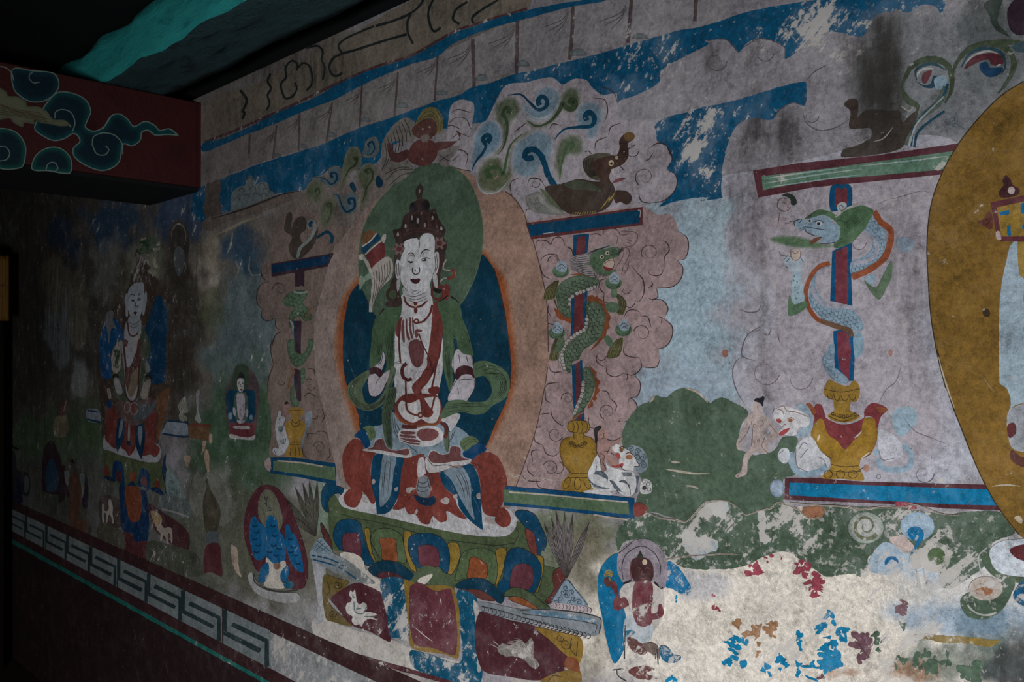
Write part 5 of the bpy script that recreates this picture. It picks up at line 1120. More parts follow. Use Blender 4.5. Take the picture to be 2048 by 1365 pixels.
t.fill('eye', ring('F', 848, 760, 15, 18), (120, 92, 64), under=h); t.fill('eye', ring('F', 908, 815, 26, 20), (156, 104, 70), under=h); t.line('brow', ['F:880,790 910,780 940,800', 'F:830,745 860,735 870,765'], (90, 60, 44), 2.0, under=h)
t.line('contour', ['F:775,735 795,703 830,718', 'F:835,870 870,912 935,920', 'F:945,885 985,880 960,840', 'F:600,990 650,1030', 'F:640,940 690,920 740,960 740,1000', 'F:760,990 830,1090', 'F:830,1000 870,990 910,1050 915,1100', 'F:660,880 650,940', 'F:770,780 790,800'], INK, 1.5)
t.line('fur', fan('F:640,940 680,950 740,980', 'F:650,925 700,920 742,960', 6) + fan('F:600,980 650,1040', 'F:640,1060 760,1050', 7) + fan('F:770,990 800,1060', 'F:790,1000 850,1080', 5) + fan('F:850,930 870,960', 'F:920,930 930,960', 8) + fan('F:960,960 970,1080', 'F:985,960 950,1095', 6) + fan('F:840,1000 880,1010', 'F:860,990 910,1030', 4), (86, 94, 102), 1.6)
p = t.fill('paw', 'F:988,1045 1020,980 1072,1000 1074,1080 1002,1092', (198, 194, 192)); t.fill('paw_pad', ring('F', 1022, 1048, 17), (70, 66, 66), under=p); t.line('paw_line', [ring('F', 1050, 1020, 14), ring('F', 1060, 1060, 14), ring('F', 1020, 1000, 12)], INK, 1.1, under=p)
t.fill('paw', 'F:560,1075 640,1060 720,1060 775,1085 770,1105 600,1095', (192, 186, 184))
t = Thing('painted_rider', 'small bare figure with black hair leaning on the white lion', 'figure')
t.fill('torso', 'F:668,690 720,690 740,690 760,720 760,780 740,800 820,835 825,870 760,872 722,815 735,915 700,922 692,840 662,770', (156, 122, 114)); h = t.fill('head', 'F:668,640 690,590 720,590 740,630 735,680 705,692 675,680', (160, 126, 116)); t.fill('hair', 'F:640,600 690,575 700,590 670,625 668,690 655,720 645,660', (40, 34, 36), under=h)
t.fill('arm', 'F:740,690 790,692 850,655 858,680 800,722 760,740', (156, 122, 114)); t.fill('arm', 'F:690,780 720,800 712,850 735,905 710,922 690,880', (150, 116, 108))
t.line('contour', ['F:690,780 720,810 710,850 735,910', 'F:662,700 662,770 690,840 695,900', 'F:740,680 790,690 855,660', 'F:680,650 700,640', 'F:710,640 725,632', 'F:712,640 718,662', 'F:700,672 722,668', 'F:760,740 740,790', 'F:720,770 750,770'], INK, 1.3)
def plank(label, border, bc, inner, ic, tip=None, lines=None, wear=.05):
    t = Thing('painted_plank', label, 'plank', 'painted planks')
    t.fill('border', border, bc, wear=wear); t.fill('panel', inner, ic, wear=wear)
    if tip: t.fill('tip', tip[0], tip[1])
    if lines: t.line('light_edge', lines, (176, 160, 146), 3.0, wear=.3)
    return t
plank('green plank with blue border carrying the ochre vase and white lion', 'F:-30,1032* 100,1045* 480,1075* 952,1128* 950,1282* 600,1245* 260,1205* -40,1180*', (0, 66, 104), 'F:-40,1060* 905,1152* 912,1250* 300,1188* -40,1155*', (84, 104, 76), ('F:950,1168 1000,1162 1052,1210 1000,1262 950,1260', (128, 60, 52)), ['F:0,1080 300,1100 600,1130 900,1155', 'F:640,1250 760,1270 900,1290'])

# ---- right hand pillar with the pale blue dragon
t = Thing('painted_cloud_scroll', 'green and blue cloud scroll with maroon curls at top right', 'cloud scroll')
t.line('scroll_band', ['Z:1240,560 1310,420 1400,370 1500,380 1555,440 1560,560 1520,640', 'Z:1560,480 1600,380 1680,300 1800,270 1910,310 1950,400 1900,520 1850,580', 'Z:1240,540 1290,620 1350,660 1350,690', 'Z:1720,280 1850,265 2010,260'], (70, 80, 60), 13, taper=1, wear=.15)
t.line('scroll_band', ['Z:1345,500 1340,440 1390,405 1460,400 1530,440', 'Z:1620,420 1680,330 1780,300 1870,330 1895,410 1870,460'], (44, 74, 84), 7, taper=1, wear=.12)
t.fill('curl_eye', 'Z:1335,500 1400,545 1460,540 1475,480 1450,470 1430,520 1390,530', (18, 62, 84), wear=.15); t.fill('curl_eye', 'Z:1735,400 1780,385 1800,420 1880,420 1860,460 1800,480 1750,450', (18, 60, 92), wear=.1); t.fill('curl_light', 'Z:1455,490 1520,470 1530,540 1470,555', (140, 164, 176), wear=.2)
t.fill('maroon_curl', 'Z:1380,470 1400,445 1440,440 1420,490 1400,520 1380,510', (92, 44, 50), wear=.1); t.fill('maroon_curl', 'Z:1640,430 1690,360 1790,330 1860,340 1885,390 1860,410 1810,400 1790,370 1720,390', (92, 42, 50), wear=.16); t.line('white_curl', ['Z:1355,500 1350,460 1390,430 1450,425', 'Z:1640,400 1700,345 1790,318 1850,335', 'Z:1870,400 1840,410'], (178, 172, 170), 4, taper=1, wear=.2)
t.line('stem', ['Z:1530,540 1480,640 1380,720 1300,800 1270,900'], (92, 104, 92), 14, wear=.2); t.line('stem', ['Z:1540,520 1500,610 1400,700 1330,790 1310,910', 'Z:1520,690 1420,760 1350,830 1330,915'], (34, 76, 96), 5, wear=.1); t.line('stem', ['Z:1515,600 1410,700 1340,780 1300,905'], (168, 172, 172), 3.5, wear=.1)
t.line('faint_bud', [spiral('Z', 1570, 745, 30), 'Z:1590,770 1640,800', 'Z:1540,770 1590,790'], (92, 104, 108), 2.0)
t = Thing('painted_flower', 'dark maroon and green blossom at the top right corner', 'flower')
t.fill('leaf', 'Z:1760,30 1800,0 1880,-20 1860,60 1850,140 1900,200 1920,230 1860,200 1810,150 1800,100', (54, 66, 58), wear=.15); t.fill('blossom', 'Z:1910,60 1950,0 2040,-20 2080,80 2040,200 1980,220 1930,190 1910,130', (50, 34, 44), wear=.12); t.fill('stem', 'Z:1930,300 1960,270 2080,260 2080,320 1980,325', (60, 84, 92), wear=.2)
t = Thing('painted_beast', 'worn dark brown beast above the right pillar, stained by soot', 'beast')
t.fill('body', 'Z:1010,700 1060,680 1180,690 1240,690 1260,760 1300,720 1350,690 1340,760 1290,840 1250,920 1100,960 880,975 890,930 960,910 1060,860 1060,800 970,800 930,790', (74, 64, 56), wear=.1, grime=.2); t.fill('neck', 'Z:895,650 930,615 975,620 985,660 980,730 1010,720 1000,790 930,795 935,690', (64, 52, 46), wear=.06)
t.line('mark', ['Z:960,870 990,890 1040,860', 'Z:1080,880 1140,860 1200,790', 'Z:1250,660 1300,690 1330,660'], (168, 160, 154), 2.5, taper=1)

t = Thing('painted_pillar', 'maroon pillar under the long green bar at right', 'pillar')
b = t.fill('crossbar', 'Z:330,1060* 600,1015* 1100,965* 1640,885* 1640,1070* 1200,1115* 700,1165* 362,1228*', (90, 46, 54), wear=.05); t.fill('bar_panel', 'Z:385,1095* 800,1045* 1200,990* 1600,935* 1600,1045* 1100,1090* 700,1120* 392,1182*', (96, 128, 106), under=b, wear=.12)
t.line('bar_brush', ['Z:400,1110 600,1080 900,1040', 'Z:400,1140 700,1090 1000,1050', 'Z:420,1165 800,1110 1000,1085', 'Z:1000,1030 1300,1000 1540,970'], (150, 172, 168), 3.0, under=b, taper=1, wear=.35)
s = t.fill('shaft', 'G:652,345 690,318 735,322 780,318 806,350 800,480 740,500 655,510', (0, 72, 108)); t.fill('shaft_core', 'G:693,345 730,355 766,343 772,460 740,480 690,480', (106, 48, 56), under=s)
s = t.fill('shaft', 'G:665,800* 730,770* 808,738* 802,1000* 810,1198* 780,1185* 650,1158* 660,900*', (0, 76, 116)); t.fill('shaft_core', 'G:690,800* 775,765* 780,1000* 775,1192* 685,1160* 692,960*', (118, 52, 62), under=s, wear=.1)
s = t.fill('shaft', 'H:802,75* 870,60* 936,110* 942,250* 935,398* 905,398* 840,330* 812,312*', (0, 80, 124)); t.fill('shaft_core', 'H:825,80* 880,70* 908,110* 918,200* 908,400* 838,310*', (122, 54, 66), under=s, wear=.16)

LB = (138, 158, 172)
t = Thing('painted_dragon', 'pale blue dragon with green mane coiled around the right pillar', 'dragon')
for o_ in ('G:955,535 1010,570 1042,640 1052,750 1000,870 900,942 800,962 800,880 900,832 952,762 935,690 880,650', 'G:660,905 590,920 545,1000 545,1060 580,1130 640,1185 720,1205 800,1222 870,1290 885,1365 760,1365 640,1322 545,1240 500,1150 510,1040 540,960',
           'H:730,260 760,200 780,160 810,160 810,310 840,330 905,395 885,415 820,400 760,340'):
    b = t.fill('coil', o_, LB, wear=.1, edge=((126, 148, 164), 4)); t.line('scale_row', scales(o_, 9.0, .8), (92, 108, 122), 1.1, under=b)
t.fill('coil', 'H:940,80 990,90 1000,200 960,250 940,230', (132, 156, 170), wear=.2); t.line('belly_band', ['G:520,1060 560,1150 650,1195 780,1200 850,1230', 'G:890,660 960,710 990,780 960,850 820,890'], (160, 158, 168), 8, wear=.12)
t.line('back_fin', ['G:968,515 1015,590 1085,650 1085,740 1040,850 940,930 810,990'], (148, 78, 48), 12, wear=.1); t.line('back_fin', ['G:650,885 570,915 505,1000 475,1100 495,1200 560,1290 640,1325'], (148, 80, 50), 9, wear=.12); t.line('back_fin', ['G:600,1310 700,1345 780,1365', 'H:720,5 800,30 870,55 910,70 925,110'], (108, 78, 58), 9, wear=.15)
m = t.fill('mane', 'G:500,560 560,505 660,518 700,550 720,545 780,482 860,468 965,510 935,580 900,640 800,742 680,775 720,640 650,560', (84, 112, 80), wear=.08); t.line('mane_edge', ['G:690,555 760,500 880,460'], (176, 172, 166), 4.5, under=m); t.line('mane_strand', fan('G:720,720 800,650 940,520', 'G:730,640 800,560 860,490', 6), (60, 84, 58), 1.6, under=m, taper=1)
t.fill('jaw', 'G:220,712 300,688 420,698 520,718 600,748 680,760 660,775 500,782 380,772 260,742', (90, 116, 84), edge=((140, 146, 132), 5), wear=.1)
h = t.fill('head', 'G:400,585 450,570 470,575 520,548 600,540 650,560 680,600 720,622 722,690 685,742 600,742 560,700 480,655 440,652 402,622', LB, edge=((148, 164, 174), 6), wear=.05)
t.fill('eye', ring('G', 572, 603, 24, 17), (190, 190, 192), under=h); t.fill('pupil', ring('G', 570, 604, 12), (40, 40, 48), under=h); t.fill('eye', ring('G', 506, 583, 20, 13), (186, 186, 188), under=h); t.fill('pupil', ring('G', 506, 583, 8), (40, 40, 48), under=h)
t.line('head_line', ['G:540,590 580,580 610,600', 'G:440,655 470,640 480,660 540,690 560,692', 'G:440,640 470,628 560,640 620,650', 'G:400,620 395,590 440,570', 'G:580,750 650,745 690,735', 'G:490,560 520,545', 'G:450,575 430,600', 'G:700,580 750,585 760,600'], (56, 62, 72), 1.6, under=h); t.fill('tongue', 'G:505,735 560,700 595,700 560,730 515,752', (112, 72, 54), under=h); t.fill('brow_leaf', 'G:470,570 500,545 560,510 640,520 560,550 520,560', (76, 98, 72), under=h)
t.fill('curl', 'G:700,480 730,450 770,460 760,500 720,520', (172, 176, 178)); t.line('curl_line', [spiral('G', 735, 485, 28)], INKM, 1.3)
t.fill('leg', 'G:330,850 430,862 442,1000 465,1165 395,1185 372,1100 380,950', (156, 176, 184), wear=.08); t.line('leg_dots', [ring('G', x, y, 4, n=6) for x, y in ((390, 900), (410, 940), (395, 980), (415, 1020), (400, 1060), (420, 1100), (410, 1140), (390, 1010))], (70, 80, 92), 1.2)
c = t.fill('claw', 'G:318,860 340,835 380,850 440,840 470,850 440,930 400,960 350,930', (164, 172, 180)); t.line('claw_line', ['G:320,860 350,830', 'G:335,880 360,850', 'G:440,850 460,880', 'G:350,930 330,900'], (80, 84, 96), 1.4, under=c); t.fill('jewel', 'G:370,800 400,782 440,800 435,850 405,868 375,850', (190, 172, 158), under=c); t.line('jewel_line', ['G:370,800 375,850 405,868 435,850 440,800', 'G:380,800 400,820 430,800'], (110, 84, 84), 1.3, under=c)
t.fill('leg_fin', 'G:360,1112 392,1182 470,1160 492,1190 420,1250 352,1262', (92, 118, 88), wear=.1); t.fill('leg_fin', 'G:895,1010 980,1062 1040,960 1092,870 1097,970 1060,1060 1000,1148', (96, 116, 90), wear=.15); t.fill('leg', 'G:900,990 960,965 985,990 970,1040 920,1030', (150, 168, 180), wear=.12)
t.fill('leg', 'G:1130,720 1200,700 1260,740 1230,800 1150,800', (140, 152, 166), wear=.35)
t = Thing('painted_sketch_figure', 'faint bald head with a black tuft left of the right dragon', 'figure')
t.fill('body', 'G:230,560 300,520 340,560 390,600 350,640 220,640', (166, 152, 156), wear=.1); h = t.fill('head', ring('G', 322, 468, 48, 48), (176, 160, 162)); t.fill('hair_tuft', 'G:305,405 340,385 390,400 415,450 400,472 372,465 370,435 340,410', (46, 56, 46), under=h); t.line('face_line', [arc('G', 322, 468, 48, 48, 20, 290), 'G:275,440 300,425', 'G:320,455 330,460', 'G:300,510 330,515', 'G:345,480 355,490', 'G:290,530 280,600', 'G:360,590 395,585', 'G:330,600 360,600'], (96, 80, 88), 1.4, under=h)

t = Thing('painted_vase', 'ochre vase draped with a red cloth on the bright blue plank', 'vase')
t.fill('body', 'H:665,690 690,640 740,640 870,700 1000,640 1070,640 1090,700 1088,780 1045,870 975,912 870,945 790,905 700,850 658,750', (156, 118, 42), edge=((136, 98, 34), 9)); t.fill('foot', 'H:790,900 970,905 975,960 1002,1042 870,1035 728,1027 785,960', (158, 122, 48))
t.fill('cloth', 'H:665,690 680,640 672,600 690,550 725,552 745,600 760,640 870,682 1000,640 1005,590 1060,540 1155,580 1112,632 1088,705 1068,640 1010,632 975,750 930,790 880,842 830,790 770,745 725,640', (124, 54, 56), wear=.12)
t.fill('cloth_tip', 'H:625,550 650,540 690,600 672,620', (142, 80, 48)); t.fill('cloth_tip', 'H:1085,570 1155,580 1110,605', (150, 84, 50)); t.fill('neck', 'H:808,525 912,525 912,588 975,622 940,655 870,668 800,655 765,625 808,590', (150, 116, 46)); t.fill('mouth_rim', 'H:743,450 778,388 810,405 900,432 940,393 977,440 955,530 870,525 800,522 745,490', (150, 116, 50))
vase_lines(t, ['H:745,450 850,470 970,450', arc('H', 785, 480, 20, 35, 0, 180), arc('H', 830, 490, 20, 35, 0, 180), arc('H', 880, 492, 22, 35, 0, 180), arc('H', 930, 488, 20, 35, 0, 180), 'H:770,625 870,660 970,620', 'H:790,610 870,640 950,605', 'H:790,940 870,955 970,950', 'H:780,980 880,990 985,985', arc('H', 850, 1005, 28, 25, 0, 360), arc('H', 930, 1005, 30, 25, 0, 360), arc('H', 770, 1005, 28, 25, 0, 360), 'H:690,800 720,850 790,905', 'H:1050,870 980,910', 'H:1000,960 940,1000'] + [ring('H', 800 + 24 * i, 612 + 16 * math.sin(i * .5), 9) for i in range(7)], 1.4)
t.line('vase_loss', ['H:700,790 715,745', 'H:940,770 970,745 990,720', 'H:985,905 1040,860'], (196, 184, 168), 3.4, taper=1)
t = Thing('painted_lion', 'faded white lion behind the cloth draped vase', 'lion', 'painted white lions')
t.fill('body', 'H:560,830 600,780 660,760 720,850 780,910 770,960 700,1000 620,1000 570,950', (196, 194, 196), wear=.08); t.fill('mane', 'H:560,560 620,550 660,600 670,700 620,760 560,760 600,700 640,650', (146, 162, 174), wear=.15)
h = t.fill('head', 'H:410,610 450,570 520,570 600,600 650,640 640,690 580,700 560,750 500,750 440,740 470,700 430,660', (202, 198, 198), wear=.05); t.fill('mouth', 'H:445,745 480,715 520,705 500,735 460,755', (160, 66, 66), under=h); t.fill('nostril', 'H:430,650 455,642 468,665 450,672', (160, 76, 70), under=h); t.fill('eye', ring('H', 525, 655, 15, 13), (150, 96, 66), under=h); t.line('face_line', ['H:410,610 420,580 470,590 480,610', 'H:450,570 480,560 500,590 560,600 640,630', 'H:470,700 490,680 500,690', 'H:505,645 530,635 550,650'], (140, 96, 84), 1.5, under=h)
t.line('mane_band', ['H:520,860 540,950 590,1000 700,990 760,950', 'H:1090,900 1120,960 1200,975 1290,960 1310,880 1260,810', 'H:1070,870 1110,850'], (142, 162, 176), 12, wear=.15); t.fill('tail_curl', 'H:1190,600 1260,565 1330,580 1350,650 1290,730 1230,760 1195,700', (150, 170, 182), wear=.12); t.fill('rump', 'H:1100,720 1180,740 1240,800 1250,880 1150,920 1100,850', (192, 190, 196), wear=.1)
t.fill('paw', 'H:445,870 470,835 510,840 520,900 490,935 450,910', (190, 190, 192)); t.line('contour', ['H:580,840 610,800 640,810', 'H:590,900 620,860 640,840', 'H:700,890 740,910 760,960', 'H:560,830 570,950 640,990', ring('H', 1098, 1020, 14), 'H:450,870 480,850', 'H:1100,850 1120,910 1200,900'], (110, 104, 112), 1.4)
t = Thing('painted_rider', 'pale bare standing figure with black topknot on the green hill', 'figure')
t.fill('torso', 'H:250,620 290,600 330,600 370,640 400,680 370,700 360,760 380,820 370,870 300,860 250,920 240,1000 180,1028 165,1015 205,980 220,890 270,820 280,740 265,680 240,740 205,800 205,850 180,840 175,800 210,720', (176, 158, 152), wear=.06)
h = t.fill('head', ring('H', 308, 570, 26, 36), (178, 158, 152)); t.fill('topknot', 'H:288,530 300,510 330,508 345,495 358,505 352,530 345,565 325,540', (34, 34, 40), under=h); t.fill('arm', 'H:350,640 440,720 450,760 390,800 370,760 400,730', (172, 154, 148))
t.line('contour', ['H:265,680 240,740 190,800', 'H:270,660 280,740 270,820', 'H:340,650 350,680 330,690', ring('H', 292, 690, 10), ring('H', 318, 788, 8), 'H:360,760 340,820 380,870', 'H:205,980 180,1020', 'H:310,560 315,590', 'H:220,890 205,980', 'H:390,680 440,740'], (120, 94, 92), 1.4)
plank('bright blue plank with maroon border under the cloth draped vase', 'H:490,1028* 700,1030* 1000,1052* 1560,1068* 1900,1075* 1900,1240* 1560,1228* 1180,1198* 485,1170*', (84, 42, 50), 'H:520,1058* 1000,1075* 1560,1095* 1900,1105* 1900,1208* 1560,1200* 1100,1175* 515,1140*', (0, 116, 158), wear=.1)
t = Thing('painted_jewel', 'pale round jewel left of the bright blue plank', 'jewel')
t.fill('disc', ring('H', 440, 1095, 48, 58), (150, 164, 180), edge=((120, 128, 150), 6), wear=.1)
t = Thing('bare_plaster_chip', 'terracotta chip in the plaster below the bright blue plank', 'chip')
t.fill('raw_clay', 'L:75,130 240,125 240,180 190,205 130,195 90,165', (164, 112, 82), wear=.15, rough=2); t.fill('chip_edge', 'L:60,120 90,118 90,165 130,200 190,210 130,210 85,185', CREAM, rough=1.5)
t = Thing('red_paint_patch', 'small patch of crimson paint on the crack below the plank', 'paint patch')
t.fill('patch', 'L:740,90 800,85 870,95 900,130 840,135 770,125', (160, 62, 76), wear=.28, rough=3)

# ---- ochre mandorla and the deity cut by the right edge of the picture
t = Thing('painted_mandorla', 'broad ochre mandorla cut off by the right edge', 'mandorla')
t.fill('ochre_ring', 'I:560,110 513,135 420,190 330,280 250,380 180,500 130,640 113,800 118,950 130,1110 160,1280 190,1400 J:200,180 260,340 330,510 400,640 490,760 600,820 900,900 1200,700 1300,300 I:1300,1000 1250,500 1000,200 750,90', (130, 97, 40), wear=.04, grime=.2)
t.line('ring_outline', ['I:513,130 420,190 330,280 250,380 180,500 130,640 113,800 118,950 130,1110 160,1280 190,1400', 'J:155,0 200,180 260,340 330,510 400,640 490,760'], (60, 44, 26), 2.0); t.line('edge_loss', ['J:160,30 175,90 200,170 225,240', 'J:380,560 440,555 495,560'], (190, 176, 156), 3.4, wear=.25, taper=1)
t.fill('stain', ring('I', 358, 1088, 16, 18), (66, 50, 34)); t.fill('loss', 'J:470,690 490,680 505,700 498,715', (196, 176, 150))
t = Thing('painted_deity', 'pale blue robed figure sliced by the right edge inside ochre ring', 'deity')
t.fill('robe', 'I:600,760 470,795 440,880 420,980 411,1100 412,1365 J:412,140 440,160 456,220 445,262 470,230 509,220 800,220 800,-200', (156, 172, 182), wear=.12, grime=.1); t.fill('sleeve', 'J:441,270 470,235 520,220 620,215 620,450 509,420 470,410 450,380', (150, 152, 156), wear=.12); t.fill('maroon_edge', 'J:442,310 470,300 478,340 450,362', (92, 44, 44)); t.fill('maroon_edge', 'J:460,410 500,440 600,450 600,490 500,480 455,450', (90, 52, 44)); t.fill('hair_tress', 'I:490,780 515,770 560,820 560,1060 515,1050 515,950 495,930', (150, 120, 52))
t = Thing('painted_emblem', 'maroon framed square emblem with blue bars on ochre ring', 'emblem')
f = t.fill('frame', 'I:375,632* 560,592* 560,795* 415,792* 400,760*', (100, 48, 54), wear=.08); t.fill('ochre_panel', 'I:400,652* 560,618* 560,772* 420,772*', (150, 118, 48), under=f)
for a in ('I:412,672* 452,662* 454,680* 415,686*', 'I:500,636* 540,625* 540,678* 500,678*', 'I:443,730* 458,725* 461,770* 447,768*', 'I:505,725* 540,718* 540,742* 507,742*'): t.fill('blue_bar', a, (10, 104, 150), under=f)
t.fill('trefoil', 'I:322,712 350,698 362,672 380,675 384,740 368,742 350,730', (104, 58, 46)); t.fill('trefoil', 'I:410,590 430,560 425,540 440,518 460,540 468,560 495,575 490,600 420,612', (74, 40, 42)); t.fill('bare_spot', ring('I', 462, 582, 15, 16), (198, 176, 170)); t.fill('bare_spot', 'I:398,755 412,750 420,785 402,785', (190, 166, 162)); t.line('trefoil_line', ['I:355,700 370,712 355,725', 'I:440,530 445,560 430,590', 'I:480,580 470,605'], (56, 28, 30), 1.6)
t = Thing('painted_lotus_pedestal', 'white lotus pedestal with a maroon petal at the right edge', 'lotus pedestal')
t.fill('seat', 'L:1415,450 1440,400 1520,360 1640,350 1900,330 1900,640 1640,615 1500,590 1440,540', (200, 204, 210), wear=.06); t.fill('green_rim', 'L:1360,500 1400,430 1420,480 1440,540 1500,595 1640,620 1900,640 1900,680 1600,660 1460,620 1400,570', (76, 94, 72), wear=.15); t.fill('maroon_petal', 'L:1558,430 1600,400 1680,385 1800,380 1800,540 1680,510 1600,480', (98, 40, 44)); t.fill('blue_patch', 'L:1585,760 1620,680 1660,640 1760,640 1760,820 1650,820', (14, 84, 122), wear=.3)

# ---- lower right: what is left of the scene on bare plaster
t = Thing('painted_seated_monk', 'dark skinned seated monk with lilac halo and blue oval', 'monk')
t.fill('blue_oval', 'K:60,640 80,560 130,490 200,450 260,480 300,560 300,860 262,900 252,1000 250,1120 180,1232 130,1100 90,900 65,780', (0, 104, 144), wear=.06); t.fill('blue_oval', 'K:555,510 620,542 680,620 720,700 716,752 640,735 580,700 540,690', (0, 114, 160), wear=.2)
t.fill('pink_robe_back', 'K:215,740 230,690 290,650 420,650 520,700 520,900 450,1000 260,1010 260,900', (196, 186, 178), wear=.1)
t.fill('halo', 'K:198,560 208,450 280,380 370,348 450,368 520,440 557,560 547,650 525,702 440,655 300,655 250,665 215,620', (150, 138, 146), wear=.04); t.line('halo_ring', ['K:240,640 232,540 260,460 340,405 400,405 470,460 505,540 500,610', 'K:210,450 300,375'], (64, 54, 60), 1.8); t.line('halo_ring', ['K:240,665 270,655 300,640', 'K:460,655 490,680 520,700'], (40, 36, 38), 4)
h = t.fill('head', 'K:292,530 310,490 360,478 420,490 452,540 455,600 440,650 380,668 320,650 298,600', (70, 42, 42), wear=.02); t.fill('ushnisha', 'K:340,480 350,450 362,430 375,455 382,482', (52, 58, 48), under=h); t.fill('bare_spot', ring('K', 393, 512, 18, 20), (196, 174, 152), under=h); t.line('face_line', ['K:335,560 350,552 368,560', 'K:395,560 412,552 430,560', 'K:378,570 372,600 392,600', 'K:360,625 380,632 405,622', 'K:300,500 290,560 300,650', 'K:455,560 460,640'], (120, 70, 66), 1.7, under=h)
t.fill('torso', 'K:330,655 440,655 452,760 440,850 445,940 400,972 340,955 312,900 305,780', (112, 56, 62), wear=.2); t.fill('arm', 'K:140,660 180,650 205,700 215,770 250,760 282,815 240,840 190,858 168,830 180,740', (116, 58, 60), wear=.08); t.fill('arm', 'K:440,880 480,870 495,810 515,815 528,880 500,910 440,922 400,900', (112, 52, 58), wear=.22)
t.fill('hand', 'K:100,640 120,615 150,650 160,680 130,690 105,665', (92, 56, 54)); t.line('held_flower', ['K:110,590 135,570 165,590', 'K:105,605 135,590 165,605', 'K:110,615 140,606 160,618', 'K:140,620 150,650'], (150, 122, 60), 3.0)
t.fill('skirt', 'K:250,920 300,890 360,970 450,960 440,1060 380,1090 300,1050 248,1080', (180, 186, 190), wear=.2, rough=2); t.fill('legs', 'K:270,1045 330,1060 380,1100 430,1120 400,1165 340,1160 280,1110', (92, 54, 48), wear=.18, rough=2); t.fill('dark_hem', 'K:380,1090 480,1100 500,1200 460,1180 400,1130', (120, 100, 92), wear=.3, rough=2)
t.fill('blue_cushion', 'K:500,1110 560,1120 600,1170 650,1180 640,1210 560,1230 510,1190', (6, 96, 132), wear=.25, rough=2); t.fill('blue_cushion', 'K:250,1010 300,990 330,1020 260,1050', (40, 110, 136), wear=.3, rough=2)
t.fill('red_base', 'K:270,1290 350,1250 460,1270 400,1300 480,1340 360,1345', (110, 62, 56), wear=.35, rough=2); t.line('base_line', ['K:190,1280 200,1320 260,1360', 'K:160,1280 240,1270', 'K:480,1130 490,1240', 'K:255,960 250,1200', 'K:470,1160 470,1200'], (60, 60, 64), 2.4, wear=.2)
def remains(label, col, groups, wear=.2, name='flaked_paint', seed=4):
    t = Thing(name, label, 'paint flakes', 'flakes of surviving paint')
    n = 0
    for (c, cx, cy, rx, ry, k, s0, s1) in groups:
        x0, y0, z = CROPS[c]
        for q in flakes(x0 + cx / z, y0 + cy / z, rx / z, ry / z, k, s0, s1, seed + n):
            t.fill('flake', q, col, wear=wear - .22, rough=2.8, step=2.5); n += 1
remains('bright blue paint flakes left of the blue upright on bare plaster', (0, 124, 166), [('K', 1040, 1120, 90, 80, 13, 4, 9), ('K', 960, 1230, 40, 30, 4, 5, 8), ('K', 1110, 1230, 40, 30, 4, 5, 9), ('K', 1250, 1280, 40, 40, 5, 3, 7), ('K', 1350, 1240, 50, 60, 9, 4, 8), ('K', 1490, 1080, 15, 60, 5, 3, 6), ('K', 1480, 1280, 12, 40, 3, 3, 6)], seed=21)
remains('bright blue flaked paint upright near the bottom edge', (0, 124, 166), [('L', 260, 920, 60, 50, 5, 5, 10), ('L', 215, 1000, 25, 50, 4, 5, 10), ('L', 370, 1010, 30, 60, 6, 5, 9), ('L', 300, 1070, 40, 50, 5, 5, 9), ('L', 270, 1160, 60, 60, 8, 6, 12), ('L', 300, 1250, 70, 40, 9, 7, 14), ('L', 180, 1250, 70, 12, 5, 5, 9), ('L', 150, 1345, 30, 15, 2, 5, 8), ('L', 65, 1060, 14, 70, 5, 3, 6), ('L', 62, 1270, 10, 40, 3, 4, 7), ('K', 620, 780, 14, 18, 3, 3, 5), ('K', 580, 1350, 30, 12, 3, 4, 8)], seed=55)
remains('crimson paint flakes along the foot of the green hill', (158, 70, 84), [('K', 1160, 570, 45, 50, 10, 3, 9), ('K', 1300, 490, 60, 30, 8, 2, 4), ('K', 1510, 560, 60, 45, 14, 3, 10), ('K', 1590, 650, 40, 60, 14, 4, 11), ('K', 1600, 760, 30, 25, 3, 5, 8), ('K', 895, 850, 30, 40, 5, 3, 6), ('K', 880, 740, 14, 30, 2, 3, 5)], seed=85)
remains('ochre brown arc of paint flakes on the bare plaster', (166, 122, 86), [('K', 1060, 950, 40, 22, 5, 5, 9), ('K', 1150, 1010, 60, 30, 8, 6, 11), ('K', 1280, 960, 50, 40, 8, 5, 10), ('K', 1200, 1105, 16, 14, 2, 4, 6), ('K', 1195, 1165, 12, 14, 2, 3, 6), ('K', 1290, 1040, 16, 20, 2, 3, 6)], .25, seed=120)
remains('purple grey rubbed paint remains beside the blue upright', (120, 84, 92), [('L', 490, 1070, 60, 50, 8, 7, 14), ('L', 520, 1150, 40, 60, 7, 6, 11), ('L', 800, 840, 45, 40, 6, 6, 11), ('L', 220, 1310, 20, 30, 2, 4, 7)], .35, seed=150)
remains('dark green smears of paint in the lower right corner', (84, 104, 84), [('L', 960, 1200, 90, 60, 9, 5, 13), ('L', 1060, 1220, 90, 60, 9, 5, 13), ('L', 1300, 1300, 120, 50, 12, 6, 16), ('L', 620, 1080, 40, 60, 6, 5, 10), ('L', 780, 1220, 60, 40, 5, 4, 9), ('L', 490, 560, 16, 40, 3, 4, 8), ('L', 805, 965, 20, 24, 2, 5, 8)], .3, seed=180)
t = Thing('painted_ochre_stroke', 'broad ochre brush stroke low at the right', 'brush stroke')
t.fill('stroke', 'L:862,1040 930,1022 1080,1035 1250,1045 1420,1062 1490,1080 1420,1112 1250,1092 1060,1080 950,1060', (140, 116, 56), wear=.16, rough=3)
t = Thing('painted_swirl', 'pale green spiral wash under the bright blue plank', 'swirl', 'painted swirls at lower right')
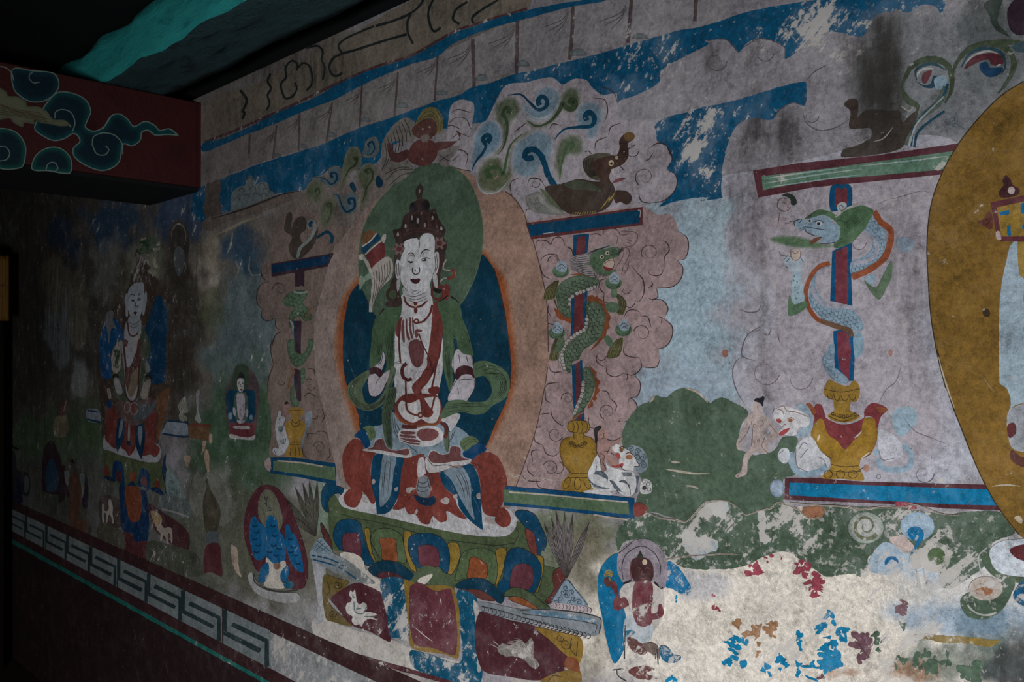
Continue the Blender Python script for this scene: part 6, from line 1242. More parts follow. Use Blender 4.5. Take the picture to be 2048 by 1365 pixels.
t.fill('wash', ring('L', 540, 270, 125, 110), (186, 184, 178), edge=((150, 158, 146), 12), wear=.25); t.line('spiral', [spiral('L', 540, 260, 95, 1.7, .6)], (112, 116, 88), 9, wear=.3, taper=2)
t = Thing('painted_swirl', 'light blue disc with a bright blue curl under the plank', 'swirl', 'painted swirls at lower right')
t.fill('disc', ring('L', 905, 260, 120, 100), (160, 180, 196), edge=((148, 172, 190), 10), wear=.15); t.fill('curl', 'L:835,290 870,262 920,265 950,300 945,350 910,400 880,440 895,370 915,330 900,320 880,360 850,340', (0, 110, 158), wear=.1); t.line('drip', ['L:880,430 855,480 848,520'], (4, 96, 134), 5, taper=2, wear=.2); t.fill('pale_patch', 'L:700,350 790,320 850,360 880,400 830,450 770,420', (200, 178, 170), wear=.2, rough=3)
t = Thing('painted_swirl', 'fading light blue dome above the bare plaster', 'swirl', 'painted swirls at lower right')
t.fill('dome', 'L:555,560 590,450 660,375 730,385 790,450 800,560 760,600 640,600', (168, 186, 200), wear=.2); 
t.fill('curl_flake', 'L:675,535 685,490 715,470 760,485 770,520 745,500 715,495 700,515', (10, 100, 146), rough=2.5)
t = Thing('painted_swirl', 'green ring swirl with pale streaks at right', 'swirl', 'painted swirls at lower right')
t.fill('ring_wash', ring('L', 1030, 480, 110, 110), (164, 164, 152), wear=.3); t.fill('ring_eye', ring('L', 1040, 470, 62, 62), (84, 104, 66), wear=.12); t.line('streak', ['L:900,560 920,680 960,760', 'L:950,560 980,680 1010,740', 'L:830,700 860,780'], (110, 118, 112), 6, wear=.35, taper=1)
t = Thing('painted_swirl', 'green arcs around a faded rust spot at right', 'swirl', 'painted swirls at lower right')
t.fill('wash', ring('L', 1390, 700, 120, 85), (186, 172, 160), wear=.2); t.fill('rust_spot', 'L:1310,720 1360,690 1440,705 1420,745 1340,745', (164, 108, 74), wear=.25, rough=2); t.line('arc_band', [arc('L', 1390, 740, 150, 150, 150, 60)], (176, 172, 164), 4, wear=.3); t.line('pale_arc', ['L:1350,560 1340,470 1400,410', 'L:1340,520 1360,600'], (178, 180, 174), 2.6)
t = Thing('painted_swirl', 'rust coloured spot on the sky left of the pale dragon', 'paint spot')
t.fill('spot', ring('H', 100, 218, 20, 26), (160, 110, 96), wear=.15, rough=1.5)
t = Thing('painted_swirl', 'two small rust spots on the wall around the cloth draped vase', 'paint spot')
t.fill('spot', ring('H', 1175, 215, 14, 24), (156, 118, 106), wear=.25, rough=1.5); t.fill('spot', ring('H', 1018, 965, 18, 28), (166, 124, 104), wear=.25, rough=1.5)

# ---- left of the middle deity: garuda, scrolls, pillar, small figures
t = Thing('painted_guardian', 'red brown winged guardian with yellow hair above the green halo', 'guardian')
t.fill('wing_cloud', 'X:1130,900 1200,780 1280,730 1340,770 1320,880 1200,880 1190,960 1300,1010 1330,1060 1180,1150 1140,1080', (122, 115, 108), wear=.15, grime=.1); t.fill('wing_cloud', 'X:1470,930 1613,910 Y:0,1000 0,1030 X:1500,1030', (126, 116, 112), wear=.15, grime=.1)
t.line('wing_line', fan('X:1150,880 1160,980 1130,1060', 'X:1270,740 1300,800 1310,850', 8) + ['X:1160,1120 1220,1060 1320,1050', 'X:1480,960 1560,1000 1613,960', 'X:1150,1080 1240,1040 1300,1040', 'X:1500,800 1560,780 1613,800', 'X:1490,1000 1550,960', 'X:1180,1150 1250,1090 1330,1070', 'Y:0,760 40,730 100,740 130,800', 'Y:10,860 60,830 120,850'], (50, 48, 46), 1.4)
t.fill('body', 'X:1300,1000 1300,940 1330,885 1400,862 1462,890 1474,960 1440,1012 1390,1034', (100, 58, 54), wear=.05); t.fill('arm', 'X:1310,960 1250,1005 1190,995 1162,900 1180,885 1215,950 1290,930', (86, 52, 50)); t.fill('arm', 'X:1460,888 1613,868 Y:40,810 70,830 60,860 0,915 X:1470,932', (92, 56, 54))
h = t.fill('head', 'X:1318,800 1390,742 1450,742 1482,790 1440,862 1370,862 1330,840', (96, 62, 56)); t.fill('hair', 'X:1340,775 1390,680 1460,668 1502,720 1512,800 1480,835 1470,770 1440,735 1390,742', (124, 112, 70), under=h); t.line('hair_line', fan('X:1350,760 1400,700 1440,690', 'X:1470,680 1500,740 1495,810', 6), (76, 66, 44), 1.2, under=h); t.fill('eye', ring('X', 1385, 802, 6), (170, 158, 140), under=h); t.fill('eye', ring('X', 1428, 790, 6), (170, 158, 140), under=h); t.fill('collar', 'X:1370,850 1420,835 1425,870 1390,885', (118, 104, 98), under=h)

t = Thing('painted_cloud_scroll', 'dim blue and green cloud scrolls left of the green halo', 'cloud scroll')
DGG = (92, 98, 76); DGE = (118, 112, 98); DB = (84, 106, 116)
swirl(t, 'X:1020,920 1040,870 1090,850 1115,900 1100,960 1050,980 1010,970', DGE, DB, 'X:1060,915 1045,900 1070,880 1085,920 1060,960 1020,950', (14, 54, 74), 5, 2, 7)
swirl(t, 'X:880,1080 900,980 930,920 980,915 1005,970 995,1040 940,1070 900,1150 870,1180', DGE, DGG, 'X:955,990 975,980 970,1020 930,1050 890,1130', (56, 64, 46), 7, 2, 7)
swirl(t, 'X:690,1110 760,1090 800,1110 800,1050 850,1030 885,1070 870,1140 810,1170 770,1150 720,1130', DGE, DB, 'X:825,1105 815,1080 845,1075 850,1120 815,1145 780,1110 720,1100', (12, 54, 78), 6, 2, 7)
swirl(t, 'X:655,1220 670,1150 720,1115 770,1150 765,1230 720,1270 690,1240', DGE, DGG, 'X:715,1190 735,1170 745,1200 715,1225', (60, 66, 48), 5, 2, 7)
swirl(t, 'X:980,1110 1000,1040 1050,1010 1090,1040 1095,1110 1060,1170 1040,1240 1000,1310 990,1250 1010,1180', DGE, DGG, 'X:1050,1080 1030,1060 1060,1050 1075,1100 1040,1160 1010,1260', (58, 68, 48), 7, 2, 7)
swirl(t, 'X:820,1210 880,1200 900,1270 900,1210 960,1190 985,1240 970,1310 910,1340 870,1310 850,1250', DGE, DB, 'X:935,1270 925,1240 955,1235 960,1290 910,1315 880,1270 860,1215 820,1205', (12, 54, 80), 7, 2, 7)
swirl(t, 'X:740,1340 760,1260 810,1225 850,1260 840,1330 800,1400 770,1420 750,1390', DGE, DGG, 'X:800,1290 790,1270 815,1265 815,1320 790,1390', (62, 72, 50), 6, 2, 7)
t.fill('blue_drop', 'X:930,1150 950,1130 972,1180 960,1195', (12, 56, 80)); t.fill('blue_drop', 'X:1092,1110 1110,1090 1140,1140 1115,1168 1095,1150', (12, 56, 76)); t.line('wash_line', ['X:960,1085 955,1110 970,1100', 'X:660,1230 680,1300 720,1340', 'Q:1170,380 1260,400'], (130, 126, 112), 2)
t = Thing('painted_mountains', 'grey green rocky mountains on the blue band at upper left', 'mountains')
t.fill('rocks', 'X:190,1290 200,1200 240,1160 280,1150 290,1110 315,1088 340,1120 345,1145 390,1130 425,1140 432,1180 465,1195 460,1215 330,1270 200,1310', (112, 122, 122), wear=.1); t.line('rock_line', [arc('X', x, y, 18, 22, 180, 360) for x, y in ((260, 1190), (310, 1120), (330, 1180), (385, 1160), (410, 1190), (290, 1230), (350, 1220), (230, 1250), (400, 1220), (445, 1205))], (70, 76, 78), 1.5)
t = Thing('painted_cloud_ledge', 'taupe banded cloud ledge under the mountains at upper left', 'cloud')
t.fill('ledge', 'Q:50,250 200,205 400,140 640,50 850,10 900,60 760,100 600,170 400,230 160,300 140,345 40,340', (112, 98, 90), wear=.1, grime=.2); t.line('ledge_line', ['Q:90,250 300,190 500,120 700,40 860,10'], (50, 46, 48), 3.6, taper=1); t.line('ledge_light', ['Q:150,380 260,330 380,270 540,220'], (150, 138, 118), 6, taper=1, wear=.2); t.line('pale_stem', ['Q:285,360 270,450 230,560', 'Q:300,600 330,680 290,780', 'Q:430,570 420,680 450,730 520,720'], (136, 134, 124), 4, taper=1, wear=.2)
t = Thing('painted_beast', 'small dark crouching beast on the dim left pillar', 'beast')
t.fill('body', 'Q:725,350 730,280 750,200 780,190 790,240 780,330 820,250 880,225 910,260 905,340 860,380 880,450 960,400 1010,330 980,460 900,560 830,590 780,560 760,480 790,400', (70, 60, 52), wear=.05, grime=.1); t.line('blue_stem', ['Q:945,330 925,300 950,265 980,280 985,330 940,420 860,500 835,580'], (128, 136, 132), 6); t.line('blue_stem', ['Q:950,320 940,290 965,270', 'Q:1000,410 1090,360 1130,400 1125,460'], (14, 62, 84), 6)
t = Thing('painted_pillar', 'dark blue and maroon pillar in the dim cloud bank at left', 'pillar')
b = t.fill('crossbar', 'Q:612,632* 1145,540* 1095,655* 615,745*', (60, 40, 48)); t.fill('bar_panel', 'Q:618,642* 1130,555* 1090,635* 620,715*', (4, 50, 82), under=b)
for a in ('Q:820,700* 895,690* 893,822* 822,828*', 'Q:805,1118* 868,1118* 862,1365* R:985,10 985,140* 925,120* 925,0 Q:812,1365*', 'R:925,280* 985,300* 990,600* 945,590* 925,450*'):
    s = t.fill('shaft', a, (58, 40, 50)); t.line('shaft_edge', a.split()[0] + ' ' + a.split()[-1], (10, 54, 82), 2.6, under=s)
t = Thing('painted_dragon', 'dim green dragon coiled around the dark left pillar', 'dragon')
for o_, an in (('Q:700,960 760,880 820,860 900,860 920,900 880,960 930,1020 960,1100 890,1120 860,1080 800,1110 770,1180 760,1080 800,1000 740,1000', .3), ('R:850,60 870,0 930,0 925,100 1000,140 1050,60 1060,0 1110,0 1100,80 1050,180 1000,250 940,270 880,200', .6), ('R:985,290 1020,270 1030,380 1000,440', .5), ('R:880,500 920,440 925,560 970,600 960,650 900,650', .4)):
    b = t.fill('coil', o_, (84, 106, 82), wear=.1, edge=((70, 82, 62), 4)); t.line('scale_row', scales(o_, 9, an), (50, 62, 50), 1.1, under=b)
t.line('back_fin', ['R:880,270 920,310 880,390 860,480', 'Q:910,1100 950,1000'], (124, 88, 62), 4); t.line('jaw_line', ['Q:800,870 860,880 920,870', 'Q:770,1110 800,1170 790,1200'], (150, 156, 150), 3.0)
t = Thing('painted_vase', 'ochre vase on the green plank in the dim left cloud bank', 'vase')
t.fill('body', 'R:830,840 850,800 880,785 980,785 1020,810 1030,850 1015,920 970,985 880,985 840,920', (150, 116, 50)); t.fill('neck', 'R:900,730 970,730 975,800 900,800', (146, 112, 50)); t.fill('mouth_rim', 'R:860,700 880,665 990,665 1015,690 1000,735 880,730', (140, 106, 50)); t.fill('foot', 'R:870,985 985,985 980,1050 1005,1140 830,1135 860,1050', (150, 116, 50))
vase_lines(t, [arc('R', 935, 800, 40, 50, 0, 180), 'R:870,1000 985,1000', 'R:872,1020 985,1020', 'R:890,1050 880,1130', 'R:930,1050 930,1130', 'R:965,1050 975,1130', 'R:880,690 990,690', 'R:890,780 935,815 980,780'])
t = Thing('painted_lion', 'small white lion half hidden behind the left ochre vase', 'lion', 'painted white lions')
t.fill('body', 'R:735,830 750,770 765,730 770,690 790,700 790,740 830,760 815,830 830,850 850,940 870,1000 850,1060 820,1110 760,1130 710,1090 720,1055 770,1060 750,980', (176, 174, 176), wear=.1); t.fill('tail', 'R:1030,720 1090,700 1080,820 1030,920 1000,1060 1000,990 1030,860', (120, 130, 140), wear=.15); t.line('fur', fan('R:760,850 780,900', 'R:820,830 800,900', 5) + fan('R:780,980 800,1020', 'R:840,960 830,1020', 4) + ['R:770,780 790,760', 'R:720,1070 740,1110'], (80, 90, 96), 1.5); t.fill('rider', 'R:810,640 850,615 865,650 850,690 860,740 830,760 810,700', (138, 106, 100)); t.fill('rider_hair', 'R:820,620 850,600 868,620 840,635', (44, 36, 38))
plank('green plank with blue border under the left ochre vase', 'R:690,1150* 900,1148* 1320,1205* 1330,1240* 1330,1420* 1000,1345* 690,1300*', (0, 62, 94), 'R:720,1178* 1000,1190* 1320,1245* 1330,1375* 1000,1315* 720,1275*', (88, 106, 80), ('R:690,1150 660,1160 630,1200 650,1260 690,1285', (158, 136, 132)), ['R:760,1180 1000,1200 1200,1235'])

t = Thing('painted_small_deity', 'small white meditating figure in a dark blue oval at left', 'deity')
t.fill('oval', 'R:400,232 460,260 530,330 570,440 575,600 560,740 530,900 310,920 265,800 245,640 260,460 320,330 350,260', (84, 68, 72), wear=.05, grime=.1); t.fill('green_halo', 'R:330,330 370,245 410,235 460,265 480,340 470,440 440,500 340,500 300,440', (62, 78, 60)); t.fill('blue_field', 'R:270,500 350,490 450,490 530,500 545,620 530,760 480,820 320,820 270,740 258,620', (6, 60, 84), wear=.05)
t.fill('red_seat', 'R:290,820 400,810 530,820 535,880 520,940 310,935', (104, 48, 54)); t.fill('white_base', 'R:285,925 310,920 400,945 500,945 540,930 530,975 400,972 295,960', (176, 170, 166))
t.fill('robe', 'R:340,540 370,510 440,510 465,560 470,680 450,800 370,800 330,700', (78, 98, 82)); t.fill('body', 'R:365,530 430,530 440,660 430,760 400,785 375,750 362,640', (176, 166, 174)); t.fill('legs', 'R:320,850 380,840 480,845 490,865 420,875 330,862', (172, 164, 164)); t.fill('arm', 'R:325,660 345,670 350,745 328,730', (172, 166, 170)); t.fill('arm', 'R:450,670 470,680 465,750 445,745', (172, 166, 170)); t.fill('hands', 'R:360,790 400,780 440,790 420,815 380,815', (170, 164, 168)); t.fill('fan_leaf', 'R:280,720 310,710 315,770 285,775', (120, 138, 146)); t.fill('fan_leaf', 'R:485,740 510,730 512,780 490,780', (110, 128, 138))
h = t.fill('head', 'R:365,400 380,375 425,378 432,430 425,490 400,512 378,495 365,450', (184, 178, 176)); t.fill('hair', 'R:355,400 375,350 402,312 430,352 442,400 430,380 380,375', (40, 42, 40), under=h); t.line('face_line', ['R:375,425 392,422', 'R:408,422 425,425', 'R:400,430 397,455 408,457'], INK, 1.2, under=h); t.fill('lips', 'R:390,484 405,478 420,484 405,498', (96, 40, 46), under=h)
t = Thing('painted_small_deity', 'bright blue many armed figure in a maroon oval at lower left', 'deity')
t.fill('oval', 'V:215,360 240,260 290,180 350,155 420,180 480,260 540,400 590,560 605,680 590,770 560,795 470,780 300,690 250,590 215,480', (84, 40, 48), wear=.06); t.fill('grey_halo', 'V:310,230 340,185 380,190 420,250 450,380 420,440 350,420 300,340', (108, 106, 88), wear=.1)
t.line('halo_mark', ['V:335,225 348,245 362,225', 'V:350,240 350,290', 'V:335,265 355,275', spiral('V', 370, 300, 16)], (50, 56, 60), 2)
for a in ('V:255,370 280,345 300,380 340,410 345,520 340,600 290,615 262,560 248,470', 'V:470,400 490,400 500,440 530,470 560,560 575,690 520,660 480,570 465,480', 'V:350,380 370,340 410,360 425,430 460,480 470,580 450,640 380,640 350,600 345,480'): t.fill('blue_body', a, (8, 92, 138), wear=.12)
t.line('arm_line', [arc('V', x, y, 14, 10, 0, 180) for x, y in ((280, 400), (290, 440), (280, 480), (300, 520), (290, 560), (500, 480), (520, 530), (530, 580), (545, 630), (500, 560), (390, 400), (400, 460), (395, 520), (410, 580), (370, 560), (430, 540))], (0, 54, 84), 3.0)
t.fill('bare_centre', 'V:350,600 400,640 460,620 475,680 440,740 470,780 420,790 340,770 350,700', CREAM, wear=.1, rough=2); t.fill('ball', ring('V', 415, 652, 23, 22), (140, 108, 92)); t.fill('leg', 'V:320,660 360,630 365,700 335,755 300,740', (12, 96, 140), wear=.2); t.fill('leg', 'V:440,690 480,650 488,700 465,750 440,740', (12, 96, 140), wear=.22); t.fill('skirt', 'V:455,760 480,740 520,760 510,785 465,785', (24, 92, 116), wear=.2)
t.fill('white_base', 'V:235,720 260,690 300,760 400,810 540,820 560,850 500,880 380,860 280,810', (172, 168, 166), wear=.15); t.line('base_line', ['V:270,700 280,750 350,795 450,810 540,800'], (70, 66, 62), 2.6)

t = Thing('painted_roundel', 'sooty dark roundel with a pale ring right of the far left crown', 'roundel')
t.fill('disc', ring('N', 800, 450, 95, 200), (66, 60, 56), edge=((84, 76, 68), 12), wear=.05, grime=.2); t.line('pale_ring', [arc('N', 800, 400, 62, 110, 160, 400), arc('N', 820, 660, 40, 60, 120, 420)], (120, 116, 108), 2.6, wear=.2, taper=1); t.fill('grey_heart', 'N:760,540 800,480 850,540 840,680 800,740 770,660', (92, 96, 98), wear=.15, grime=.1)

# ---- the far left deity on its lotus
t = Thing('painted_mandorla', 'dim brown mandorla with blue centre behind the far left deity', 'mandorla')
t.fill('ring', 'N:330,900 420,760 560,720 680,860 720,1100 O:820,0 830,300 800,500 760,700 730,900 700,1020 200,1000 160,700 130,420 120,0 N:110,1300 180,1100', (78, 62, 52), wear=.12, grime=.25); t.fill('blue_field', 'N:540,1120 580,980 625,900 680,960 705,1100 O:790,0 790,250 770,410 640,420 540,300 540,0', (6, 64, 98), wear=.05, grime=.1); t.fill('blue_field', 'N:150,1180 200,1090 270,1110 320,1200 330,1365 O:260,100 255,370 180,375 145,250 130,0 N:115,1300', (10, 84, 136), wear=.1); t.fill('orange_edge', 'O:690,640 730,520 830,470 820,600 760,780 710,980 690,900 720,760', (112, 74, 48), wear=.12)
d = Thing('painted_deity', 'smaller white faced seated deity with crown on the far left', 'deity')
d.fill('white_seat', 'O:185,940 210,920 400,1000 600,1050 690,1010 740,1060 745,1120 710,1190 600,1192 400,1140 230,1090 180,1060', (172, 170, 174), wear=.08)
d.fill('knee_robe', 'O:215,700 260,640 320,720 360,760 330,900 340,1050 290,1060 220,1000 195,960 205,850', (120, 58, 52), wear=.06); d.fill('knee_robe', 'O:590,800 640,700 700,720 690,850 690,1010 730,1060 720,1110 680,1150 640,1120 560,1130 550,1000 580,900', (120, 58, 52), wear=.06); d.fill('knee_robe', 'O:370,760 430,770 500,830 510,960 490,1060 430,1135 395,1080 350,1050', (114, 54, 50), wear=.06)
for a in ('O:330,770 370,745 385,800 380,960 315,1098* 300,980 310,860', 'O:500,830 560,810 585,900 580,1020 552,1172* 510,1080 490,960'): q = d.fill('knee_sash', a, (8, 54, 84), wear=.05)
d.fill('sash_lining', 'O:355,770 375,800 355,920 330,960 335,860', (128, 140, 148)); d.fill('sash_lining', 'O:520,850 550,840 560,920 540,1040 522,960', (128, 140, 148)); d.fill('tassel', 'O:425,820 440,850 435,990 420,990', (150, 140, 138)); d.fill('tassel_knot', 'O:405,990 440,985 445,1030 410,1025', (14, 40, 62))
d.fill('robe', 'N:330,1280 400,1160 470,1130 530,1240 560,1365 O:600,250 640,420 600,580 560,640 420,620 300,560 270,380 270,100 330,0', (78, 88, 70), wear=.14, grime=.15); d.fill('lap', 'O:290,620 420,590 520,600 640,560 690,620 600,780 470,840 330,740', (104, 80, 78), wear=.12); d.fill('lap_fold', 'O:520,600 560,640 690,610 620,740 480,800 470,740', (88, 96, 100), wear=.15)
d.fill('torso', 'N:355,1130 470,1110 480,1200 450,1340 O:520,60 545,280 520,460 480,590 430,600 395,500 385,300 360,100 340,0 N:330,1300', (170, 166, 170), wear=.12); d.fill('stole', 'O:370,0 420,10 400,120 440,200 500,120 520,0 550,0 545,250 520,420 450,560 400,440 390,250', (98, 62, 58), wear=.12); d.fill('chest', 'O:395,60 420,90 460,120 480,60 470,200 430,270 405,260', (184, 182, 186)); d.fill('belly', 'O:460,330 520,270 510,440 460,560 420,520 440,420', (140, 122, 100), wear=.1)
d.line('necklace', ['N:365,1130 380,1230 410,1250 445,1230 465,1130', 'O:385,50 400,300 390,450 410,560 460,605 510,560 525,420 530,250'], (86, 50, 48), 3.0); d.fill('necklace_loop', ring('O', 415, 660, 32, 55), (116, 80, 76)); d.fill('necklace_loop', ring('O', 480, 670, 42, 62), (120, 76, 72)); d.line('loop_line', [ring('O', 415, 660, 28, 50), ring('O', 480, 670, 38, 58)], (160, 148, 146), 1.8)
d.fill('arm', 'O:285,380 320,370 370,500 360,530 320,530 290,450', (176, 170, 170)); d.fill('arm', 'O:560,470 600,400 640,385 640,450 590,580 540,560', (162, 150, 140)); d.line('armlet', ['O:270,370 300,340 330,370', 'O:590,370 620,350 650,375'], (44, 40, 42), 5); d.fill('arm', 'O:600,200 640,300 600,320 590,260', (140, 140, 136)); d.fill('sleeve', 'O:265,120 330,20 350,60 350,280 300,330 270,300', (160, 148, 138), wear=.3); d.line('sleeve_mark', fan('O:290,100 300,180 280,260', 'O:340,80 330,180 320,290', 4), (56, 76, 48), 3.0, wear=.3); d.fill('fingers', 'O:215,480 240,470 258,570 235,580', (170, 160, 150), wear=.15); d.fill('cuff', 'O:215,600 250,590 260,650 225,670', (10, 66, 110))
h = d.fill('head', 'N:365,900 380,840 430,795 490,785 505,820 500,950 480,1060 440,1110 400,1100 375,1040 360,980', (176, 182, 188), wear=.02); d.fill('ear', 'N:340,940 355,880 372,900 370,1000 350,1000', (168, 172, 178)); d.fill('ear', 'N:505,900 525,865 530,930 505,1070 490,1060', (164, 168, 174)); d.fill('ear_drop', 'N:348,1010 365,1000 368,1080 352,1085', (170, 172, 176)); d.fill('neck', 'N:375,1090 470,1070 460,1200 430,1230 385,1180', (162, 166, 172)); d.line('neck_line', ['N:380,1130 420,1150 465,1120', 'N:385,1160 425,1175 465,1150'], (90, 90, 96), 1.4)
d.fill('lips', 'N:414,1045 432,1040 448,1046 430,1070', (70, 46, 52), under=h); d.line('face_line', ['N:388,900 410,892 428,905', 'N:455,900 480,888', 'N:440,950 430,990 445,1000 460,980'], (70, 70, 78), 1.8, under=h); d.fill('eye', ring('N', 411, 945, 14, 11), (60, 62, 70), under=h); d.fill('eye', ring('N', 464, 935, 16, 14), (96, 100, 108), under=h)
c = d.fill('crown', 'N:390,820 400,700 440,640 430,540 450,500 480,560 540,620 560,720 540,800 500,790 430,795', (84, 70, 62), wear=.25, grime=.2)
for q in flakes(170 + 540 / 4.267, 380 + 560 / 4.267, 24, 44, 16, 2.5, 7, 400): d.fill('crown_flake', q, (164, 158, 138), wear=.2, under=c)
for q in flakes(170 + 500 / 4.267, 380 + 500 / 4.267, 18, 14, 7, 3, 6, 430): d.fill('green_flake', q, (48, 80, 52), under=c)
d.fill('flame_leaf', 'N:180,1060 230,1030 250,1060 240,1110 270,1190 230,1180 205,1310 190,1200', (130, 128, 132), wear=.1)
t = Thing('painted_lotus_throne', 'small lotus throne with red cloth under the far left deity', 'throne')
t.fill('petal_bed', 'O:180,1080 400,1150 600,1195 740,1210 760,1365 U:430,150 440,260 330,260 60,220 20,150 O:185,1340', (84, 94, 62), wear=.1)
def spetal(o_, oc, i_, ic):
    p = t.fill('petal', o_, oc, wear=.06)
    if i_: t.fill('petal_core', i_, ic, under=p)
spetal('U:85,150 95,85 120,72 150,90 168,180 165,260 140,230 110,210 90,200', (6, 56, 98), 'U:108,170 120,138 140,150 148,220 115,210', (92, 44, 50)); spetal('U:262,230 275,140 300,125 335,160 345,250 320,285 300,250 270,255', (6, 56, 98), 'U:280,230 295,180 318,200 322,250', (110, 62, 56)); spetal('U:200,200 210,150 235,155 240,210 215,215', (140, 70, 46), None, None); spetal('U:30,150 45,100 65,130 60,180 35,175', (124, 60, 46), None, None); spetal('U:370,250 390,200 412,230 405,270', (116, 56, 46), None, None); spetal('U:25,190 60,180 110,215 80,215', (8, 44, 80), None, None); spetal('U:190,250 220,215 250,250 240,262', (8, 50, 88), None, None); spetal('U:340,265 400,258 445,325 400,300 350,275', (8, 44, 80), None, None); spetal('U:425,150 440,40 452,30 450,100 470,200 475,290 450,300 440,220', (10, 50, 84), 'U:445,120 470,200 475,280 455,240', (74, 40, 46))
t.fill('side_panel', 'U:0,320 130,340 150,520 40,530 0,470', (80, 66, 60), wear=.15); t.fill('white_deer', 'U:60,345 72,338 80,360 90,400 87,440 97,503 86,507 77,457 62,442 50,500 42,500 44,440 32,430 27,500 17,498 15,370 25,368 29,415 50,420 62,400 57,370', (180, 170, 160), wear=.05, label='white deer'); t.fill('side_panel', 'U:330,370 420,420 600,560 600,690 480,640 370,540', (76, 42, 46), wear=.12); t.fill('white_deer', 'U:388,545 400,520 420,515 440,535 470,528 490,540 496,620 487,640 480,580 468,570 462,600 472,642 460,642 448,600 434,585 424,620 412,625 414,575 404,560', (170, 156, 142), wear=.15, label='white deer')
t.fill('ochre_patch', 'U:352,420 400,430 425,480 410,540 380,520 358,470', (166, 138, 96), wear=.2, rough=2); t.fill('blue_frame', 'U:135,240 175,250 185,420 215,490 270,480 275,280 318,290 325,620 240,625 215,570 155,550 140,400', (4, 50, 90), wear=.12); t.fill('front_cloth', 'U:178,255 272,270 275,470 220,495 188,430', (132, 68, 42)); t.fill('red_base', 'U:160,565 215,575 240,625 325,630 320,800 260,790 165,700', (92, 44, 46), wear=.15); t.fill('stone_base', 'U:0,500 150,560 165,680 0,640', (84, 80, 66), wear=.15); t.fill('stone_base', 'U:330,630 480,650 660,720 700,860 470,840 330,790', (78, 80, 66), wear=.2)
t.fill('cone', 'U:460,300 470,110 580,330', (118, 134, 132), wear=.15); t.line('cone_scroll', [spiral('U', x, y, 14) for x, y in ((490, 220), (500, 270), (530, 290), (485, 300))], (70, 84, 86), 1.3); t.fill('shelf', 'U:420,310 600,345 630,380 610,470 430,420', (96, 104, 102), wear=.15); t.line('bead_row', ['U:425,405 520,430 610,460'], (150, 146, 140), 4)
t = Thing('painted_plank', 'small grey plank with blue edges left of the far left deity', 'plank', 'painted planks')
t.fill('panel', 'O:20,680 135,690 150,800 25,790', (140, 148, 158), wear=.1); t.line('blue_edge', ['O:25,690 120,700', 'O:20,775 150,805'], (16, 60, 90), 3.6)
t = Thing('painted_plank', 'small grey and ochre plank right of the far left deity', 'plank', 'painted planks')
t.fill('panel', 'O:800,800* 1005,815* 1005,935* 750,910*', (138, 146, 156), wear=.1); t.line('blue_edge', ['O:805,790 1000,815 1005,940 755,915'], (12, 54, 84), 3.6); t.fill('ochre_end', 'O:1010,815* 1225,825* 1220,985* 1010,960*', (104, 74, 46), wear=.1); t.line('red_edge', ['O:1015,825 1225,835'], (110, 56, 44), 5)
t = Thing('painted_sketch_figure', 'worn grey white remnant seated on the small grey plank', 'figure')
t.fill('remnant', 'O:905,660 940,580 975,555 1000,640 1005,710 960,720 1000,760 990,790 930,790 915,740 930,700', (134, 132, 120), wear=.25)
t = Thing('painted_sketch_figure', 'thin pale standing remnant at the end of the small plank', 'figure')
t.fill('remnant', 'O:1085,520 1110,480 1125,520 1110,570 1112,700 1135,790 1115,815 1070,770 1090,720', (150, 150, 146), wear=.2)
t = Thing('paint_loss', 'branching pale streak of bare clay on the green ground at left', 'paint loss')
t.fill('streak', 'O:1150,990 1185,990 1160,1080 1130,1125 1145,1060', (178, 150, 126), rough=1.5); t.fill('streak', 'O:1180,1070 1200,1150 1215,1240 1220,1365 1200,1340 1185,1250 1165,1160', (178, 150, 126), rough=1.5); t.fill('streak', 'O:970,1130 1030,1140 1010,1240 985,1230', (164, 142, 122), rough=2); t.fill('streak', 'U:715,0 740,0 750,130 770,260 740,180', (170, 144, 120), rough=1.5); t.fill('streak', 'U:895,650 935,680 950,800 960,870 920,800', (184, 162, 144), rough=1.5); t.fill('streak', 'V:130,530 165,545 170,640 195,720 150,670', (182, 160, 142), rough=1.5); t.fill('streak', 'O:1215,920 1240,920 1240,1000 1215,1010', (170, 150, 128))
t = Thing('painted_standing_monk', 'dim standing monk in a red skirt under a grey halo', 'monk')
t.fill('halo', 'U:610,350 640,200 670,150 700,190 740,150 800,190 860,300 885,480 830,520 700,480 640,420', (118, 116, 106), wear=.12, grime=.15); t.fill('body', 'U:705,350 730,250 720,210 735,195 750,260 800,350 825,420 800,560 740,580 715,520', (74, 68, 52), wear=.05, grime=.1); t.fill('belt', 'U:730,570 800,560 805,650 740,660', (84, 92, 94), wear=.1); t.fill('skirt', 'U:725,660 810,640 830,760 835,860 770,850 715,850', (88, 42, 46), wear=.06); t.fill('base', 'U:715,850 770,840 860,900 840,920 760,900', (112, 110, 98), wear=.15)
t = Thing('painted_standing_monk', 'dark robed monk under a pointed arch beside white deer', 'monk')
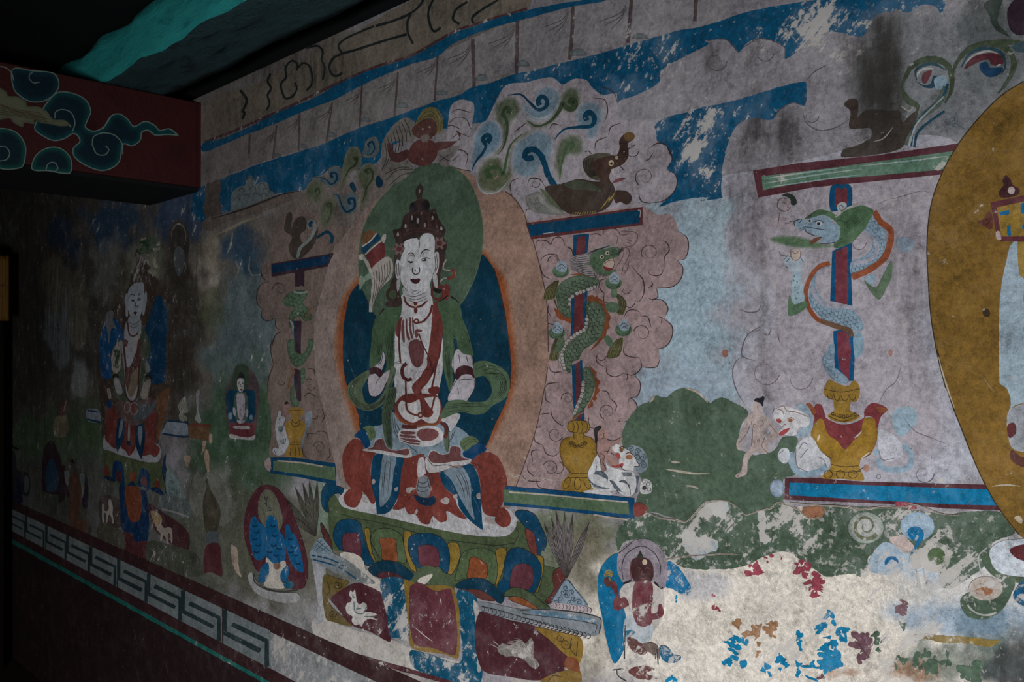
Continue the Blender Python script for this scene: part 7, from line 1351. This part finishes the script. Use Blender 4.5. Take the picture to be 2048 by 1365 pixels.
t.fill('arch', 'S:530,420 545,300 590,240 640,240 690,340 740,380 750,500 745,720 780,880 700,930 590,900 570,700 560,560', (80, 76, 66), wear=.12, grime=.2); t.fill('dark_edge', 'S:530,310 550,300 560,420 590,560 575,580 545,470', (56, 28, 36)); t.fill('dark_edge', 'S:715,380 745,420 750,660 715,670 700,600 725,500', (46, 34, 52)); t.fill('pale_panel', 'S:550,350 590,360 600,440 570,480', (116, 122, 118)); t.fill('pale_panel', 'S:680,380 720,370 720,480 705,580', (112, 120, 116)); t.fill('body', 'S:590,420 630,360 670,400 695,500 690,640 670,760 740,780 720,900 620,880 590,700 600,560', (96, 62, 48), wear=.08); t.fill('head', ring('S', 620, 310, 22, 34), (76, 76, 70)); t.fill('hair', 'S:598,290 615,250 640,280 638,300 615,275', (30, 32, 34))
t = Thing('painted_small_deity', 'dark blue seated figure in a brown pointed oval at far left', 'deity')
t.fill('oval', 'S:370,200 400,120 440,90 480,150 520,260 540,420 560,560 520,620 400,600 360,480', (54, 36, 40), wear=.05, grime=.15); t.fill('body', 'S:390,400 400,320 430,250 460,260 485,340 500,430 480,520 400,520', (40, 66, 92), wear=.1); t.fill('seat', 'S:370,530 430,550 500,560 500,630 440,650 380,610', (74, 78, 66), wear=.15)
t = Thing('painted_small_deity', 'nearly black seated figure with a grey oval at left edge', 'deity')
t.fill('oval', 'S:60,330 100,180 130,200 150,340 240,370 260,480 240,570 190,560 180,620 80,640 60,480', (50, 48, 54), wear=.06, grime=.2); t.fill('grey_disc', ring('S', 222, 465, 26, 75), (92, 100, 92), wear=.1); t.fill('body', 'S:150,400 195,420 200,540 150,560', (30, 36, 58)); t.fill('seat', 'S:70,560 190,570 180,630 80,650', (32, 40, 62))
t = Thing('painted_arch', 'dim arch with pale speckled figure cut by the left edge', 'arch')
t.fill('pale_figure', 'S:-10,340 30,320 60,360 65,480 50,580 -10,590', (96, 108, 102), wear=.2); t.line('arch_line', ['S:-10,300 40,295 80,340 75,480', 'S:0,80 80,130 160,170'], (34, 36, 38), 5)
t = Thing('painted_small_deity', 'tiny faded seated figure with a red pointed cap at left', 'deity')
t.fill('body', 'M:280,1270 290,1200 345,1180 360,1230 350,1290 300,1300', (126, 116, 92), wear=.2); t.fill('cap', 'M:310,1180 325,1110 345,1100 345,1180', (104, 56, 56), wear=.12); t.fill('face', 'M:295,1195 345,1190 340,1220 305,1225', (142, 128, 100), wear=.1)

# ---- meander border and dado
Z_HI, Z_LO, PER = -.845, -.957, .2100
def bandpix(y0, y1, za, zb, n=40):
    top = [pix(wall_sz(y0 + (y1 - y0) * i / n, za)) for i in range(n + 1)]; bot = [pix(wall_sz(y0 + (y1 - y0) * i / n, zb)) for i in range(n + 1)]
    return top + bot[::-1]
t = Thing('painted_dado', 'dark maroon painted dado below the meander border', 'dado')
t.fill('maroon_coat', bandpix(4.55, 1.75, -1.0, -1.6), (46, 27, 28), smooth=False, wear=-.25); t.line('teal_stripe', [[pix(wall_sz(4.55 - 2.8 * i / 60, -1.0)) for i in range(61)]], (24, 108, 98), 15, wear=.1)
t = Thing('painted_meander_border', 'grey white meander fret border running along the dado', 'border')
t.fill('dark_band', bandpix(4.55, 1.75, -.80, -.998), (62, 34, 36), smooth=False, wear=.02)
t.fill('worn_band', bandpix(2.70, 1.75, Z_HI - .004, Z_LO), (150, 150, 150), smooth=False, wear=.3, grime=.45)
def tilept(y, u, v): return pix(wall_sz(y - PER * u, Z_LO + (Z_HI - Z_LO) * v))
for i in range(9):
    y = 4.405 - PER * i + .004 * math.sin(i * 2.1)
    p = t.fill('fret_tile', [tilept(y, a, b) for a, b in ((0, 0), (1, 0), (1, 1), (0, 1))], (124, 131, 131), smooth=False, wear=.06, grime=.1)
    t.line('fret_line', [[tilept(y, a, b) for a, b in ((.03, 1), (.03, .33), (.8, .33))], [tilept(y, a, b) for a, b in ((.2, .68), (.93, .68), (.93, 0))]], (40, 56, 58), 3.6 + i * .75, under=p, smooth=False)

# ---- clouds painted on the red beam
class BeamThing(Thing): pass
t = Thing('beam_painting', '', '', surf=BEAM, mat=M_BEAMPAINT, host=red)
TC = (10, 72, 74); TD = (2, 34, 46); TE = (112, 134, 124)
def bcloud(out, lines, col=TD, edge=TC, w=2.2):
    p = t.fill('teal_cloud', out, col, edge=(edge, 13)); t.line('cloud_outline', [out], TE, w, under=p, closed=True)
    if lines: t.line('cloud_curl', lines, TE, w, under=p)
bcloud('W:80,430 200,440 330,455 362,500 360,550 320,600 260,630 190,630 130,600 85,550', ['W:245,510 210,515 182,490 185,460 205,448'], (2, 32, 44), (8, 56, 66))
bcloud('W:215,800 235,740 290,640 360,575 450,580 530,620 562,690 540,750 530,790 580,815 640,790 690,720 740,708 790,740 830,785 900,755 960,780 990,810 1050,800 1105,840* 1040,835 960,838 920,810 880,820 870,870 820,905 765,895 740,1000 690,1045 620,1058 520,1020 460,970 455,920 495,880 480,840 450,830 400,860 330,872 260,840', ['W:430,775 440,790', 'W:340,735 345,695 390,680 440,700 465,760 450,815', 'W:572,900 580,850 640,825 710,840 755,890 762,960', 'W:572,900 600,955 650,962 675,930 655,905', 'W:690,720 640,800'])
bcloud('W:-20,810 40,800 110,830 155,900 155,980 130,1040 -20,1030', ['W:-20,910 30,910 60,950 40,990 -10,1000'], TD, (12, 80, 72)); bcloud('W:200,1050 220,970 290,920 370,920 430,970 445,1030 430,1075 300,1060', ['W:285,1055 300,1015 340,1010 358,1045 340,1065'], TD, (12, 80, 72))
p = t.fill('leaf_spray', 'W:-20,545 40,570 50,595 110,600 160,630 170,660 230,660 290,690 330,740 400,745 440,778* 380,785 300,770 260,765 210,745 215,770 150,765 140,790 80,760 60,735 -20,740', (108, 108, 84), edge=((86, 90, 70), 6)); t.line('leaf_vein', fan('W:-20,640 100,680 250,700', 'W:-20,710 100,720 300,760', 6) + ['W:0,650 100,690 300,740'], (80, 70, 50), 1.5, under=p)
t.line('cloud_outline_top', ['W:-20,412 30,418 70,450 85,500'], (120, 130, 120), 2.2)

for _f in LATER: _f()
for _t in Thing.all: _t.build()
